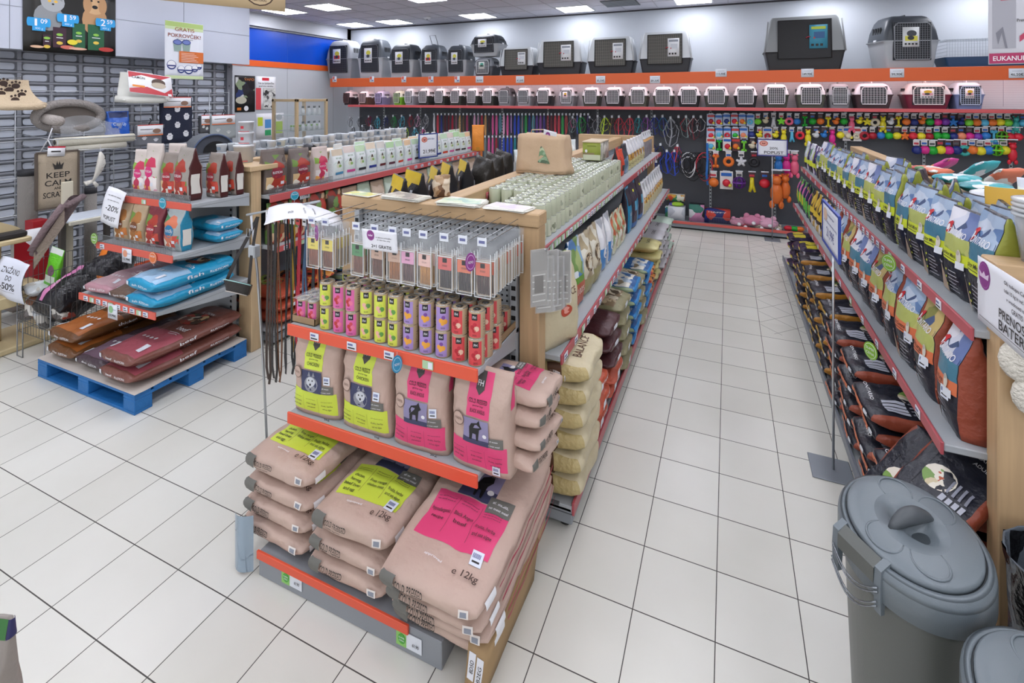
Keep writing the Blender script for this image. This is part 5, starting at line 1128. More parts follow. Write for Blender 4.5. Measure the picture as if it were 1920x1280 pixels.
for z in (.2, .25, .3, .35, .4): mb.box((-.5, -.232, z), (.5, -.229, z+.003), cw); mb.box((-.5, -.23, z), (-.497, .23, z+.003), cw)
mb.build('wire_top', t)
# price cards on the fascia
for px, s_ in ((627, ''), (697, ''), (757, ''), (808, ''), (857, ''), (899, '38,90€'), (975, '47,50€'), (1126, '85,50€'), (1228, '89,30€'), (1352, '115,90€'), (1514, '149,90€'), (1682, '99,90€'), (1907, '46,50€')):
    x, z = px_at(px, 146 if px < 1300 else 133, 8.88); wd = .17 if s_ else .12
    f = flatform(wd, .13, n=(2, 2)); mb = MB(); f.base(mb, TAG)
    f.decal(mb, ([('t', 'front', s_, 0, -.25, .035, INK, .13), ('r', 'front', -.6, .4, .6, .5, mat('#9aa0a8', .5))] if s_ else [('p', 'front', [(-.9, .9), (-.9, .1), (0, -.2), (.1, .9)], mat('#d86a5a', .5)), ('r', 'front', -.1, -.6, .7, -.2, TAGINK)]), .001)
    tag(mb.build('price_card', loc=(x, 8.882, z-.03)), 'white price card%s on the orange fascia below the %s' % ((' reading '+s_ if s_ else ''), {627: 'first grey kennel', 697: 'second kennel', 757: 'third kennel', 808: 'kennel with pull handle', 857: 'narrow kennel', 899: 'stacked kennels', 975: 'small crate', 1126: 'third crate', 1228: 'largest pale crate', 1352: 'empty stretch of shelf', 1514: 'black crate', 1682: 'large rounded kennel', 1907: 'cage'}[px]), 'price card')
# small carriers on the pale shelf
sm = [(650, '#3a2a2c', '#d8c8cc', '#6a4a4a', .26, 'dark brown'), (680, '#6a4a3c', '#f0e8ec', '#d8b8b8', .30, 'brown and white'), (710, '#8a80a8', '#c8c0dc', '#c8b8e0', .26, 'lilac'), (744, '#8ac83a', '#e0e4d0', '#c8d8b0', .24, 'lime green'), (766, '#a8a8b0', '#dcdce0', '#e0e0e4', .26, 'grey'), (793, '#3a3c38', '#f0ecf0', '#dcd8dc', .30, 'white and charcoal'), (823, '#3f423c', '#f0ecf0', '#dcd8dc', .30, 'white and charcoal'), (853, '#3f423c', '#f0ecf0', '#dcd8dc', .30, 'white and charcoal'), (884, '#3f423c', '#f0ecf0', '#dcd8dc', .30, 'white and charcoal'), (914, '#3f423c', '#f0ecf0', '#dcd8dc', .30, 'white and charcoal'),
      (945, '#8e8f92', '#4a4a50', '#c8c8cc', .32, 'grey with dark top'), (981, '#a4a4a8', '#dcdade', '#c8c8cc', .33, 'pale grey'), (1018, '#2c2c2e', '#f0ecf0', '#e0dce0', .34, 'white and black'), (1062, '#8a8a8e', '#d8d4da', '#e4e0e4', .33, 'grey with white card'), (1107, '#4a4c44', '#f0ecf0', '#e0dce0', .36, 'white and charcoal'), (1150, '#2e2e2e', '#f0ecf0', '#e0dce0', .36, 'white and black'), (1196, '#5a5a4e', '#f0ecf0', '#e0dce0', .37, 'white and olive-grey'), (1243, '#55554c', '#f0ecf0', '#e0dce0', .38, 'white and olive-grey'), (1291, '#28282a', '#f0ecf0', '#e0dce0', .40, 'white and black'), (1343, '#4a4c46', '#f0ecf0', '#e0dce0', .42, 'white and charcoal'), (1398, '#2a2a2c', '#f0ecf0', '#e0dce0', .43, 'white and black'), (1455, '#4e5046', '#f0ecf0', '#e0dce0', .45, 'white and olive-grey'), (1521, '#56584c', '#f0ecf0', '#e0dce0', .50, 'white and olive-grey'), (1575, '#8e8e92', '#a8a8b0', '#d8d8dc', .36, 'all-grey small'), (1638, '#4a3438', '#e8dce4', '#e4dce0', .60, 'wide white and dark plum'), (1740, '#7a2038', '#dccfd0', '#e8dcdc', .68, 'wide white and maroon'), (1818, '#7a86b0', '#dcdce8', '#b8c0d8', .42, 'pale blue')]
for i, (px, low, up, door, sw, nm) in enumerate(sm):
    x, _ = px_at(px, 180, 9.0); w_ = sw*.90 if i < 20 else sw*.80; h_ = .36 if i > 3 else .31
    card = ('#f0e8ea', '#e0b030', '#e0a0a8') if nm in ('pale blue', 'wide white and maroon', 'grey with white card') else None
    kennel(w_, h_+(.025 if i > 20 else 0), .34, low, up, door, card, (8, 9)).spawn('pet_carrier', '%s pet carrier, %s from the blue wall, lit shelf' % (nm, ORD[i]), 'pet carrier', (x, 9.16, 2.051), rnd.uniform(-.03, .03), 'small pet carriers in a row')
f = boxform(.12, .2, .3); mb = MB(); f.base(mb, patchy(('#c8482a', '#e07a3a', '#8a2a2a'), 20, .5)); mb.build('panel')
bpy.data.objects.remove(bpy.data.objects['panel'])
# hooks goods
def hang_root(m, bm): return m
HB = {}
def cardtop(mb, z=0): mb.box((-.014, -.004, z-.03), (.014, 0, z), TAG)
def leash_small(c, c2=None, L=.40, seed=0):
    r = random.Random(seed); mb = MB(); m = mat(c, .5); m2 = mat(c2 or c, .5)
    for k, s_ in enumerate((-1, 0, 1)): strap(mb, [(s_*.006, 0, -.03), (s_*.016+r.uniform(-.004, .004), -.01, -L*.3), (s_*.018, -.012, -L*.65), (s_*.008, 0, -L*(1-.04*k))], .012, (m, m2, m)[k])
    cd = MB(); cd.box((-.017, -.018, -.045), (.017, -.016, -.004), TAG); pr = MB(); pr.tube([(0, .10, 0), (0, -.03, 0)], .003, STEEL, 5)
    return Tpl(mb.mesh('strap'), [('card_label', cd.mesh('card_label')), ('prong', pr.mesh('prong'))])
def harness(c, c2=None, s=1.0, seed=0):
    r = random.Random(seed); mb = MB(); m = mat(c, .5); m2 = mat(c2 or c, .5)
    for k in range(3):
        w_ = (.05+.02*k)*s; off = r.uniform(-.02, .02); L = (.16+.10*k)*s
        mb.tube([(0, 0, -.03), (-w_+off, -.02*k, -L*.5), (-w_*.6+off, -.02, -L*.9), (off*.5, -.02, -L), (w_*.7+off, -.01, -L*.85), (w_+off, -.01*k, -L*.45)], .013*s, (m, m2, m)[k], 5, closed=True, flat=.35)
    strap(mb, [(0, -.01, -.03), (r.uniform(-.03, .03), -.03, -.2*s), (r.uniform(-.05, .05), -.03, -.36*s)], .016*s, m)
    cd = MB(); cd.box((-.018, -.035, -.05), (.018, -.033, -.005), TAG); pr = MB(); pr.tube([(0, .10, 0), (0, -.04, 0)], .003, STEEL, 5)
    return Tpl(mb.mesh('straps'), [('card_label', cd.mesh('card_label')), ('prong', pr.mesh('prong'))])
def place_hook(tpl, px, py, label, cat, group, name, sc=1, y=9.28, rz=0):
    if name == 'pet_toy': y = 9.415-.14*sc
    x, z = px_at(px, py, y-.05); return tpl.spawn(name, label, cat, (x, y, z), rz, group, sc=sc)
CN = {'#d8d8dc': 'white', '#a81c34': 'dark red', '#6a1a28': 'wine red', '#c83a4a': 'red', '#8a5a36': 'brown', '#c89a62': 'tan', '#e0a8c8': 'pale pink', '#d85a96': 'pink', '#48b8d0': 'cyan', '#2a4ac0': 'bright blue', '#24307a': 'navy', '#1f8a94': 'teal', '#5a3a8a': 'purple', '#8a4a9a': 'violet', '#2a9a4a': 'green', '#4a4a50': 'charcoal', '#1c1c20': 'black', '#e07a2a': 'orange', '#c8e03a': 'neon yellow', '#9a9ca2': 'silver grey', '#7a8a8a': 'grey-green', '#6a4a2e': 'dark brown', '#8a1a2a': 'crimson'}
rowA = ['#d8d8dc', '#c83a4a', '#24307a', '#6a1a28', '#6a1a28', '#a81c34', '#8a5a36', '#c89a62', '#6a4a2e', '#c83a4a', '#1c1c20', '#e0a8c8', '#9a9ca2', '#a81c34', '#c89a62', '#1c1c20', '#d85a96', '#d85a96', '#48b8d0', '#e0a8c8', '#d85a96', '#24307a', '#2a4ac0', '#2a4ac0', '#1f8a94', '#2a9a4a', '#24307a', '#48b8d0', '#5a3a8a', '#8a4a9a', '#5a3a8a', '#8a1a2a', '#6a1a28', '#c83a4a', '#c83a4a', '#2a9a4a', '#c83a4a', '#4a4a50', '#1c1c20', '#4a4a50', '#4a4a50', '#1c1c20', '#5a3a8a']
for i, c in enumerate(rowA):
    px = 812+i*6.9
    place_hook(leash_small(c, rowA[(i*5) % 43] if i % 3 == 0 else None, .42+.04*(i % 3), i), px, 212, '%s leash, %s from the kennel end of the top leash row' % (CN[c], ORD[i]), 'leash', 'leashes on the top row of hooks', 'dog_leash')
rowB = ['#e07a2a', '#e07a2a', '#7a8a8a', '#d85a96', '#d85a96', '#a81c34', '#24307a', '#2a4ac0', '#2a4ac0', '#2a4ac0', '#1f8a94', '#1f8a94', '#48b8d0', '#5a3a8a', '#24307a', '#1c1c20', '#4a4a50']
for i, c in enumerate(rowB):
    place_hook(leash_small(c, None, .55, i+50), 894+i*7, 254, '%s leash, %s from the orange pouch in the lower leash row' % (CN[c], ORD[i]), 'leash', 'leashes on the lower row of hooks', 'dog_leash')
hz = [(655, 218, '#4a4a50', '#d8d8dc', .7), (672, 218, '#4a4a50', None, .7), (690, 216, '#a81c34', '#5a3a8a', .7), (706, 217, '#48b8d0', None, .8), (722, 216, '#24307a', None, .7), (736, 215, '#2a9a4a', None, .8), (752, 215, '#48b8d0', '#9a9ca2', .8), (768, 214, '#a81c34', '#4a4a50', .8), (782, 213, '#e0a8c8', '#1c1c20', .8), (797, 213, '#9a9ca2', '#d8d8dc', .9),
      (660, 236, '#4a4a50', None, .7), (678, 234, '#9a9ca2', '#4a4a50', .7), (694, 234, '#d8d8dc', '#5a3a8a', .8), (712, 238, '#1c1c20', '#4a4a50', .8), (730, 238, '#4a4a50', '#a81c34', .7), (746, 238, '#8a4a9a', '#1c1c20', .7), (760, 238, '#c8e03a', '#2a9a4a', .7), (776, 238, '#48b8d0', '#1c1c20', .8), (792, 238, '#d85a96', '#d8d8dc', .7),
      (662, 254, '#4a4a50', '#9a9ca2', .6), (680, 254, '#9a9ca2', None, .6), (696, 252, '#9a9ca2', '#24307a', .6), (714, 252, '#1c1c20', None, .6),
      (1088, 215, '#2a9a4a', None, 1), (1073, 217, '#7a8a8a', '#d85a96', .9), (1105, 217, '#1c1c20', '#9a9ca2', .9), (1120, 215, '#9a9ca2', '#4a4a50', 1), (1133, 216, '#c8e03a', None, 1.15), (1147, 216, '#6a4a2e', '#1c1c20', 1), (1160, 216, '#c83a4a', '#a81c34', 1.15), (1180, 216, '#c83a4a', None, 1.15), (1197, 216, '#1f8a94', None, .9), (1212, 215, '#8a4a9a', '#5a3a8a', 1), (1227, 215, '#24307a', '#2a4ac0', 1), (1242, 215, '#24307a', '#1f8a94', 1.1), (1257, 218, '#9a9ca2', None, 1.5), (1272, 216, '#1c1c20', '#4a4a50', 1.1), (1286, 216, '#7a8a8a', '#c83a4a', 1.1), (1300, 216, '#6a1a28', '#d8d8dc', 1.2), (1314, 216, '#1c1c20', '#d8d8dc', 1.1),
      (1222, 265, '#24307a', '#1c1c20', 1.1), (1238, 268, '#1c1c20', '#24307a', 1.1), (1250, 280, '#2a4ac0', '#24307a', 1.2), (1264, 280, '#2a4ac0', None, 1.3), (1230, 300, '#24307a', '#2a4ac0', 1.1), (1270, 270, '#c83a4a', '#24307a', .9)]
for i, (px, py, c, c2, s_) in enumerate(hz):
    rown = {0: 'top', 1: 'second', 2: 'third'}[0 if py < 226 else 1 if py < 250 else 2]
    place_hook(harness(c, c2, s_, i), px, py, '%s%s harness, %s of the harnesses, %s hook row' % (CN[c], ' and '+CN[c2] if c2 and c2 != c else '', ORD[i], rown), 'harness', 'harnesses on the dark panel', 'dog_harness')
# bunch of black and white collars
for i in range(12):
    mb = MB(); c = ('#1c1c20', '#d8d8dc', '#c83a4a')[i % 3 if i % 2 else 0]; r_ = .10+.02*(i % 3)
    mb.tube([(r_*math.cos(2*PI*k/14), .03*math.sin(2*PI*k/14*2), -r_*1.5+r_*1.5*math.sin(2*PI*k/14)) for k in range(14)], .011, mat(c, .5), 6, closed=True, flat=.4)
    t_ = Tpl(mb.mesh('band')); x, z = px_at(1283+(i % 6)*7.5, 286+8*(i//6), 9.2)
    t_.spawn('dog_collar', '%s collar, %s in the bunch beside the toy panels' % (CN[c], ORD[i]), 'collar', (x, 9.22, z), rnd.uniform(-.5, .5), 'collars in the hanging bunch')
mb = MB(); strap(mb, [(0, 0, 0), (.005, -.01, -.3), (-.01, -.02, -.55), (.01, 0, -.72)], .035, mat('#1f6ab8', .5)); x, z = px_at(1326, 268, 9.2)
tag(mb.build('blue_leash', loc=(x, 9.2, z)), 'broad bright blue strap hanging at the joint of the panels', 'leash')
# toys
def blob(mb, c, r, m, sx=1, sy=1, sz=1, n=10):
    vs = []; c = Vector(c)
    for i in range(n//2+1):
        for k in range(n): th = PI*i/(n//2); ph = 2*PI*k/n; vs.append(c+Vector((r*sx*math.sin(th)*math.cos(ph), r*sy*math.sin(th)*math.sin(ph), r*sz*math.cos(th))))
    mb.add(vs, [(i*n+k, i*n+(k+1) % n, (i+1)*n+(k+1) % n, (i+1)*n+k) for i in range(n//2) for k in range(n)], m, True)
def toy(kind, c, c2='#e8e4e0', seed=0):
    m = mat(c, .35); m2 = mat(c2, .45); mb = MB(); pr = MB(); pr.tube([(0, .14, .0), (0, -.04, 0)], .003, STEEL, 5); pr.box((-.03, -.045, -.004), (.03, -.042, .006), TAG); cd = MB()
    if kind in ('card', 'blister'):
        cd.box((-.055, -.004, -.17), (.055, 0, -.005), m2)
        cd.box((-.045, -.006, -.05), (.045, -.004, -.02), mat('#c83a3a' if seed % 3 == 0 else '#2a6ac0', .4)) 
        if kind == 'blister': blob(mb, (.0, -.02, -.11), .035, m, 1, .6, 1); blob(mb, (.03, -.02, -.13), .018, mat('#e8d84a', .4))
        else: mb.tube([(.026*math.cos(2*PI*k/10), -.018, -.11+.026*math.sin(2*PI*k/10)) for k in range(10)], .013, m, 6, closed=True)
    else:
        cd.box((-.026, -.004, -.06), (.026, 0, -.004), m2); cd.box((-.02, -.0055, -.05), (.02, -.004, -.03), mat(('#c83a4a', '#2a6ac0', '#5a5a60')[seed % 3], .5))
        z = -.105
        if kind == 'ball': blob(mb, (0, -.02, z), .045, m, 1, 1, .95, 12)
        elif kind == 'ring': mb.tube([(.038*math.cos(2*PI*k/14), -.02, z+.038*math.sin(2*PI*k/14)) for k in range(14)], .017, m, 8, closed=True)
        elif kind == 'star':
            for k in range(5): a = PI/2+2*PI*k/5; mb.tube([(0, -.02, z), (.05*math.cos(a), -.02, z+.05*math.sin(a))], [.022, .010], m, 7)
        elif kind == 'bone':
            mb.tube([(0, -.02, z+.05), (0, -.02, z-.05)], .012, m, 8)
            for q in (-1, 1):
                for p in (-1, 1): blob(mb, (p*.016, -.02, z+q*.052), .018, m)
        elif kind == 'duck': blob(mb, (0, -.02, z), .036, m, 1, 1, .9); blob(mb, (.012, -.03, z+.042), .022, m); blob(mb, (.03, -.045, z+.04), .009, mat('#e07a2a', .4)); blob(mb, (-.03, -.02, z+.012), .014, m)
        elif kind == 'plush': blob(mb, (0, -.02, z-.04), .04, m, .9, .8, 1.7); blob(mb, (0, -.03, z+.04), .028, m); blob(mb, (-.025, -.02, z-.11), .016, m, 1, 1, 1.6); blob(mb, (.025, -.02, z-.11), .016, m, 1, 1, 1.6); blob(mb, (-.02, -.02, z+.068), .01, m); blob(mb, (.02, -.02, z+.068), .01, m)
        elif kind == 'net':
            for k in range(3):
                for q in range(2): a0 = PI*k/3; mb.tube([(.05*math.cos(2*PI*j/12)*math.cos(a0), -.03+.05*math.cos(2*PI*j/12)*math.sin(a0), z+.05*math.sin(2*PI*j/12)) for j in range(12)], .007, m, 5, closed=True)
            mb.tube([(.05*math.cos(2*PI*j/12), -.03+.05*math.sin(2*PI*j/12), z) for j in range(12)], .007, m, 5, closed=True)
        elif kind == 'long': mb.tube([(0, -.02, z+.05), (0, -.02, z-.02), (-.02, -.02, z-.08)], [.016, .02, .012], m, 8); mb.tube([(0, -.02, z), (.025, -.02, z-.08)], [.014, .010], m, 8)
    return Tpl(None if not mb.v else mb.mesh('toy_body'), [('header_card', cd.mesh('header_card')), ('prong', pr.mesh('prong'))])
TC = {'orange': '#e8762a', 'lime green': '#7ad03a', 'pink': '#f06a8a', 'blue': '#2a7ac8', 'green': '#1ea832', 'yellow': '#e8d82a', 'red': '#d8283a', 'navy': '#22307a', 'magenta': '#d8288a', 'purple': '#7a3aa8', 'cyan': '#5ab8dc', 'white': '#d8d8dc', 'salmon': '#f0906a', 'teal': '#3aa8a0', 'dark red': '#a8182a', 'cream': '#d8ccb0', 'black': '#222226', 'neon green': '#8af03a'}
TN = {'card': 'carded ring toy', 'blister': 'blister-packed toy', 'ball': 'ball toy', 'ring': 'ring toy', 'star': 'star toy', 'bone': 'bone toy', 'duck': 'duck-shaped toy', 'plush': 'plush toy', 'net': 'open lattice ball', 'long': 'two-tailed toy'}
def toys(row, py, x0, step, items, rown, dy=0, sc=1.0):
    for i, (c, k) in enumerate(items):
        px = x0+i*step
        place_hook(toy(k, TC[c], '#b8c8e0' if row < 2 and px < 1415 else ('#e8e4e0', '#5a3a3e', '#d8d0d0')[(i//3) % 3], i), px, py+rnd.uniform(-1, 1), '%s %s, %s along from the collars, %s' % (c, TN[k], ORD[i], rown), 'pet toy', 'toys on the '+rown, 'pet_toy', sc=sc*1.22)
r1 = [('dark red', 'blister'), ('red', 'blister'), ('navy', 'blister'), ('red', 'blister'), ('orange', 'blister'), ('cyan', 'card'), ('lime green', 'ball'), ('cream', 'duck'), ('white', 'long'), ('neon green', 'star'), ('pink', 'ring'), ('blue', 'ball'), ('green', 'bone'), ('green', 'ball'), ('orange', 'ball'), ('yellow', 'bone'), ('orange', 'duck'), ('green', 'ball'), ('pink', 'plush'), ('yellow', 'duck'), ('yellow', 'star'), ('cream', 'ring'), ('yellow', 'plush'), ('white', 'duck'), ('yellow', 'bone'), ('orange', 'ball'), ('navy', 'ball'), ('orange', 'duck'), ('green', 'ball'), ('magenta', 'ball'), ('purple', 'ball'), ('blue', 'star'), ('navy', 'duck'), ('lime green', 'ball'), ('orange', 'ball'), ('cyan', 'ball'), ('orange', 'ball'), ('yellow', 'ball'), ('lime green', 'ball'), ('teal', 'plush'), ('cyan', 'ball')]
toys(0, 213, 1333, 14.7, r1, 'top toy row')
r2 = [('red', 'blister'), ('cyan', 'blister'), ('red', 'card'), ('green', 'blister'), ('salmon', 'blister'), ('navy', 'ball'), ('yellow', 'duck'), ('dark red', 'card'), ('yellow', 'duck'), ('yellow', 'plush'), ('cyan', 'long'), ('red', 'ring'), ('yellow', 'plush'), ('white', 'duck'), ('blue', 'duck'), ('magenta', 'plush'), ('yellow', 'ball'), ('cream', 'blister'), ('cream', 'card'), ('dark red', 'ring'), ('dark red', 'ball'), ('blue', 'ball'), ('green', 'ball'), ('yellow', 'ball'), ('orange', 'star'), ('red', 'ball'), ('yellow', 'ball'), ('dark red', 'ball'), ('green', 'ball'), ('green', 'ball'), ('navy', 'ball'), ('salmon', 'ball'), ('magenta', 'ball'), ('purple', 'ball'), ('blue', 'ball'), ('cyan', 'bone'), ('lime green', 'net'), ('red', 'ball'), ('red', 'ball')]
toys(1, 238, 1333, 15.2, r2, 'second toy row', sc=1.05)
r3 = [('cyan', 'blister'), ('green', 'bone'), ('red', 'blister'), ('orange', 'blister'), ('lime green', 'bone'), ('cream', 'duck'), ('white', 'ring'), ('pink', 'ball')]
toys(2, 258, 1333, 15.5, r3, 'third toy row', sc=1.1)
toys(2, 262, 1720, 15, [('navy', 'ball'), ('magenta', 'ball'), ('green', 'ball'), ('yellow', 'ball'), ('magenta', 'ball'), ('navy', 'ball'), ('teal', 'ring'), ('orange', 'ball'), ('yellow', 'ball'), ('blue', 'ball'), ('neon green', 'net'), ('yellow', 'ball'), ('red', 'plush')], 'third toy row behind the gondola', sc=1.2)
toys(3, 284, 1342, 24, [('orange', 'bone'), ('orange', 'ring'), ('white', 'star'), ('black', 'ring')], 'fourth toy row', sc=1.35)
toys(4, 321, 1338, 24, [('orange', 'ball'), ('red', 'blister'), ('purple', 'net'), ('yellow', 'long'), ('red', 'ball')], 'fifth toy row', sc=1.5)
toys(3, 282, 1460, 15, [('blue', 'plush'), ('magenta', 'plush'), ('pink', 'plush')], 'row beside the sign', sc=1.5)
for i in range(2):
    place_hook(toy('plush', '#e0702a', '#5a5a60', 3), 1456+i*16, 318, 'long orange plush toy hanging low beside the sign pole, %s' % ('in front', 'behind')[i], 'pet toy', 'long orange plush toys', 'pet_toy', sc=2.6-.4*i, y=9.28-.0+.04*i)
# base shelf goods
def boxgoods(px, py0, w, d, h, cols, label, z=.117, y=9.13, cat='box', rz=0, txt=None):
    x, _ = px_at(px, 400, y-d/2); f = boxform(w, d, h, n=(2, 2, 2)); mb = MB(); f.base(mb, patchy(cols, 9, .5))
    if txt: f.decal(mb, [('t', 'front', txt, 0, .7, .02, WHITE, w*.7)], .002)
    o = mb.build('product_box', loc=(x, y, z), rz=rz); tag(o, label, cat); return o
boxgoods(1256, 0, .16, .14, .20, ('#3a8a5a', '#e8eef0', '#2a6a8a'), 'green and white box at the sack end of the back shelf')
boxgoods(1268, 0, .28, .2, .22, ('#e4e6ea', '#dcdee4', '#c8ccd4'), 'white box with grey picture on the low back shelf')
boxgoods(1306, 0, .24, .2, .28, ('#e09ac0', '#3a7a6a', '#e8e8ea', '#2a2a30'), 'pink and green boxes beside the panel joint')
boxgoods(1345, 0, .40, .2, .22, ('#1f2a6a', '#2a3a8a', '#d84a3a'), 'dark blue box with red picture on the low back shelf', txt='HAPPY')
x, _ = px_at(1270, 380, 9.1); mb = MB(); blob(mb, (0, 0, .035), .1, mat('#a8d83a', .4), 1.1, .8, .35); blob(mb, (-.09, 0, .03), .05, mat('#5a4aa8', .4), 1, 1, .5)
tag(mb.build('plastic_scoop', loc=(x, 9.10, .34)), 'lime green and violet plastic bowl on the white box', 'bowl')
x, _ = px_at(1268, 360, 9.1); f = boxform(.3, .18, .10); mb = MB(); f.base(mb, patchy(('#3a8a5a', '#d8a03a', '#c84a2a', '#e8e4d8'), 18, .5)); tag(mb.build('product_box', loc=(x-.02, 9.22, .42)), 'green and orange packs behind the bowl', 'box')
for i, (px, c, s_, z_, lab) in enumerate(((1383, '#e0a0b8', 1.0, .17, 'pink cat plush bed lying beside the blue box'), (1410, '#d88aa8', 1.3, .2, 'pink plush cushion shaped like a head in the pile'), (1440, '#e8b0c8', 1.3, .18, 'pale pink plush beside the sign pole'), (1395, '#c8485a', .8, .14, 'dark pink plush under the others'), (1425, '#d8c8b8', .9, .14, 'leopard-print plush at the front of the pile'), (1455, '#d0b8a8', .8, .14, 'beige spotted plush at the end of the pile'))):
    x, _ = px_at(px, 400, 9.0); mb = MB(); m = mat(c, .8, bump=.5, bscale=60) if i < 4 else patchy(('#e0d4c4', '#3a2f28', '#d8ccb8', '#c8b8a0'), 50, .8)
    blob(mb, (0, 0, .06*s_), .11*s_, m, 1.1, .9, .6, 14); blob(mb, (-.06*s_, -.02, .12*s_), .035*s_, m); blob(mb, (.06*s_, -.02, .12*s_), .035*s_, m); blob(mb, (.02, -.1*s_, .05*s_), .03, WHITE)
    tag(mb.build('plush_bed', loc=(x, 9.02, z_-.055)), lab, 'plush toy', 'plush pile on the low shelf')
fence(BK, px_at(1330, 400, 8.93)[0], px_at(1462, 400, 8.93)[0], 8.93, .14, .10, .02)
for i, (px, c) in enumerate(((1478, 'red'), (1490, 'green'), (1500, 'orange'))):
    x, _ = px_at(px, 420, 9.0); mb = MB(); blob(mb, (0, 0, .04), .05, mat(TC[c], .4), 1.3, 1, .8); tag(mb.build('pet_toy', loc=(x, 9.0, .117)), '%s rubber toy on the low shelf near the gondola end' % c, 'pet toy', 'rubber toys on the low shelf')
# sign stands
def sign_stand(name, x, y, zb, w, h, zc, decs, label, rz=0, frame='#2a3f8a', base=True):
    t = empty(name, (x, y, 0), rz); tag(t, label, 'sign')
    mb = MB(); mb.tube([(0, .012, zb), (0, .012, zc)], .007, STEEL, 8); mb.build('pole', t)
    if base: mb = MB(); mb.bbox((-.11, -.11, 0), (.11, .11, .008), mat('#8f959c', .4, metal=.4), .003); mb.build('base_plate', t)
    mb = MB(); fm = mat(frame, .4)
    for a in ((-w/2-.012, -h/2-.012, w/2+.012, -h/2), (-w/2-.012, h/2, w/2+.012, h/2+.012), (-w/2-.012, -h/2, -w/2, h/2), (w/2, -h/2, w/2+.012, h/2)): mb.box((a[0], -.008, zc+a[1]), (a[2], .006, zc+a[3]), fm)
    mb.box((-w/2, .0, zc-h/2), (w/2, .006, zc+h/2), fm); mb.build('frame', t)
    o = poly_panel(w, h, decs, PAPERW).build('sign_sheet', t); o.location = (0, -.003, zc); return t
def rbadge(u, v, r): return [('e', 'front', u, v, r, r*.75, mat('#c85a4a', .5)), ('e', 'front', u, v, r*.8, r*.58, mat('#e09a8a', .5)), ('p', 'front', [(u-.1, v-.08), (u-.12, v+.1), (u, v), (u+.12, v+.1), (u+.1, v-.08)], mat('#8a2a2a', .5))]
x, z = px_at(1448, 277, 8.78)
sign_stand('sign_stand', x, 8.78, 0, .40, .24, z, rbadge(-.6, .55, .06)+[('t', 'front', '20%', .1, -.05, .035, INK, .12), ('t', 'front', 'POPUST', .1, -.6, .045, INK, .27)], 'blue-framed sign reading 20% POPUST on a pole before the toy wall', frame='#3a3a8a')
sign_stand('sign_stand', .565, 3.50, 0, .50, .24, 1.44, [], 'blue-framed price sign on a tall pole beside the dark sacks', rz=-PI/2, frame='#24409a')
o = [q for q in COL.objects if q.name.startswith('sign_sheet')][-1]
mb = poly_panel(.50, .24, [('t', 'front', '21,99€', 0, -.3, .06, TAGINK, .24), ('t', 'front', 'akcija velja do odprodaje zalog', 0, .2, .014, TAGINK, .4), ('e', 'front', -.6, .5, .06, .04, mat('#d8b8a0', .5)), ('t', 'front', 'hrana za pse', .1, .6, .016, TAGINK, .2)], mat('#dcdfe8', .5)); o.data = mb.mesh('sign_sheet')
x, z = px_at(803, 287, 6.0)
sign_stand('sign_stand', -3.70, 5.72, .0, .30, .30, 1.58, rbadge(-.45, .55, .05)+[('t', 'front', '21,99€', .1, -.5, .05, INK, .22), ('t', 'front', 'akcija', .3, .6, .02, TAGINK, .12)], 'blue-framed price sign clipped above the white pouches', rz=PI/2-.3, base=False)
bpy.data.objects.remove([q for q in COL.objects if q.name.startswith('pole') and q.parent and abs(q.parent.location.y-5.72) < .01][0])
# ------------------------------------------------------------------ left gondola goods
RUST = ('#4a3a30', '#a83a2a', '#6a8a3a', '#d8b888', '#e8e0d0', '#8a5a3a', '#c84a3a')
def rustic(accent, base, W, H, D, seed, pic=RUST, side=None, name='beef'):
    bm = mat(base, .4, bump=.4, bscale=14, var=.1); am = mat(accent, .4)
    d = [('r', 'front', -.95, .1, .95, .72, patchy(pic[:4]+(base,), 9, .4)), ('r', 'front', -.9, -.8, .9, -.25, patchy(pic, 17, .4)), ('e', 'front', 0, -.08, W*.27, W*.22, am), ('t', 'front', 'RUSTICAN', 0, -.06, W*.09, WHITE, W*.44), ('r', 'front', .3, -.62, .62, -.48, TAG), ('t', 'front', name, .2, -.88, W*.12, WHITE, W*.3)]
    if side: d += [('r', 'right', -.7, -.75, .7, .0, mat('#d8d4cc', .5))]
    return pouch_kind(W, D, H, bm, side or bm, d, seed, wr=.007, shoulder=.62, belly=.08)
rp = rustic('#d8387a', '#cfc4bc', .17, .36, .09, 201, ('#d8a0b0', '#c83a5a', '#8ab04a', '#e8e0dc', '#e8a85a', '#c85a7a', '#f0e8e4'), name='kitten')
rg = rustic('#a8303a', '#8a8078', .18, .33, .10, 202, side=mat('#4a2020', .4), name='cat'); rgl = rustic('#9a2f38', '#9c948c', .21, .36, .12, 203, side=mat('#4a2020', .4), name='steril')
rb = rustic('#7a4a2a', '#b09a7c', .19, .31, .11, 204, ('#b89a78', '#a8703a', '#6a8a3a', '#d8c8a8', '#e8e0d0', '#8a5a3a', '#c8783a'), name='duck')
rr = rustic('#a8343a', '#7a3038', .19, .31, .11, 205, name='beef'); rf = rustic('#2a7aa8', '#9fa8a8', .22, .33, .13, 206, ('#8a9a9a', '#d87a5a', '#4a8a5a', '#a85a5a', '#e8e0d0', '#b8704a', '#c84a3a'), side=mat('#2a86a8', .35, bump=.5), name='fish')
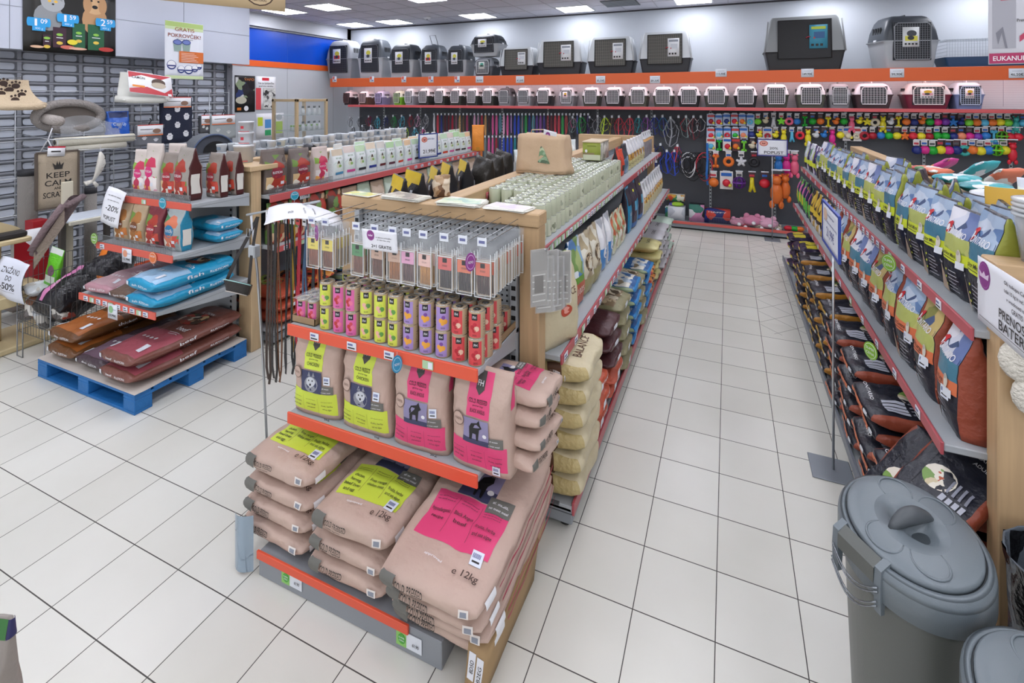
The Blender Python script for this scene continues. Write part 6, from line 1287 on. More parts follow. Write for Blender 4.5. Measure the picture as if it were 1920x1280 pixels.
for k, (kk, x, y, rz, sc, lab) in enumerate(((rp, -4.66, 2.72, .1, (1, 1, .95), 'white and pink cat pouch at the paper sign end of the top shelf'), (rp, -4.47, 2.70, .0, (1.1, 1, 1.1), 'tallest white and pink cat pouch on the top shelf'), (rg, -4.27, 2.72, .05, 1, 'grey pouch with red emblem beside the pink ones, top shelf'), (rgl, -4.05, 2.70, -.15, 1.05, 'large grey pouch with red salmon picture, top shelf'),
                                             (rg, -3.92, 2.86, -.1, 1, 'grey and maroon pouch just behind the large one, top shelf'), (rg, -3.90, 2.99, -.1, 1, 'rearmost grey and maroon pouch next to the wooden post'), (rp, -4.52, 2.92, .1, 1.05, 'pink pouch standing behind the tall white and pink one'))):
    put(*kk, 'cat_food_pouch', lab, 'cat food pouch', (x, y, 1.401), rz, 'pouches on the top end shelf', sc=[q*1.1 for q in sc] if isinstance(sc, tuple) else sc*1.1)
for k, (kk, x, y, rz, lab) in enumerate(((rb, -4.62, 2.56, .05, 'tan duck pouch half hidden by the hanging discount sheet'), (rb, -4.40, 2.55, 0, 'tan duck pouch beside the maroon beef one'), (rr, -4.19, 2.55, 0, 'maroon beef pouch between tan and blue ones'), (rf, -3.955, 2.56, -.05, 'blue and grey fish pouch at the rail end, second shelf'))):
    put(*kk, 'cat_food_pouch', lab, 'cat food pouch', (x, y, 1.041), rz, 'pouches on the second end shelf', sc=1.0)
AQ = mat('#2a9ac4', .3, bump=.5, bscale=14); AQL = mat('#8fb8d8', .35, bump=.4)
def rsack(base, light, name, W, L, T, seed, pic=True, twin=None):
    bm = mat(base, .35, bump=.55, bscale=14, var=.1); lm = mat(light, .4, bump=.4, bscale=14)
    d = [('r', 'top', -.98, -.98, .98, -.15, lm)]
    d += [('t', 'top', name, .5, .0, W*.13, WHITE, W*.28), ('r', 'top', .2, -.17, .75, -.155, WHITE), ('r', 'top', .3, -.23, .75, -.215, WHITE)]
    d += [('e', 'top', -.45+.25*k, -.45, W*.035, W*.035, WHITE) for k in range(4)]
    if pic: d += [('e', 'top', .0, .35, W*.33, L*.12, patchy(RUST, 22, .4)), ('r', 'top', -.95, .55, .95, .95, bm)]
    d += [('t', 'top', 'RUSTICAN', .1, .62, W*.08, WHITE, W*.4), ('r', 'top', -.85, -.92, -.72, -.75, TAG), ('r', 'top', .55, -.85, .75, -.65, TAG)]
    d += [('t', 'front', name, -.25, .0, .022, WHITE, .07), ('t', 'front', 'RUSTICAN', .35, -.05, .022, WHITE, W*.28), ('r', 'front', -.85, -.3, -.72, .4, TAG)]
    d += [('t', 'right', name, -.1, .15, .045, WHITE, .14), ('t', 'right', 'RUSTICAN', .5, .1, .03, WHITE, .16)]
    return sack_kind(W, L, T, bm, None, d, seed, wr=.013, n=(12, 18, 6), taper=.15)
sf = rsack('#2396c0', '#9cc0dc', 'fish', .36, .66, .115, 210); spk = rsack('#b88a94', '#c8a4aa', 'cat', .33, .60, .10, 211, False); sbr = rsack('#6a5448', '#7a6456', 'lamb', .30, .60, .10, 212, False)
put(*spk, 'dog_food_sack', 'pale pink sack lying at the basket end of the third shelf', 'sack of pet food', (-4.58, 2.60, .668), .12, 'sacks lying on the third end shelf')
put(*sbr, 'dog_food_sack', 'brown sack between the pink and the blue ones, third shelf', 'sack of pet food', (-4.27, 2.60, .668), .1, 'sacks lying on the third end shelf', sc=(.9, 1, 1))
for k in range(2): put(*sf, 'dog_food_sack', '%s bright blue fish sack on the third shelf' % ('lower', 'upper')[k], 'sack of pet food', (-3.96+.01*k, 2.60, .668+k*.115), .04-.06*k, 'sacks lying on the third end shelf', sc=(1.02, 1, 1.05))
sfs = rsack('#2396c0', '#9cc0dc', 'fish', .24, .40, .09, 213, False)
for k in range(2): put(*sfs, 'dog_food_sack', '%s small blue sack beside the slotted upright, second shelf' % ('lower', 'upper')[k], 'sack of pet food', (-3.95, 2.86, 1.041+k*.088), PI/2, 'small blue sacks on the second shelf')
so = rsack('#6a4424', '#a8622e', 'chicken', .40, .82, .12, 214); spu = rsack('#4a3a42', '#7a6272', 'duck', .38, .80, .115, 215, False); sbf = rsack('#7a4a40', '#a85560', 'beef', .43, .88, .12, 216)
for k in range(2): put(*so, 'dog_food_sack', '%s orange-brown chicken sack on the blue pallet' % ('lower', 'upper')[k], 'sack of pet food', (-4.83, 2.60+.01*k, .158+k*.118), .02, 'sacks on the blue pallet')
put(*spu, 'dog_food_sack', 'dark plum sack lying lowest between brown and red ones', 'sack of pet food', (-4.44, 2.59, .158), .03, 'sacks on the blue pallet')
for k in range(2): put(*sbf, 'dog_food_sack', '%s dark red beef sack on the blue pallet' % ('lower', 'upper')[k], 'sack of pet food', (-4.05, 2.60, .158+k*.118), .0, 'sacks on the blue pallet')
# pallet
t = empty('wooden_pallet', (0, 0, 0)); tag(t, 'scuffed blue painted half-open pallet carrying the brown and red sacks', 'pallet')
pb = mat('#1f6cae', .55, var=.18, vscale=9, bump=.2, bscale=30); x0, x1, y0, y1 = -5.06, -3.81, 2.16, 3.05
mb = MB()
for i in range(7): a = y0+i*(y1-y0-.11)/6; mb.bbox((x0, a, .122), (x1, a+.11, .142), pb, .003)
mb.build('deck_boards', t)
for i in range(3):
    for j in range(3):
        a = x0+i*(x1-x0-.13)/2; b = y0+j*(y1-y0-.12)/2; mb = MB(); mb.bbox((a, b, .02), (a+.13, b+.12, .10), pb, .004); mb.build('block', t)
mb = MB()
for i in range(3): a = x0+i*(x1-x0-.13)/2; mb.bbox((a, y0, .10), (a+.13, y1, .122), pb, .003)
mb.build('stringer_boards', t); mb = MB()
for j in range(3): b = y0+j*(y1-y0-.12)/2; mb.bbox((x0, b, 0), (x1, b+.12, .02), pb, .003)
mb.build('bottom_boards', t)
mb = MB(); mb.grid(lambda u, v: Vector((x0-.005+(x1-x0+.012)*u, y0-.004+(y1-y0)*v, .147+.003*math.sin(u*23)*math.sin(v*17))), 20, 14, mat('#cfc6bd', .7))
tag(mb.build('paper_sheet'), 'white paper sheet spread between the pallet and its sacks', 'paper sheet')
# signs on the end shelves
sign('paper_sign', .21, .30, [('t', 'front', '-20%', .1, -.05, .045, INK, .13), ('t', 'front', 'POPUST', .0, -.6, .035, INK, .13), ('t', 'front', 'na izbrane izdelke', 0, .6, .010, INK, .14), ('t', 'front', 'do odprodaje zalog', 0, .35, .008, INK, .12)], PAPERW, (-4.67, 2.475, 1.32), (-.12, .22, .1), 'white discount sheet hanging over the tan pouches', 'sign', bend=.05, wav=.006)
def disc(loc, col, txt, rz, lab, r=.045):
    mb = MB(); pr = [(r*math.cos(2*PI*k/22), r*math.sin(2*PI*k/22)) for k in range(22)]; mb.prism(pr, .003, mat(col, .4)); mb.prism([(a*.85, b*.85) for a, b in pr], .0006, mat('#e8f0f0', .5), y0=-.0006); mb.prism([(a*.8, b*.8) for a, b in pr], .0006, mat(col, .4), y0=-.0012)
    for i_, s_ in enumerate(txt): vs, fs, wd = text2d(s_); mb.add([(x_*r*1.2/max(wd, .1), -.0018, y_*r*.3+.012-.024*i_) for x_, y_ in vs], fs, WHITE)
    mb.tube([(0, .002, -r), (.0, .012, -r-.02)], .004, PLASTIC, 6); tag(mb.build('shelf_tag', loc=loc, rz=rz), lab, 'shelf tag')
disc((-4.13, 2.545, 1.385), '#2f9ab4', ('NOVO',), .0, 'round blue tag clipped to the rail of the top end shelf'); disc((-4.73, 2.38, 1.08), '#7aa83a', ('SUPER', 'CENA'), 0, 'round green tag at the basket end of the second shelf'); disc((-4.01, 2.40, 1.01), '#e0763a', ('AKCIJA',), 0, 'round orange tag at the rail end of the second shelf')
disc((-3.63, 3.40, 1.33), '#2f9ab4', ('NOVO',), PI/2-.3, 'round blue tag on the pink rail beside the wooden post', .04)
disc((.70, 3.22, .87), '#86b83a', ('SUPER', 'CENA'), -PI/2+.5, 'round green tag on the middle rail beside the dark sacks', .045); disc((.80, 3.30, 1.33), '#86b83a', ('SUPER', 'CENA'), -PI/2+.5, 'round green tag on the upper rail above the price sign', .045)
for (x, y, z, rz, lab) in ((-4.33, 2.40, .985, 0, 'white price card with orange logo hanging from the second end shelf'), (-4.29, 2.28, .60, 0, 'white and green price card hanging from the third end shelf'), (-3.735, 3.62, 1.31, PI/2, 'white price card with green print on the pink rail')):
    f = flatform(.12, .11, n=(2, 2)); mb = MB(); f.base(mb, TAG); f.decal(mb, [('e', 'front', -.3, .3, .028, .028, mat('#e09a7a' if 'orange' in lab else '#8fc08a', .5)), ('t', 'front', '13,99€', 0, -.5, .018, INK, .09), ('r', 'front', .1, .3, .8, .36, TAGINK)]); o = mb.build('price_card', loc=(x, y, z), rz=rz); tag(o, lab, 'price card')
# ---- left run, aisle side upper shelf
for k, (kk, y, sc, lab) in enumerate(((rustic('#8a2a3a', '#6a5e58', .24, .40, .12, 220, name='cat'), 3.36, 1, 'large dark grey pouch with vegetables next to the wooden post'), (rustic('#8a2a3a', '#70645e', .23, .38, .12, 221, name='cat'), 3.66, 1, 'second large dark grey pouch with vegetables'), (rustic('#d8386a', '#c9b8b0', .19, .37, .10, 222, ('#d8a0b0', '#c83a5a', '#8ab04a', '#e8e0dc', '#e8a85a', '#c85a7a', '#f0e8e4'), name='kit'), 3.93, 1, 'pink and grey pouch before the row of white ones'))):
    put(*kk, 'cat_food_pouch', lab, 'cat food pouch', (-3.86, y, 1.352), PI/2-.1, 'large pouches on the pink-railed shelf')
fence(GL, 3.22, 4.0, -3.745, 1.353, .06, along='y')
WP = []
for k, (tc, bc) in enumerate((('#d8c8b0', '#4a8ab0'), ('#e0d0c8', '#d85a9a'), ('#c8e0b8', '#2a2a2e'), ('#e8d8c0', '#2a3a8a'), ('#e0dcd4', '#6a2a2a'), ('#b8dca8', '#5a2a3a'), ('#c8e0c0', '#d8482a'), ('#e8c8a0', '#d84a9a'))):
    d = [('r', 'front', -.97, .55, .97, .96, mat(tc, .4)), ('r', 'front', -.9, -.55, .9, .5, patchy(('#dfe8e4', '#e8ecec', '#d4e0d8', '#c4d8c4'), 8, .4)), ('e', 'front', -.1, .02, .022, .030, mat('#5a4a3a', .5)), ('e', 'front', -.1, .14, .014, .014, mat('#4a3a2a', .5)), ('e', 'front', -.15, -.1, .03, .025, mat('#d8d8c0', .5)), ('e', 'front', .1, -.12, .02, .015, mat('#8ab05a', .5)), ('r', 'front', -.7, -.66, .8, -.5, mat(bc, .5)), ('t', 'front', 'BRIT CARE', .0, .38, .016, mat('#5a8a5a', .5), .08)]
    WP.append(pouch_kind(.17, .09, .34, mat('#dfe4e4', .4, bump=.4), None, d, 230+k))
TCN = ['tan-topped', 'cream-topped', 'green-topped', 'beige-topped', 'grey-topped', 'mint-topped', 'pale green', 'peach-topped']; BCN = ['blue', 'pink', 'black', 'navy', 'brown', 'plum', 'orange-red', 'magenta']
y = 4.16; i = 0
while y < 7.25:
    q = (0, 1, 2, 3, 4, 5, 6, 7, 2, 4, 5, 3, 6, 1, 5, 2, 7, 5)[i % 18]
    put(*WP[q], 'cat_food_pouch', 'white pouch with %s band, %s from the pink pouch, front row' % (BCN[q], ORD[i]), 'cat food pouch', (-3.85, y, 1.352), PI/2+rnd.uniform(-.12, .12), 'white pouches on the pink-railed shelf', sc=(1, 1, rnd.uniform(.94, 1.04)))
    if i % 2 or i > 8: put(*WP[(q+3) % 8], 'cat_food_pouch', 'white pouch with %s band, %s in the row behind' % (BCN[(q+3) % 8], ORD[i]), 'cat food pouch', (-4.05, y+.06, 1.352), PI/2+rnd.uniform(-.3, .3), 'second row of white pouches', sc=(1, 1, rnd.uniform(.95, 1.08)))
    y += .182; i += 1
for k in range(4):
    f, me = sack_kind(.15, .30, .05, mat(('#dccab8', '#e0d8cc', '#e4c8b8', '#d8d8cc')[k], .4, bump=.4), None, (), 250+k)
    put(f, me, 'cat_food_pouch', '%s pale pouch lying flat on the cap behind the white row' % ORD[k], 'cat food pouch', (-4.16, 4.3+k*.36, 1.60), PI/2+.2*k-.3 if 0 else .2*k-.2, 'pouches lying behind the white row')
# middle shelf of left run
BG = [patchy(('#d8c8b4', '#c8b4a0', '#e0d4c4', '#b8a088'), 8, .4), patchy(('#d8dcd4', '#c8d8c8', '#e0dcd0', '#b8c8b0'), 8, .4), patchy(('#b03a2a', '#8a5a3a', '#6a8a4a', '#d8b890', '#5a4a40'), 14, .4)]
mk = [pouch_kind(.22, .11, .37, BG[2], None, (), 260), pouch_kind(.24, .11, .35, BG[0], None, [('r', 'front', -.6, -.4, .6, -.2, mat('#e0c8a8', .5))], 261), pouch_kind(.22, .11, .36, BG[1], None, [('r', 'front', -.6, -.4, .6, -.2, mat('#6a9a6a', .5))], 262)]
mn = ['red-brown pouch with vegetable picture', 'beige pouch', 'pale grey-green pouch']
for i in range(17):
    q = 0 if i < 4 else (1, 2)[i % 2]; put(*mk[q], 'cat_food_pouch', '%s, %s from the post on the shelf below the pink rail' % (mn[q], ORD[i]), 'cat food pouch', (-3.80, 3.36+i*.235, .902), PI/2+rnd.uniform(-.1, .1), 'pouches below the pink rail')
for i in range(6):
    f, me = SK[('terracotta', 'red', 'blue', 'yellow', 'grey', 'mint')[i]]
    for k in range(3): put(f, me, 'pet_food_sack', '%s sack, %s of its pile at the foot of the pink-railed gondola' % (('terracotta', 'red', 'blue', 'yellow', 'grey', 'mint')[i], LV[3][k]), 'sack of pet food', (-4.02, 3.5+i*.42, .132+k*.108), PI/2, 'sacks at the foot of the left gondola')
t = empty('product_carton', (-3.78, 3.0, 0)); bpy.data.objects.remove(t)
# white cups on the far side and tubs at the end
cup = MB(); cup.lathe([(.038, 0), (.046, .06), (.048, .062), (.048, .070), (.040, .071), (0, .071)], mat('#d8dce0', .4), 16); cl = MB(); cl.lathe([(.049, .068), (.049, .076), (.03, .078), (0, .078)], mat('#c4cad0', .35), 16)
cl.box((-.02, -.048, .02), (.02, -.046, .05), mat('#7a8a9a', .5)); CUP = Tpl(cup.mesh('cup_body'), [('cup_lid', cl.mesh('cup_lid'))])
for r_ in range(24):
    for c in range(2):
        for lv in range(2, 4):
            if lv == 3 and (r_+c) % 3 == 0: continue
            CUP.spawn('food_cup', 'white lidded cup, %s layer, row %s from the tubs, %s from the cap' % (('', '', 'third', 'top')[lv], ORD[r_], ORD[c]), 'food cup', (-4.50-c*.10, 3.4+r_*.125, 1.452+.079*lv), rnd.uniform(0, 6), 'white cups on the shutter-side shelf')
def tub(loc, r, h, lab, red=True):
    t = empty('plastic_tub', loc); tag(t, lab, 'plastic tub'); mb = MB(); mb.lathe([(r*.9, 0), (r, h*.9), (r*1.04, h*.9), (r*1.04, h*.93), (r, h*.93)], mat('#dfe2e6', .35), 24); mb.build('tub_body', t)
    mb = MB(); mb.lathe([(r*1.05, h*.93), (r*1.05, h*.99), (r*.98, h), (0, h)], mat('#e8eaee', .3), 24); mb.build('lid', t)
    def S_(a, z): return (math.sin(a)*r*.985, -math.cos(a)*r*.985, z)
    mb = MB(); 
    for (a0, a1, z0, z1, m) in (((.1, .55, h*.35, h*.6, mat('#c82a3a', .4))), (-1.2, 1.3, h*.06, h*.12, mat('#d86a6a', .4)), (-.6, -.2, h*.3, h*.6, mat('#c8ccd4', .5))):
        mb.add([S_(a0+(a1-a0)*i/6, z) for z in (z0, z1) for i in range(7)], [(i, i+1, 8+i, 7+i) for i in range(6)], m, True)
    mb.build('label', t)
tub((-4.14, 3.28, 1.626), .085, .16, 'white bucket with red square label on the wooden end board')
tub((-4.17, 3.33, 1.79), .065, .11, 'white tub stacked above the bucket on the end board'); tub((-4.17, 3.33, 1.90), .065, .10, 'topmost white tub of the stack on the end board')
for (x, y, z, rx, c, lab) in ((-4.22, 3.95, 1.66, .2, '#3a3d44', 'dark grey tube lying on the cap board'), (-4.30, 4.25, 1.66, -.5, '#2e3036', 'second dark tube lying behind the first')):
    mb = MB(); mb.tube([(-.13, 0, 0), (.13, 0, 0)], .038, mat(c, .5), 16, cap=False); mb.tube([(-.13, 0, 0), (.13, 0, 0)], .031, mat('#15161a', .8), 16, cap=False); tag(mb.build('tube', loc=(x, y, z), rz=rx), lab, 'tube')
f, me = sack_kind(.16, .24, .06, mat('#d8c04a', .4, bump=.4), None, [('r', 'top', -.4, -.8, .4, .8, mat('#3a2f28', .5))], 270); put(f, me, 'treat_pack', 'yellow and black pack lying on the cap board behind the big pouches', 'treat pack', (-4.33, 4.05, 1.625), .5, None)
# ---- central gondola, left side shelf
YB_ = pouch_kind(.28, .12, .34, mat('#2c2c30', .35, bump=.4), mat('#26262a', .35), [('r', 'front', -1, .55, 1, .99, mat('#d8b82a', .4)), ('p', 'front', [(-.4, .56), (-.1, .2), (.2, .56)], mat('#d8b82a', .4)), ('r', 'front', .4, .1, .65, .3, TAG), ('t', 'front', 'GOLD', 0, -.1, .03, mat('#c8a83a', .5), .12)], 280, top=.10)
OB = pouch_kind(.26, .13, .36, mat('#3c3833', .35, bump=.6, bscale=12), mat('#2e2b28', .4), [('r', 'front', -.95, -.95, .95, -.6, mat('#e0762a', .4)), ('e', 'front', -.3, -.2, .03, .03, WHITE)], 281, wr=.016)
WB = pouch_kind(.20, .10, .34, patchy(('#dfe4e2', '#e8ecea', '#c8dcc0', '#d4dcdc'), 8, .35), None, [('r', 'front', -.8, -.7, .8, -.5, mat('#6ab04a', .4))], 282, wr=.012)
for i in range(5): put(*YB_, 'dog_food_bag', 'black bag with yellow folded top, %s behind the leaflet board' % ORD[i], 'bag of dog food', (-1.98-.03*(i % 2), 2.72+i*.22, 1.372), -PI/2+.9+rnd.uniform(-.2, .2), 'black and yellow bags behind the cap')
for i in range(3): put(*OB, 'dog_food_bag', 'dark brown bag with orange foot, %s past the yellow-topped bags' % ORD[i], 'bag of dog food', (-1.90-.03*i, 3.75+i*.26, 1.372), -PI/2+.9, 'dark and orange bags behind the cap', rot=(0, .12, -PI/2+1.0))
for i in range(7): put(*WB, 'dog_food_bag', 'white and green bag, %s past the dark brown bags behind the cap' % ORD[i], 'bag of dog food', (-1.80-.04*(i % 2), 4.45+i*.24, 1.372), PI/2-.9+rnd.uniform(-.2, .2), 'white bags behind the cap', sc=(1, 1, 1.05 if i < 3 else 1))
f, me = pouch_kind(.2, .08, .42, mat('#e08a2a', .4, bump=.3), mat('#e0762a', .4), [('r', 'front', -.3, -1, .3, -.7, mat('#c8862a', .4))], 283); put(f, me, 'cat_food_pouch', 'plain orange pouch at the far end of the white pouch row', 'cat food pouch', (-3.72, 7.22, 1.36), .35, None)
# ---- display cabinet by the left wall
t = empty('display_cabinet', (0, 0, 0)); tag(t, 'wood-framed glass display cabinet with small white bottles by the grey wall', 'display cabinet')
cx0, cx1, cy0, cy1, ct = -7.55, -6.95, 6.55, 7.30, 2.20; W5 = wood('#c9b08a', 2)
for (x, y) in ((cx0, cy0), (cx1-.05, cy0), (cx1-.05, cy1-.05), (cx0, cy1-.05)): mb = MB(); mb.bbox((x, y, 0), (x+.05, y+.05, ct), W5, .003); mb.build('post', t)
for z in (.05, ct-.05):
    mb = MB()
    for a, b in (((cx0, cy0), (cx1, cy0+.05)), ((cx0, cy1-.05), (cx1, cy1)), ((cx1-.05, cy0), (cx1, cy1)), ((cx0, cy0), (cx0+.05, cy1))): mb.bbox((a[0], a[1], z), (b[0], b[1], z+.045), wood('#c9b08a', 0), .003)
    mb.build('rail', t)
for z in (.5, .95, 1.30, 1.62, 1.90): mb = MB(); mb.box((cx0+.03, cy0+.03, z), (cx1-.03, cy1-.03, z+.008), mat('#b8c4c4', .15, alpha=.6)); mb.build('glass_shelf', t)
mb = MB(); gm_ = mat('#c8d4d4', .05, alpha=.12); mb.box((cx0+.05, cy0+.015, .1), (cx1-.05, cy0+.02, ct-.05), gm_); mb.build('front_glass', t)
mb = MB(); mb.box((cx1-.02, cy0+.05, .1), (cx1-.015, cy1-.05, ct-.05), gm_); mb.build('side_glass', t)
btl = MB(); btl.lathe([(.018, 0), (.020, .06), (.008, .08), (.008, .1), (0, .1)], mat('#dfe2e4', .4), 10); bc = MB(); bc.lathe([(.010, .09), (.010, .115), (0, .115)], BLACK, 8); BT = Tpl(btl.mesh('bottle_body'), [('cap', bc.mesh('cap'))])
for j, z in enumerate((1.30, 1.62, 1.90)):
    for k in range(9):
        BT.spawn('bottle', 'small %s bottle, %s from the near post on the %s glass shelf' % (('white', 'white', 'white')[j], ORD[k], ('third', 'second', 'top')[j]), 'bottle', (cx1-.10-.04*(k % 2), cy0+.09+k*.068, z+.009), 0, 'white bottles in the display cabinet', sc=(1.2, 1.2, 1.4))
for k in range(6):
    f = boxform(.06, .10, .10); mb = MB(); f.base(mb, mat('#dfe6e2', .5)); f.decal(mb, [('r', 'right', -.9, .3, .9, .95, mat('#8ac04a', .5)), ('r', 'front', -.9, .3, .9, .95, mat('#8ac04a', .5))], .001)
    tag(mb.build('product_box', loc=(cx1-.22, cy0+.14+k*.10, 1.63)), 'white box with green lid edge, %s from the near post inside the cabinet' % ORD[k], 'box', 'boxes in the display cabinet')
# posters on the grey wall
def wall_poster(px0, px1, y0, y1, z0, z1, decs, base, lab, x=None, n=(4, 4)):
    f = flatform(y1-y0, z1-z0, n=n, T=.004); mb = MB(); f.base(mb, base); f.decal(mb, decs, .001)
    tag(mb.build('poster', loc=(x or XL+.006, (y0+y1)/2, (z0+z1)/2), rz=PI/2), lab, 'poster')
wall_poster(0, 0, 6.66, 7.10, 1.94, 2.65, [('r', 'front', -.95, -.2, .95, .9, patchy(('#16161a', '#2a3a6a', '#1a1a1e', '#8a9a7a', '#22242a', '#c8c8c8', '#16161a'), 9, .4)), ('e', 'front', -.4, -.35, .12, .07, mat('#c8c4b0', .5)), ('r', 'front', -.8, -.9, -.4, -.75, mat('#d87a2a', .5)), ('e', 'front', .1, -.8, .05, .05, WHITE), ('t', 'front', 'VAFO', .4, .8, .05, mat('#c8783a', .5), .22)], BLACK, 'dark poster with animal and bird pictures on the grey wall')
wall_poster(0, 0, 7.12, 7.60, 1.98, 2.65, [('r', 'front', -1, -1, -.5, .3, mat('#d84a52', .5)), ('r', 'front', -.3, -.95, .95, .3, patchy(('#d8d8d4', '#4a4a4c', '#a8a8a4', '#2a2a2c', '#c8c8c4'), 16, .5)), ('r', 'front', -.4, .75, .3, .92, mat('#d82a3a', .5)), ('t', 'front', 'Vse za ljubljenčke', 0, .6, .04, INK, .38), ('t', 'front', 'pod eno streho', 0, .42, .035, INK, .34)], WHITE, 'white and red poster with spotted cat on the grey wall')
wall_poster(0, 0, 7.13, 7.80, 1.40, 1.90, [('r', 'front', -.9, 0, -.55, .7, mat('#c8d83a', .5)), ('r', 'front', -.4, -.2, .05, .5, mat('#5a9ad8', .5)), ('r', 'front', -.4, -.8, .05, -.35, mat('#3aa86a', .5)), ('r', 'front', .4, -.7, .9, .3, mat('#a8c83a', .5)), ('e', 'front', .65, .65, .08, .06, GREYL)]+[('r', 'front', .18, -.8+.15*k, .24, -.72+.15*k, INK) for k in range(11)], WHITE, 'white chart with green and blue blocks on the grey wall')
# ---- header posters and hanging signs
t = empty('poster', (-6.985, 3.30, 3.125), PI/2); t.scale = (1, 1, .76); tag(t, 'black advertising poster with grey cat, tan dog and food tins on the pale header', 'poster')
f = flatform(.885, 1.04, n=(6, 6), T=.01); mb = MB(); f.base(mb, mat('#15130f', .35)); mb.build('board', t)
G1, G2, DG1, DG2 = mat('#8a8d90', .6), mat('#a4a7aa', .6), mat('#b98f66', .6), mat('#cfa87e', .6)
AN = [(q[:5]+(q[5]*1.3,)+q[6:] if q[0] == 'e' and q[5] < .14 else q) for q in [('e', 'front', -.50, .0, .135, .20, G1), ('e', 'front', -.42, .44, .11, .11, G2), ('p', 'front', [(-.62, .5), (-.58, .72), (-.46, .58)], G1), ('p', 'front', [(-.36, .58), (-.22, .70), (-.22, .48)], G1), ('e', 'front', -.36, .46, .018, .014, mat('#e0b040', .4)), ('e', 'front', -.49, .46, .016, .014, mat('#e0b040', .4)), ('e', 'front', -.42, .38, .012, .010, BLACK),
    ('e', 'front', .50, .05, .13, .24, DG1), ('e', 'front', .50, .56, .12, .13, DG2), ('e', 'front', .33, .52, .045, .10, DG1), ('e', 'front', .68, .52, .045, .10, DG1), ('e', 'front', .50, .46, .03, .022, BLACK), ('e', 'front', .42, .64, .012, .012, BLACK), ('e', 'front', .58, .64, .012, .012, BLACK)]]
for nm_, sg_ in (('cat_picture', -1), ('dog_picture', 1)):
    mb = MB(); f.decal(mb, [q for q in AN if (q[2] if q[0] == 'e' else q[2][0][0])*sg_ > 0]); mb.build(nm_, t)
mb = MB(); GT = mat('#1f5a3a', .4); PT = mat('#3a1f2e', .4)
for k, (u, v, w_, h_, m) in enumerate(((-.28, -.55, .14, .30, PT), (.13, -.45, .14, .38, GT), (.52, -.46, .19, .40, GT), (-.55, -.68, .08, .18, PT))): f.decal(mb, [('r', 'front', u-w_, v-h_/1.04, u+w_, v+h_/1.04, m), ('e', 'front', u, v+.08, .03, .02, mat('#8ac04a', .4)), ('e', 'front', u, v-.16, .03, .025, mat('#d8b84a', .4)), ('r', 'front', u-w_*.5, v-.02, u+w_*.5, v+.0, WHITE)], .002+.003*k)
f.decal(mb, [('e', 'front', -.12, -.82, .07, .03, mat('#c86a5a', .5)), ('e', 'front', -.02, -.66, .05, .04, mat('#e0d03a', .5)), ('e', 'front', .75, -.80, .08, .035, mat('#b83a34', .5)), ('e', 'front', -.75, -.86, .06, .02, mat('#d8b090', .5)), ('e', 'front', .1, -.84, .09, .02, mat('#d8a890', .5))], .014)
mb.build('tin_picture', t)
CB = mat('#2a9ad8', .4)
for (u, v, s_, g_) in ((-.72, -.18, '1', '09'), (-.12, .02, '1', '59'), (.73, .02, '2', '59')): mb = MB(); f.decal(mb, [('r', 'front', u-.21, v-.12, u+.21, v+.12, CB), ('r', 'front', u-.13, v-.24, u+.13, v-.10, CB), ('e', 'front', u-.21, v, .012, .062, CB), ('e', 'front', u+.21, v, .012, .062, CB), ('t', 'front', s_, u-.06, v, .105, WHITE, .022 if s_ == '1' else .05), ('t', 'front', g_, u+.10, v+.04, .065, WHITE, .06), ('t', 'front', '400 g', u, v-.17, .03, mat('#bfe0f4', .5), .07)], .020); mb.build('price_bubble', t)
t = empty('poster', (-6.69, 4.41, 2.85), PI/2); tag(t, 'hanging poster GRATIS POKROVČEK with green top, cups and orange text box', 'poster')
f = flatform(.515, .76, n=(6, 8), T=.004); mb = MB(); f.base(mb, mat('#dde0e8', .5)); mb.build('board', t); mb = MB()
BR = mat('#8a3a1a', .5); OR = mat('#cf6a2a', .5); NB = mat('#2a3a7a', .4)
f.decal(mb, [('r', 'front', -.99, .82, .99, .99, mat('#a8c070', .5)), ('r', 'front', -.99, .72, .99, .82, mat('#c4d4a4', .5)), ('r', 'front', -.99, -.99, .99, -.88, mat('#c4d4a4', .5)), ('t', 'front', 'GRATIS', 0, .74, .050, BR, .26), ('t', 'front', 'POKROVČEK!', 0, .52, .050, BR, .44), ('t', 'front', 'ob nakupu konzerv', 0, .40, .015, INK, .22)])
for (u, v) in ((-.38, .2), (.08, .22)): f.decal(mb, [('p', 'front', [(u-.22, v+.06), (u-.17, v-.24), (u+.17, v-.24), (u+.22, v+.06)], mat('#8aa098', .4)), ('e', 'front', u, v+.08, .060, .036, NB), ('e', 'front', u, v+.08, .048, .026, mat('#6a7ab8', .4))], .004)
f.decal(mb, [('r', 'front', -.3, -.42, .99, -.02, OR)]+[('r', 'front', -.2, -.10-.055*k, .5+.1*(k % 3), -.085-.055*k, mat('#f0d8c8', .5)) for k in range(6)], .007)
for k, (u, v, r_) in enumerate(((-.68, -.52, .062), (-.2, -.66, .05), (.2, -.66, .062), (.52, -.62, .045), (.76, -.54, .04))): f.decal(mb, [('e', 'front', u, v, r_, r_, NB), ('e', 'front', u, v+.02, r_*.85, r_*.8, WHITE), ('r', 'front', u-r_*3, v-.05, u+r_*3, v-.0, NB)], .004+.003*(k % 2))
mb.build('print', t)
f = flatform(1.1, .55, n=(4, 4), T=.02); mb = MB(); f.base(mb, mat('#cdb58e', .6)); f.decal(mb, [('e', 'front', .60, -.42, .13, .13, BR2 := mat('#4a3020', .6)), ('e', 'front', .60, -.42, .118, .118, mat('#cdb58e', .6)), ('t', 'front', '100%', .60, -.40, .05, BR2, .14), ('t', 'front', 'NATURAL', .60, -.7, .02, BR2, .12), ('t', 'front', 'NARAVNO', .1, -.45, .06, BR2, .5)])
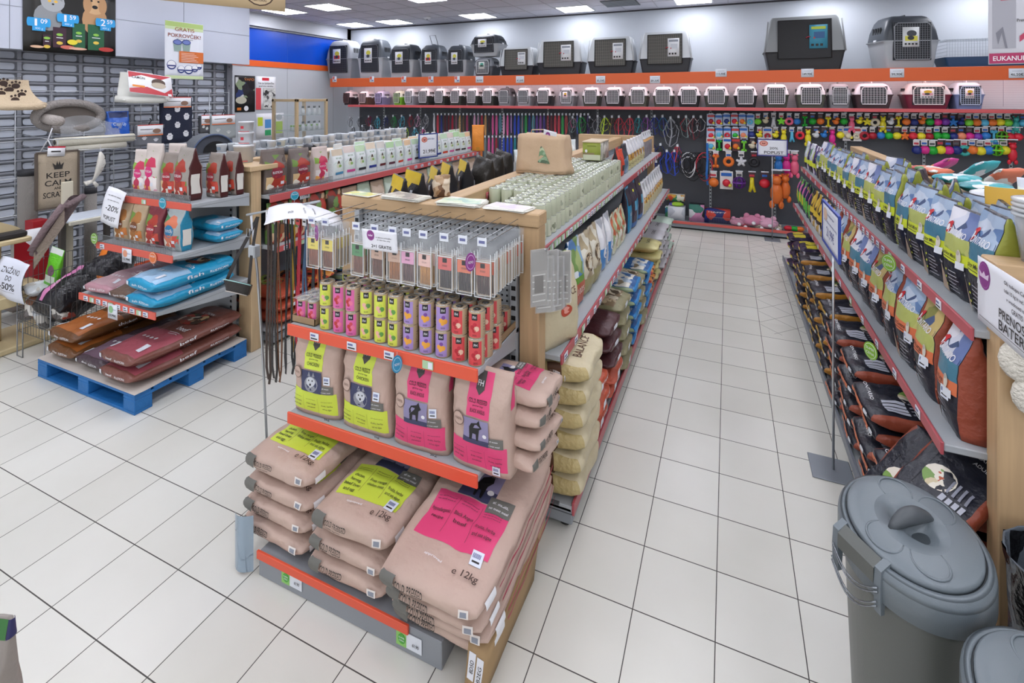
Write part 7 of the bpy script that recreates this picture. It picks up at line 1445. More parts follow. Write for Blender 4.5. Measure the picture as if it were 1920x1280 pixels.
o = mb.build('hanging_sign', loc=(-4.14, 3.03, 3.315), rz=math.atan2(3.5-2.66, -3.87+4.35)); tag(o, 'tan hanging sign with round dark stamp under the ceiling', 'sign')
mb = MB()
for x_ in (-.4, .4): mb.tube([(x_, 0, .27), (x_, 0, ZC-3.315)], .0015, STEEL, 4)
q = mb.build('wires', o)
t = empty('hanging_sign', (1.19, 3.0, 2.56), -.12); tag(t, 'white hanging card with maroon foot and dog outline near the ceiling corner', 'sign')
f = flatform(.16, .36, n=(3, 4), T=.006); mb = MB(); f.base(mb, mat('#c9c9d0', .5)); f.decal(mb, [('r', 'front', -.98, -.98, .98, -.72, mat('#a82a5a', .5)), ('t', 'front', 'EUKANUBA', 0, -.85, .022, WHITE, .13), ('r', 'front', -.85, -.6, .15, .85, mat('#a4a4ac', .5)), ('r', 'front', -.5, .62, .0, .75, mat('#b83a5a', .5)), ('r', 'front', -.98, .88, .98, .99, mat('#4a4a52', .5)), ('p', 'front', [(-.7, -.2), (-.4, -.05), (-.2, -.6), (-.3, -.6), (-.45, -.2), (-.6, -.5)], mat('#7a7a84', .5)), ('p', 'front', [(.3, -.45), (.9, -.2), (.9, -.05), (.3, -.3)], mat('#b83a5a', .5)), ('t', 'front', 'Premium', .5, .1, .014, INK, .05)]); mb.build('card', t)
mb = MB(); mb.tube([(0, 0, .18), (0, 0, ZC-2.56)], .0015, STEEL, 4); mb.build('wire', t)
# ------------------------------------------------------------------ bins at the near end
def bin_tpl():
    g = mat('#5d605c', .38, bump=.05, bscale=300); gl_ = mat('#70797f', .36, bump=.05, bscale=300); gd = mat('#4c5155', .4)
    body = MB(); n = 40
    body.lathe([(.78, 0), (.80, .02), (.93, .62), (.95, .63), (.95, .665), (.90, .665)], g, n, sx=.20, sy=.255)
    # side recess
    body.tube([(.135+.0*k, -.205, .02+.0) for k in range(1)]+[(.10, -.205, .02)], .004, gd, 5)
    lid = MB()
    for pf in ([(1.0, .655), (1.035, .658), (1.035, .728)], [(1.035, .728), (1.025, .742), (.995, .752)], [(.995, .752), (.925, .757), (.92, .750)], [(.92, .750), (.90, .750)], [(.90, .750), (.895, .766), (.87, .770), (.7, .774), (.5, .776)]): lid.lathe(pf, gl_, 56, sx=.20, sy=.255, top=False)
    lid.tube([(.20*.91*math.cos(2*PI*k/56), .255*.91*math.sin(2*PI*k/56), .751) for k in range(56)], .0025, gd, 5, closed=True)
    for i in range(4):
        a0 = (.35, 1.35, 3.5, 4.5)[i]
        pts = []
        for k in range(17):
            q = k/16; a = a0+.75*(q-.0) if False else a0+.42-.42*math.cos(q*PI); r_ = .50+.33*math.sin(q*PI)
            pts.append((.20*r_*math.cos(a), .255*r_*math.sin(a), .772+.0015))
        lid.tube(pts, .0035, gl_, 6)
    hd = MB(); ang = .75; ca, sa = math.cos(ang), math.sin(ang)
    def R(x, y, z): return Vector((x*ca-y*sa, x*sa+y*ca, z))
    def bowl(u, v):
        a = 2*PI*u; r_ = v; rx, ry = .062, .095
        x, y = rx*r_*math.cos(a), ry*r_*math.sin(a); dep = -.038*(1-r_**2)*min(1, abs(y)/.03)**.6+.004*r_
        sc = 1-v*.0; p = R(x, y, .774+dep)
        # blend the outer ring onto the lid
        if v > .99: p = Vector((.20*.505*math.cos(a+ang), .255*.505*math.sin(a+ang), .776))
        return p
    hd.grid(bowl, 32, 10, gl_)
    bar = []; nn = 12
    hd.tube([R(x, 0, .768+.030*max(0, math.sin((x+.085)/.17*PI))**.7) for x in [-.085+.17*k/nn for k in range(nn+1)]], [.010+.016*math.sin(k/nn*PI) for k in range(nn+1)], gd, 12)
    cl = MB(); cx, cy = -.20*.70, -.255*.76
    d = Vector((-.72, -.69, 0)).normalized(); tt = Vector((d.y, -d.x, 0))*-1; c0 = Vector((d.x*.222, d.y*.235, 0))
    for s_ in (-1, 1):
        a = c0+tt*(s_*.075); vs = []
        for (o_, z) in ((-.030, .768), (.008, .750), (.012, .70), (.010, .62), (-.004, .62), (-.012, .70)):
            for q in (-1, 1): vs.append(a+d*o_+tt*(q*.011)+Vector((0, 0, z)))
        cl.add(vs, [(0, 1, 3, 2), (2, 3, 5, 4), (4, 5, 7, 6), (6, 7, 9, 8), (8, 9, 11, 10), (0, 2, 4, 6, 8, 10), (11, 9, 7, 5, 3, 1)], gl_)
    cl.add([c0+tt*q+Vector((0, 0, z))+d*o_ for q in (-.064, .064) for (o_, z) in ((-.02, .765), (.012, .745), (.014, .70))], [(0, 3, 4, 1), (1, 4, 5, 2)], g)
    wr = MB()
    for (z0, sag, o_) in ((.70, .04, .016), (.66, .05, .020)):
        for dz in (0, -.012): wr.tube([c0+tt*(-.080+.16*k/10)+d*(o_+.012*math.sin(k/10*PI))+Vector((0, 0, z0+dz-sag*math.sin(k/10*PI))) for k in range(11)], .0028, mat('#8a8f94', .25, metal=.7), 6)
    return Tpl(body.mesh('bin_body'), [('lid', lid.mesh('lid'), [('lid_handle', hd.mesh('lid_handle'))]), ('latch', cl.mesh('latch')), ('carry_handle', wr.mesh('carry_handle'))])
BN = bin_tpl()
BN.spawn('waste_bin', 'large grey oval plastic bin with wire carry handle beside the dark sacks', 'waste bin', (.565, 2.075, 0), -.12, None, sc=(1.0, 1.02, 1.03))
BN.spawn('waste_bin', 'second grey oval bin cut by the photo edge, closest to the camera', 'waste bin', (.755, 1.60, 0), -.1, None, sc=(1, 1, .98))
t = empty('lined_waste_basket', (1.02, 2.17, 0)); tag(t, 'waste basket lined with a crumpled black bag between the bins and the post', 'waste basket')
def bagp(u, v):
    a = 2*PI*u; r_ = .12+.05*v; z = .72*v; n_ = noise.noise(Vector((math.cos(a)*3, math.sin(a)*3, z*7)))
    return Vector(((r_+.02*n_)*math.cos(a), (r_+.02*n_)*math.sin(a), z+.01*n_))
mb = MB(); mb.grid(bagp, 48, 24, mat('#141417', .22, bump=.5, bscale=25)); mb.grid(lambda u, v: Vector(((.172-.02*v+.012*noise.noise(Vector((math.cos(2*PI*u)*4, math.sin(2*PI*u)*4, v*3))))*math.cos(2*PI*u), (.172-.02*v)*math.sin(2*PI*u), .72+.02*math.sin(v*PI)-.35*v*v)), 48, 10, mat('#5f666e', .2, bump=.5, bscale=25)); mb.build('bag_liner', t)
mb = MB(); mb.lathe([(.11, .0), (.115, .01), (.0, .01)], BLACK, 20); mb.build('basket_base', t)
o = sign('offer_sign', .56, .243, crown_badge('front', -.80, .50, .046)+[('t', 'front', 'Ob nakupu Carnilove hrane', .18, .72, .013, INK, .25), ('t', 'front', 'teže 10 kg in več + skuper prejmete', .22, .50, .013, INK, .27), ('t', 'front', 'v vrednosti nad 50 €', .12, .28, .013, INK, .18), ('t', 'front', 'GRATIS', .05, .06, .017, INK, .07), ('t', 'front', 'PRENOSNA', .05, -.24, .033, INK, .24), ('t', 'front', 'BATERIJA', .05, -.58, .036, INK, .24), ('r', 'front', -.9, -.80, .98, -.785, INK)], PAPERW, (.886, 2.205, 1.497), (0, 0, -PI/2), 'white offer sign reading PRENOSNA BATERIJA with purple crown badge on the board', 'sign')
mb = MB(); FL = mat('#e3ddd0', .9, bump=.9, bscale=90)
for (x, z, r_) in ((0, .06, .085), (.07, .02, .085), (.03, -.06, .08), (.10, -.06, .075), (.14, .04, .07)): blob(mb, (x, 0, z), r_, FL, 1, .35, 1, 16)
tag(mb.build('sheepskin_scratcher', loc=(.975, 2.345, 1.235)), 'fluffy cream sheepskin toy hanging on the perforated panel', 'pet toy')
mb = MB(); mb.tube([(1.06, 2.36, .66), (1.06, 2.355, .86)], .004, WHITE, 6); mb.box((1.0, 2.40, .80), (1.16, 2.408, .98), mat('#d8dade', .5))
tag(mb.build('price_holder'), 'white price holder low on the perforated panel', 'price holder')
# foreground pouches on an unseen counter
t = empty('counter', (0, 0, 0)); tag(t, 'low counter at the camera carrying three pale pouches', 'counter')
mb = MB(); mb.box((-.98, .12, 0), (-.50, .38, 1.22), WHITE); mb.build('cabinet', t); mb = MB(); mb.bbox((-1.0, .10, 1.22), (-.48, .40, 1.25), W1, .004); mb.build('counter_top', t)
fp = pouch_kind(.16, .08, .34, mat('#8f8780', .45, bump=.2), None, [('r', 'front', -1, .86, 1, .99, mat('#2a6a2a', .5)), ('r', 'right', -1, .86, 1, .99, mat('#2a2a5a', .5))], 300, top=.05)
for (x, y, rz, h, lab) in ((-.865, .30, .3, 1.0, 'pale grey-brown pouch with green tip at the bottom corner'), (-.645, .325, .6, .89, 'pouch whose green and pale tip just shows at the frame bottom'), (-.575, .33, .9, .83, 'pouch with a navy tip just showing at the frame bottom')):
    put(*fp, 'pet_food_pouch', lab, 'pet food pouch', (x, y, 1.251), rz, None, sc=(.8 if h > .95 else .45, .8 if h > .95 else .45, h))
# ------------------------------------------------------------------ cat accessories in front of the shutter
def px_x(px, py, X):
    a = (px-960)/F_PX; b = -(py-CY_PX)/F_PX; c, s = math.cos(YAW), math.sin(YAW); rx, ry = a*c-s, a*s+c
    return ry*X/rx, CAM_H+b*X/rx
def at_x(px, py, X): y, z = px_x(px, py, X); return (X, y, z)
TAN = mat('#cbb79a', .85, bump=.4, bscale=60, var=.06); FLB = mat('#3a2a24', .8)
def paw(face, u, v, r, m): return [('e', face, u, v, r, r*.8, m)]+[('e', face, u+du, v+dv, r*.35, r*.42, m) for du, dv in ((-.13, .08), (-.05, .15), (.05, .15), (.13, .08))]
t = empty('wire_display_grid', (0, 0, 0)); tag(t, 'chrome wire grid and arms holding the cat accessories before the shutter', 'wire grid')
mb = MB()
for z in (.55, .95, 1.35, 1.75, 1.88, 2.1, 2.3): mb.tube([(-7.08, 2.2, z), (-7.08, 5.35, z)], .005, STEEL, 5)
for k in range(11): mb.tube([(-7.08, 2.2+k*.315, 0), (-7.08, 2.2+k*.315, 2.35)], .005, STEEL, 5)
mb.build('grid', t)
for (px, py) in ((20, 150), (130, 195), (218, 200), (250, 135), (330, 178), (275, 232), (405, 213), (300, 235)):
    y, z = px_x(px, py, -6.9); mb = MB(); mb.tube([(-7.08, y, z+.02), (-6.72, y, z+.02), (-6.70, y, z+.035)], .004, STEEL, 5); mb.build('hook_arm', t)
# beige perch with paws
def perch(px0, px1, py0, py1, lab, m, deco=None, X=-6.85, card=False):
    y0, z1 = px_x(px0, py0, X); y1, _ = px_x(px1, py0, X); _, z0 = px_x(px0, py1, X); w_ = y1-y0; h = z1-z0
    t = empty('window_perch', (X, (y0+y1)/2, z0), PI/2); tag(t, lab, 'cat perch')
    def back(u, v): return Vector(((u-.5)*w_*(.62+.38*(1-v)**2), -.02-.16*(1-v)**3, h*.18+h*.82*v))
    mb = MB(); mb.grid(back, 12, 10, m); mb.grid(lambda u, v: back(u, v)+Vector((0, .02, 0)), 12, 10, m); 
    if deco:
        for (u, v) in ((.3, .85), (.62, .75), (.25, .45), (.7, .4), (.5, .2), (.45, .6)):
            c = back(u, v)+Vector((0, -.006, 0)); mb.add([c+Vector((.035*math.cos(2*PI*k/10), -.001, .028*math.sin(2*PI*k/10))) for k in range(10)], [tuple(range(10))[::-1]], deco)
            for q in (-1, 0, 1): mb.add([c+Vector((q*.03+.011*math.cos(2*PI*k/8), -.002, .045-.008*abs(q)+.013*math.sin(2*PI*k/8))) for k in range(8)], [tuple(range(8))[::-1]], deco)
    mb.build('back_panel', t)
    mb = MB(); mb.tube([(-w_*.5, -.12, h*.16), (-w_*.25, -.24, h*.12), (w_*.25, -.24, h*.12), (w_*.5, -.12, h*.16)], h*.11, m, 10); mb.bbox((-w_*.45, -.22, h*.08), (w_*.45, -.02, h*.16), m, .02); mb.build('padded_ledge', t)
    if card:
        f = flatform(w_*.86, h*.72, n=(4, 3)); mb = MB(); f.base(mb, WHITE); RD = mat('#b8202e', .35)
        f.decal(mb, [('p', 'front', [(-.98, .95), (.98, .95), (.5, .55), (-.4, .75), (-.98, .4)], RD), ('p', 'front', [(-.98, -.95), (.98, -.95), (.98, -.2), (.6, -.7), (-.2, -.3), (-.98, -.6)], RD), ('t', 'front', 'CAMON', -.55, .48, .034, INK, .15), ('e', 'front', .35, .2, .085, .055, mat('#4a3328', .5)), ('e', 'front', .35, -.05, .09, .04, mat('#b8ab98', .5)), ('r', 'front', -.85, -.42, -.3, -.24, mat('#e0862a', .5)), ('r', 'front', .75, -.95, .92, -.75, WHITE)])
        o = mb.build('packaging', t); o.location = (.02, -.26, h*.62); o.rotation_euler = (-.35, .12, 0)
perch(-40, 72, 148, 208, 'beige fleece window perch with dark paw prints hanging on the shutter grid', TAN, FLB)
perch(205, 302, 134, 195, 'white window perch in red and white packaging hung on the grid', mat('#dcdcd4', .8), None, card=True)
def towel(px0, px1, py0, py1, m, pm, lab, X=-6.72):
    y0, z1 = px_x(px0, py0, X); y1, _ = px_x(px1, py0, X); _, z0 = px_x(px0, py1, X); w_ = y1-y0; h = z1-z0
    t = empty('pet_towel', (X, (y0+y1)/2, (z0+z1)/2), PI/2); tag(t, lab, 'pet towel')
    f = boxform(w_, .05, h, n=(6, 2, 8), wr=.008); f0 = Form(w_, .05, h, lambda p: f.fn(p)-Vector((0, 0, h/2)), (6, 2, 8)); mb = MB(); f0.base(mb, m); d = []
    if h > .4:
        for (u, v) in ((.0, .45), (-.6, .1), (.6, .1), (0, -.25), (.55, -.65), (-.5, -.75)): d += paw('front', u, v, .035, pm)
    else:
        for (u, v) in ((-.4, -.3), (.4, -.5)): d += paw('front', u, v, .02, pm)
    f0.decal(mb, d, .002, .0002); mb.build('fabric', t)
    f = flatform(w_*.9, .14, n=(2, 2)); mb = MB(); f.base(mb, WHITE); f.decal(mb, [('r', 'front', -1, .85, 1, 1, mat('#c83a2a', .5)), ('r', 'front', -1, -1, 1, -.8, mat('#e07a4a', .5)), ('e', 'front', .5, -.2, .05, .03, mat('#8a6a58', .5)), ('r', 'front', -.8, .1, .2, .2, INK)]); o = mb.build('header_card', t); o.location = (0, -.032, h/2-.06)
    mb = MB(); mb.tube([(0, 0, h/2), (0, -.01, h/2+.03), (.02, -.02, h/2+.06), (0, -.02, h/2+.085)], .007, BLACK, 6); mb.build('hanger_hook', t)
NV = mat('#20263a', .9, bump=.4, bscale=80)
towel(301, 358, 183, 270, NV, mat('#d8d8dc', .8), 'navy towel with white paw prints hanging on the grid')
towel(252, 305, 236, 275, mat('#6a6c72', .9), mat('#c8c8cc', .8), 'grey towel pack hanging lower beside the blue bag')
towel(392, 440, 217, 262, mat('#9aa0a0', .9), mat('#c8ccc8', .8), 'pale grey towel pack nearest the shutter rail')
towel(374, 391, 217, 250, mat('#4a4c50', .9), mat('#c8ccc8', .8), 'narrow dark towel pack beside the pale grey one')
# oval bed ring
X_, y, z = at_x(128, 218, -6.75); t = empty('cat_hammock', (X_, y, z), PI/2); tag(t, 'oval grey and white fluffy cat bed wrapped in plastic on the grid', 'cat bed')
mb = MB(); mb.tube([(.30*math.cos(2*PI*k/24), -.03, .15*math.sin(2*PI*k/24)) for k in range(24)], .045, mat('#8d8783', .9, bump=.8, bscale=60), 10, closed=True); mb.build('fluffy_ring', t)
mb = MB(); mb.add([(.28*math.cos(2*PI*k/24), -.02, .14*math.sin(2*PI*k/24)) for k in range(24)], [tuple(range(24))[::-1]], mat('#6a625c', .9)); mb.build('centre_cloth', t)
mb = MB(); mb.grid(lambda u, v: Vector((-.12+.62*u, -.08-.03*math.sin(9*u+4*v), -.26+.22*v+.05*math.sin(u*5))), 14, 8, mat('#c8ccd0', .08, alpha=.35)); mb.tube([(-.22, -.05, -.02), (-.22, -.30, -.04)], .055, mat('#b0a8a2', .9, bump=.8, bscale=60), 12); mb.build('plastic_wrap', t)
mb = MB(); X_, y, z = at_x(220, 232, -6.75); f = pouch(.24, .1, .30, 310, wr=.015); fb = MB(); f.base(fb, mat('#2a5fc0', .25, bump=.6, bscale=14)); f.decal(fb, [('r', 'front', -.9, .5, .9, .95, mat('#1a2a5a', .4)), ('t', 'front', 'Clean Up', 0, .0, .04, mat('#bcd4f0', .5), .16)])
tag(fb.build('litter_bag', loc=(X_, y, z-.15), rz=PI/2), 'bright blue plastic bag hanging between the fluffy bed and the towels', 'bag')
# tubes
for (pa, pb_, r_, m, lab) in (((103, 267), (250, 257), .045, mat('#d4cfbe', .8, bump=.3, bscale=80), 'long white sisal tube lying on the wire arms'), ((122, 280), (235, 270), .035, mat('#d8d4c6', .7, bump=.5, bscale=160), 'thinner ribbed white tube below the long one')):
    a, b = Vector(at_x(*pa, -6.45)), Vector(at_x(*pb_, -6.45)); mb = MB(); mb.tube([a, b], r_, m, 16); mb.tube([a+(a-b).normalized()*.003, a+(a-b).normalized()*.004], r_*.6, mat('#4a4744', .8), 12); tag(mb.build('scratching_tube'), lab, 'scratching post')
t = empty('wire_arm_rack', (0, 0, 0)); tag(t, 'wire rack projecting from the grid under the white tubes', 'wire rack')
mb = MB()
for py in (262, 284):
    for px in (95, 255): a = Vector(at_x(px, py, -6.4)); mb.tube([Vector((-7.08, a.y, a.z+.05)), a], .005, STEEL, 5)
    mb.tube([at_x(95, py, -6.4), at_x(262, py-8, -6.4)], .005, STEEL, 5)
mb.tube([at_x(98, 240, -6.4), at_x(90, 262, -6.4), at_x(60, 310, -6.6)], .006, mat('#c8c8cc', .4), 5); mb.tube([at_x(90, 262, -6.4), at_x(100, 284, -6.4)], .006, mat('#c8c8cc', .4), 5); mb.build('frame', t)
# keep calm mat
X_ = -6.3; y0, z1 = px_x(68, 288, X_); y1, _ = px_x(146, 288, X_); _, z0 = px_x(107, 388, X_)
t = empty('scratch_mat', (X_, (y0+y1)/2, (z0+z1)/2), PI/2); tag(t, 'beige scratch mat printed with a crown and KEEP CALM AND SCRATCH', 'scratch mat')
w_, h = y1-y0, z1-z0; f = flatform(w_, h, n=(4, 6), T=.02); mb = MB(); f.base(mb, mat('#a89a86', .9, bump=.3, bscale=120)); f.decal(mb, [('t', 'front', 'KEEP', 0, .18, h*.10, INK, w_*.56), ('t', 'front', 'CALM', 0, -.10, h*.10, INK, w_*.64), ('t', 'front', 'AND', 0, -.30, h*.045, INK, w_*.2), ('t', 'front', 'SCRATCH', 0, -.52, h*.10, INK, w_*.72),
  ('p', 'front', [(-.2, .42), (-.28, .62), (-.12, .52), (-.06, .68), (0, .54), (.06, .68), (.12, .52), (.28, .62), (.2, .42)], INK), ('r', 'front', -.2, .38, .2, .44, INK)]); mb.build('mat', t)
mb = MB()
for a in ((-w_/2-.01, -h/2, -w_/2+.008, h/2), (w_/2-.008, -h/2, w_/2+.01, h/2), (-w_/2, h/2-.008, w_/2, h/2+.01), (-w_/2, -h/2-.01, w_/2, -h/2+.008)): mb.box((a[0], -.014, a[1]), (a[2], .014, a[3]), mat('#5a4f46', .9))
mb.build('binding', t)
f = flatform(w_*.42, .10, n=(2, 2)); mb = MB(); f.base(mb, WHITE); f.decal(mb, [('r', 'front', -1, .7, 1, 1, mat('#c8283a', .5)), ('r', 'front', -.6, -.2, .5, .1, INK)]); o = mb.build('header_card', t); o.location = (-.02, -.02, h/2+.01); o.rotation_euler = (0, .08, 0)
mb = MB(); mb.tube([(0, 0, h/2), (.0, .0, h/2+.12)], .003, STEEL, 5); mb.build('hanger', t)
# fish
X_, y, z = at_x(184, 315, -6.2); t = empty('plush_fish', (X_, y, z), PI/2); tag(t, 'white plush fish with stitched scales hanging head up below the tubes', 'cat toy')
mb = MB(); fm = mat('#cfcbc2', .85, bump=.3, bscale=50); mb.tube([(.02, 0, .17), (.03, 0, .12), (.03, 0, .05), (.0, 0, -.04), (-.03, 0, -.10), (-.05, 0, -.14)], [.02, .05, .07, .05, .025, .02], fm, 12, flat=.5); mb.tube([(-.05, 0, -.13), (-.12, 0, -.15)], [.02, .03], fm, 8, flat=.5); mb.tube([(-.05, 0, -.13), (-.01, 0, -.19)], [.02, .03], fm, 8, flat=.5); mb.build('body', t)
mb = MB(); mb.tube([(.02, 0, .17), (.02, .0, .25)], .002, WHITE, 4); blob(mb, (.05, -.03, .10), .006, BLACK)
for k in range(3): mb.tube([(.0, -.036, .04-.03*k), (.02, -.038, .03-.03*k), (.04, -.036, .04-.03*k)], .0025, mat('#8a857c', .8), 4)
mb.build('stitching', t)
# mesh tunnel
X_, y, z = at_x(405, 272, -6.3); t = empty('cat_tunnel', (X_, y, z), PI/2-.2); tag(t, 'dark round fabric cat tunnel opening beside the white tubs', 'cat tunnel')
mb = MB(); mb.grid(lambda u, v: Vector((.26*math.cos(PI*u)*(1-.0*v), .05+.3*v, -.1+.24*math.sin(PI*u))), 16, 4, mat('#7d8288', .5, bump=.5, bscale=60)); mb.build('shell', t)
mb = MB(); mb.add([(.25*math.cos(PI*k/14), .06, -.1+.23*math.sin(PI*k/14)) for k in range(15)], [tuple(range(15))[::-1]], mat('#4a4e58', .8)); mb.add([(.16*math.cos(PI*k/14)+.02, .05, -.1+.15*math.sin(PI*k/14)) for k in range(15)], [tuple(range(15))[::-1]], BLACK); mb.build('opening', t)
mb = MB(); mb.tube([(.26*math.cos(PI*k/16), .04, -.1+.24*math.sin(PI*k/16)) for k in range(17)], .012, mat('#4a5a78', .5), 6); mb.build('rim', t)
# scratching columns, platforms
def column(px, py0, py1, r_, lab, X=-6.6, top=None, z0=None):
    y, z1 = px_x(px, py0, X); zb = .14 if z0 is None else z0
    t = empty('scratching_post', (X, y, zb)); tag(t, lab, 'scratching post'); cm_ = mat('#8b8681', .9, bump=.6, bscale=140)
    mb = MB(); mb.lathe([(r_, 0), (r_, z1-zb-.04)], cm_, 20); mb.build('column', t)
    mb = MB(); mb.lathe([(r_*1.02, z1-zb-.06), (r_*1.02, z1-zb), (0, z1-zb)], mat(top or '#2a2a2e', .7), 20); mb.build('cap', t)
    mb = MB(); mb.bbox((-.2, -.2, 0), (.2, .2, .03), mat('#6a625c', .9), .01); mb.build('foot_board', t)
column(52, 318, 0, .078, 'thick grey column with black cap in front of the shutter', -6.55)
column(170, 352, 0, .055, 'shorter grey column with dark cap beside the hanging fish', -6.45)
# low shelf unit
t = empty('low_shelf_unit', (0, 0, 0)); tag(t, 'low grey shelf base with orange edge running along the shutter', 'shelving unit')
mb = MB(); mb.bbox((-7.2, 1.9, 0), (-6.88, 4.9, .10), mat('#9a9ea2', .5), .004); mb.build('base', t); mb = MB(); mb.box((-6.882, 1.9, .10), (-6.865, 4.9, .125), mat('#d8542e', .4)); mb.box((-7.2, 1.9, .10), (-6.88, 4.9, .12), GREYL); mb.build('orange_rail', t)
# cat tree at the frame edge
t = empty('cat_tree', (-6.0, 2.25, 0)); tag(t, 'cream wooden cat tree with dark padded platform at the frame edge', 'cat tree')
crm = mat('#cdbb92', .6, var=.06); drk = mat('#2c2826', .8)
mb = MB(); mb.bbox((-.28, -.35, 0), (.28, .40, .05), crm, .01); mb.build('base_board', t)
for (x, y) in ((.0, .0), (-.15, -.25)): mb = MB(); mb.lathe([(.05, .05), (.05, .98)], crm, 16, (x, y, 0)); mb.build('post', t)
mb = MB(); mb.bbox((-.2, -.35, .93), (.22, .18, .975), crm, .01); mb.bbox((-.2, -.35, .975), (.2, .16, 1.03), drk, .015); mb.build('padded_platform', t)
mb = MB(); mb.prism([(-.30, 0), (-.30, .10), (-.16, .15), (-.10, .22), (-.02, .20), (.0, .10), (.12, .03), (.15, 0)], .06, crm, Matrix.Translation((.1, 0, 1.03)) @ Matrix.Rotation(PI/2, 4, 'Z')); mb.build('carved_panel', t)
mb = MB(); mb.bbox((-.1, -.2, .42), (.35, .30, .52), crm, .01); mb.lathe([(.09, .521), (.09, .53), (0, .53)], drk, 20, (.2, .05, 0)); mb.build('lower_box', t)
f = boxform(.22, .06, .30, n=(2, 2, 2)); mb = MB(); f.base(mb, WHITE); f.decal(mb, [('p', 'front', [(-1, 1), (.6, -.4), (1, -1), (-1, -1)], mat('#b8202e', .4)), ('e', 'front', .3, -.35, .03, .02, mat('#d8a03a', .5))]); tag(mb.build('product_box', loc=(-6.03, 2.50, .68), rz=PI/2), 'red and white box standing under the cat tree platform', 'box')
mb = MB(); mb.bbox((-.06, -.12, 0), (.0, .12, .30), mat('#c8c4ba', .7)); 
# fluffy ramp bed
t = empty('fluffy_ramp', (-5.75, 2.62, .72), 0); tag(t, 'mauve-grey fluffy cat ramp with cream scratch strip leaning in the sale basket', 'cat bed')
A, B = Vector(at_x(62, 475, -5.5)), Vector(at_x(122, 388, -5.5)); fm = mat('#7a686a', .95, bump=.9, bscale=50)
o_ = Vector((-5.75, 2.62, .72)); d = (B-A); sdv = Vector((-.35, .32, .02)); up = Vector((.10, -.12, .12))
mb = MB(); mb.grid(lambda u, v: A+d*u+sdv*v+up*math.sin(v*PI)*.5-o_, 10, 8, fm); mb.grid(lambda u, v: A+d*u*.96+sdv*(.0)-Vector((0, 0, .14*v))+Vector((.01, 0, 0))-o_, 10, 3, mat('#a8998c', .95, bump=.8, bscale=50))
for s_ in (0, .32): mb.tube([A+sdv*s_+up*.2-o_, A+d*.5+sdv*s_+up*.3-o_, B+sdv*s_+up*.2-o_], .028, fm, 8)
mb.tube([A-o_, A+sdv*.32-o_], .028, fm, 8); mb.tube([B-o_, B+sdv*.4-o_, B+sdv*.9-o_], .03, fm, 8); mb.build('fluffy_cover', t)
mb = MB(); q0 = A+sdv*.16+up*.28; mb.add([q0+d*.06-sdv*.07-o_, q0+d*.06+sdv*.07-o_, q0+d*.94+sdv*.07-o_, q0+d*.94-sdv*.07-o_], [(0, 1, 2, 3), (3, 2, 1, 0)], mat('#d8cdbb', .9, bump=.3, bscale=140)); mb.build('scratch_strip', t)
y, z = px_x(124, 340, -6.3); y2, z2 = px_x(124, 400, -6.3); mb = MB(); mb.bbox((-6.34, y-.05, .15), (-6.27, y+.05, z), mat('#cfc7b2', .8), .006); tag(mb.build('scratching_board'), 'narrow cream scratching board standing before the printed mat', 'scratching board')
mb = MB(); y, z = px_x(76, 432, -6.3); mb.bbox((-6.45, y-.06, .14), (-6.3, y+.07, z+.10), mat('#a81a24', .5), .004); tag(mb.build('product_box'), 'plain red box standing between the grey column and the ramp', 'box')
y, z = px_x(140, 408, -6.05); mb = MB(); mb.bbox((-6.3, y-.10, z-.03), (-5.95, y+.42, z), mat('#bfc6d0', .6), .008); mb.bbox((-5.95, y-.1, z-.05), (-5.92, y+.42, z-.01), mat('#d8d4c4', .6), .005)
for k in (-.05, .35): mb.bbox((-6.25, y+k, 0), (-6.20, y+k+.05, z-.03), mat('#55504c', .8))
tag(mb.build('cat_stand'), 'small pale blue-topped stand behind the second shelf pouches', 'cat furniture')
# sale basket
t = empty('wire_basket', (0, 0, 0)); tag(t, 'open chrome wire sale basket on legs beside the blue pallet', 'wire basket')
bx0, bx1, by0, by1 = -5.62, -5.10, 2.26, 2.98
def wall_grid(p, q, z0, z1, nv, nh):
    mb = MB()
    for i in range(nv+1): c = p.lerp(q, i/nv); mb.tube([c+Vector((0, 0, z0)), c+Vector((0, 0, z1))], .0021, mat('#77797a', .35, metal=.6), 4)
    for j in range(nh+1): z = z0+(z1-z0)*j/nh; mb.tube([p+Vector((0, 0, z)), q+Vector((0, 0, z))], .0026, mat('#77797a', .35, metal=.6), 4)
    return mb
V_ = Vector
wall_grid(V_((bx0, by0, 0)), V_((bx1, by0, 0)), .22, .52, 12, 3).build('front_grid', t)
wall_grid(V_((bx1, by0, 0)), V_((bx1, by1, 0)), .18, .80, 20, 4).build('side_grid', t); wall_grid(V_((bx0, by0, 0)), V_((bx0, by1, 0)), .22, .80, 20, 4).build('side_grid', t); wall_grid(V_((bx0, by1, 0)), V_((bx1, by1, 0)), .22, .80, 16, 4).build('rear_grid', t)
mb = MB()
for i in range(13): x = bx0+(bx1-bx0)*i/12; mb.tube([(x, by0, .30), (x, by1, .30)], .0022, WIRE, 4)
for i in range(10): y = by0+(by1-by0)*i/9; mb.tube([(bx0, y, .30), (bx1, y, .30)], .0022, WIRE, 4)
mb.build('bottom_grid', t)
for (x, y) in ((bx0, by0), (bx1, by0), (bx1, by1), (bx0, by1)): mb = MB(); mb.tube([(x, y, .52), (x, y, .006), (x+(.09 if x < -5.3 else -.09), y, .006), (x+(.09 if x < -5.3 else -.09), y, .3)], .0045, WIRE, 6); mb.build('leg', t)
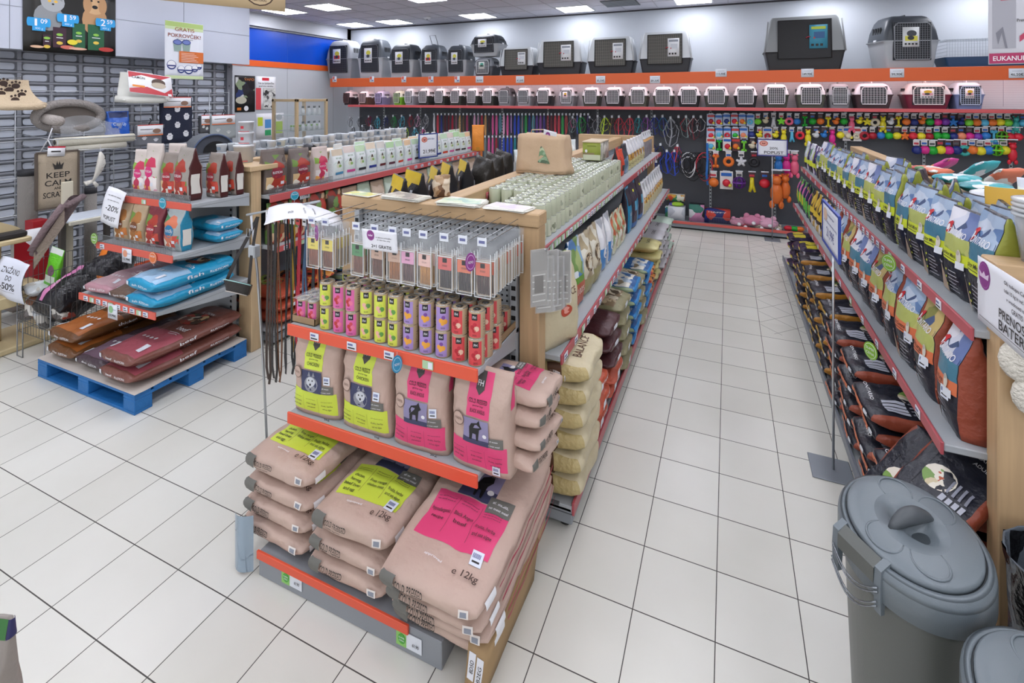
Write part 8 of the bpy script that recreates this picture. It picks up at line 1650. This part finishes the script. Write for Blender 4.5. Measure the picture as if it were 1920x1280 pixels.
sign('paper_sign', .40, .33, [('t', 'front', 'ZNIŽANO', 0, .48, .045, INK, .24), ('t', 'front', 'DO', 0, .12, .040, INK, .07), ('t', 'front', '-50%', 0, -.28, .055, INK, .19), ('r', 'front', -.5, -.56, .5, -.55, INK)], mat('#dfe3f0', .6), (-5.60, 2.19, .675), (-.12, .08, .04), 'white curled sheet reading ZNIŽANO DO -50% on the sale basket', 'sign', bend=.12, wav=.008)
bb = sack_kind(.30, .46, .26, mat('#1d1c20', .3, bump=.9, bscale=18), None, [('r', 'top', -.55, -.95, -.2, .9, mat('#c87aa8', .4)), ('t', 'top', 'LOVE', -.37, -.2, .03, WHITE, .1, PI/2)], 320, wr=.03)
put(*bb, 'pet_bed', 'black rolled pet bed with pink paper band in the sale basket', 'pet bed', (-5.30, 2.56, .33), .1, 'rolled beds in the sale basket', rot=(.35, .1, .2), sc=(1, 1, 1.35))
bb2 = sack_kind(.32, .50, .24, mat('#242328', .35, bump=.9, bscale=18), None, [('r', 'top', -.9, .2, -.3, .98, mat('#e07a2a', .4)), ('r', 'front', .3, -.8, .8, .8, mat('#e07a2a', .4))], 321, wr=.03)
put(*bb2, 'pet_bed', 'black rolled pet bed with orange band behind the pink-banded one', 'pet bed', (-5.27, 2.80, .50), .4, 'rolled beds in the sale basket', rot=(.3, 0, .5), sc=(.9, .8, 1.2))
gp2 = pouch_kind(.14, .05, .36, mat('#6ac82a', .3, bump=.4), None, [('r', 'front', -1, .7, 1, 1, mat('#dfe4e0', .4)), ('e', 'front', 0, -.1, .04, .05, mat('#7a5a6a', .5)), ('r', 'front', -.8, -.7, .8, -.35, mat('#e0e8d8', .5))], 322)
put(*gp2, 'treat_pack', 'lime green packet standing in the sale basket beside the black bed', 'treat pack', (-5.46, 2.42, .56), .2, None, rot=(0, .25, .2))
for k, (x, y, z, c, lab) in enumerate(((-5.52, 2.38, .52, '#dfe2e4', 'clear wrapped toy lying on top of the sale basket heap'), (-5.55, 2.50, .48, '#d89a78', 'salmon-coloured packet in the sale basket'), (-5.48, 2.33, .40, '#8a5a40', 'brown patterned packet low in the sale basket'), (-5.22, 2.36, .42, '#c84a34', 'small packet with red label at the basket front'), (-5.40, 2.30, .34, '#b8bcc0', 'grey net of toys at the bottom of the sale basket'))):
    f, me = sack_kind(.16, .22, .09, patchy((c, '#c8c4bc', '#5a5450', c), 20, .4), None, (), 330+k, wr=.02); put(f, me, 'treat_pack', lab, 'treat pack', (x, y, z), .5*k, 'loose packets in the sale basket', rot=(.3*k, .2, .6*k))
for lb, ns in LABELS.items():
    if len(ns) > 1: print('DUP LABEL', lb, ns[:4])
    if len(lb.split()) > 16: print('LONG', len(lb.split()), lb)
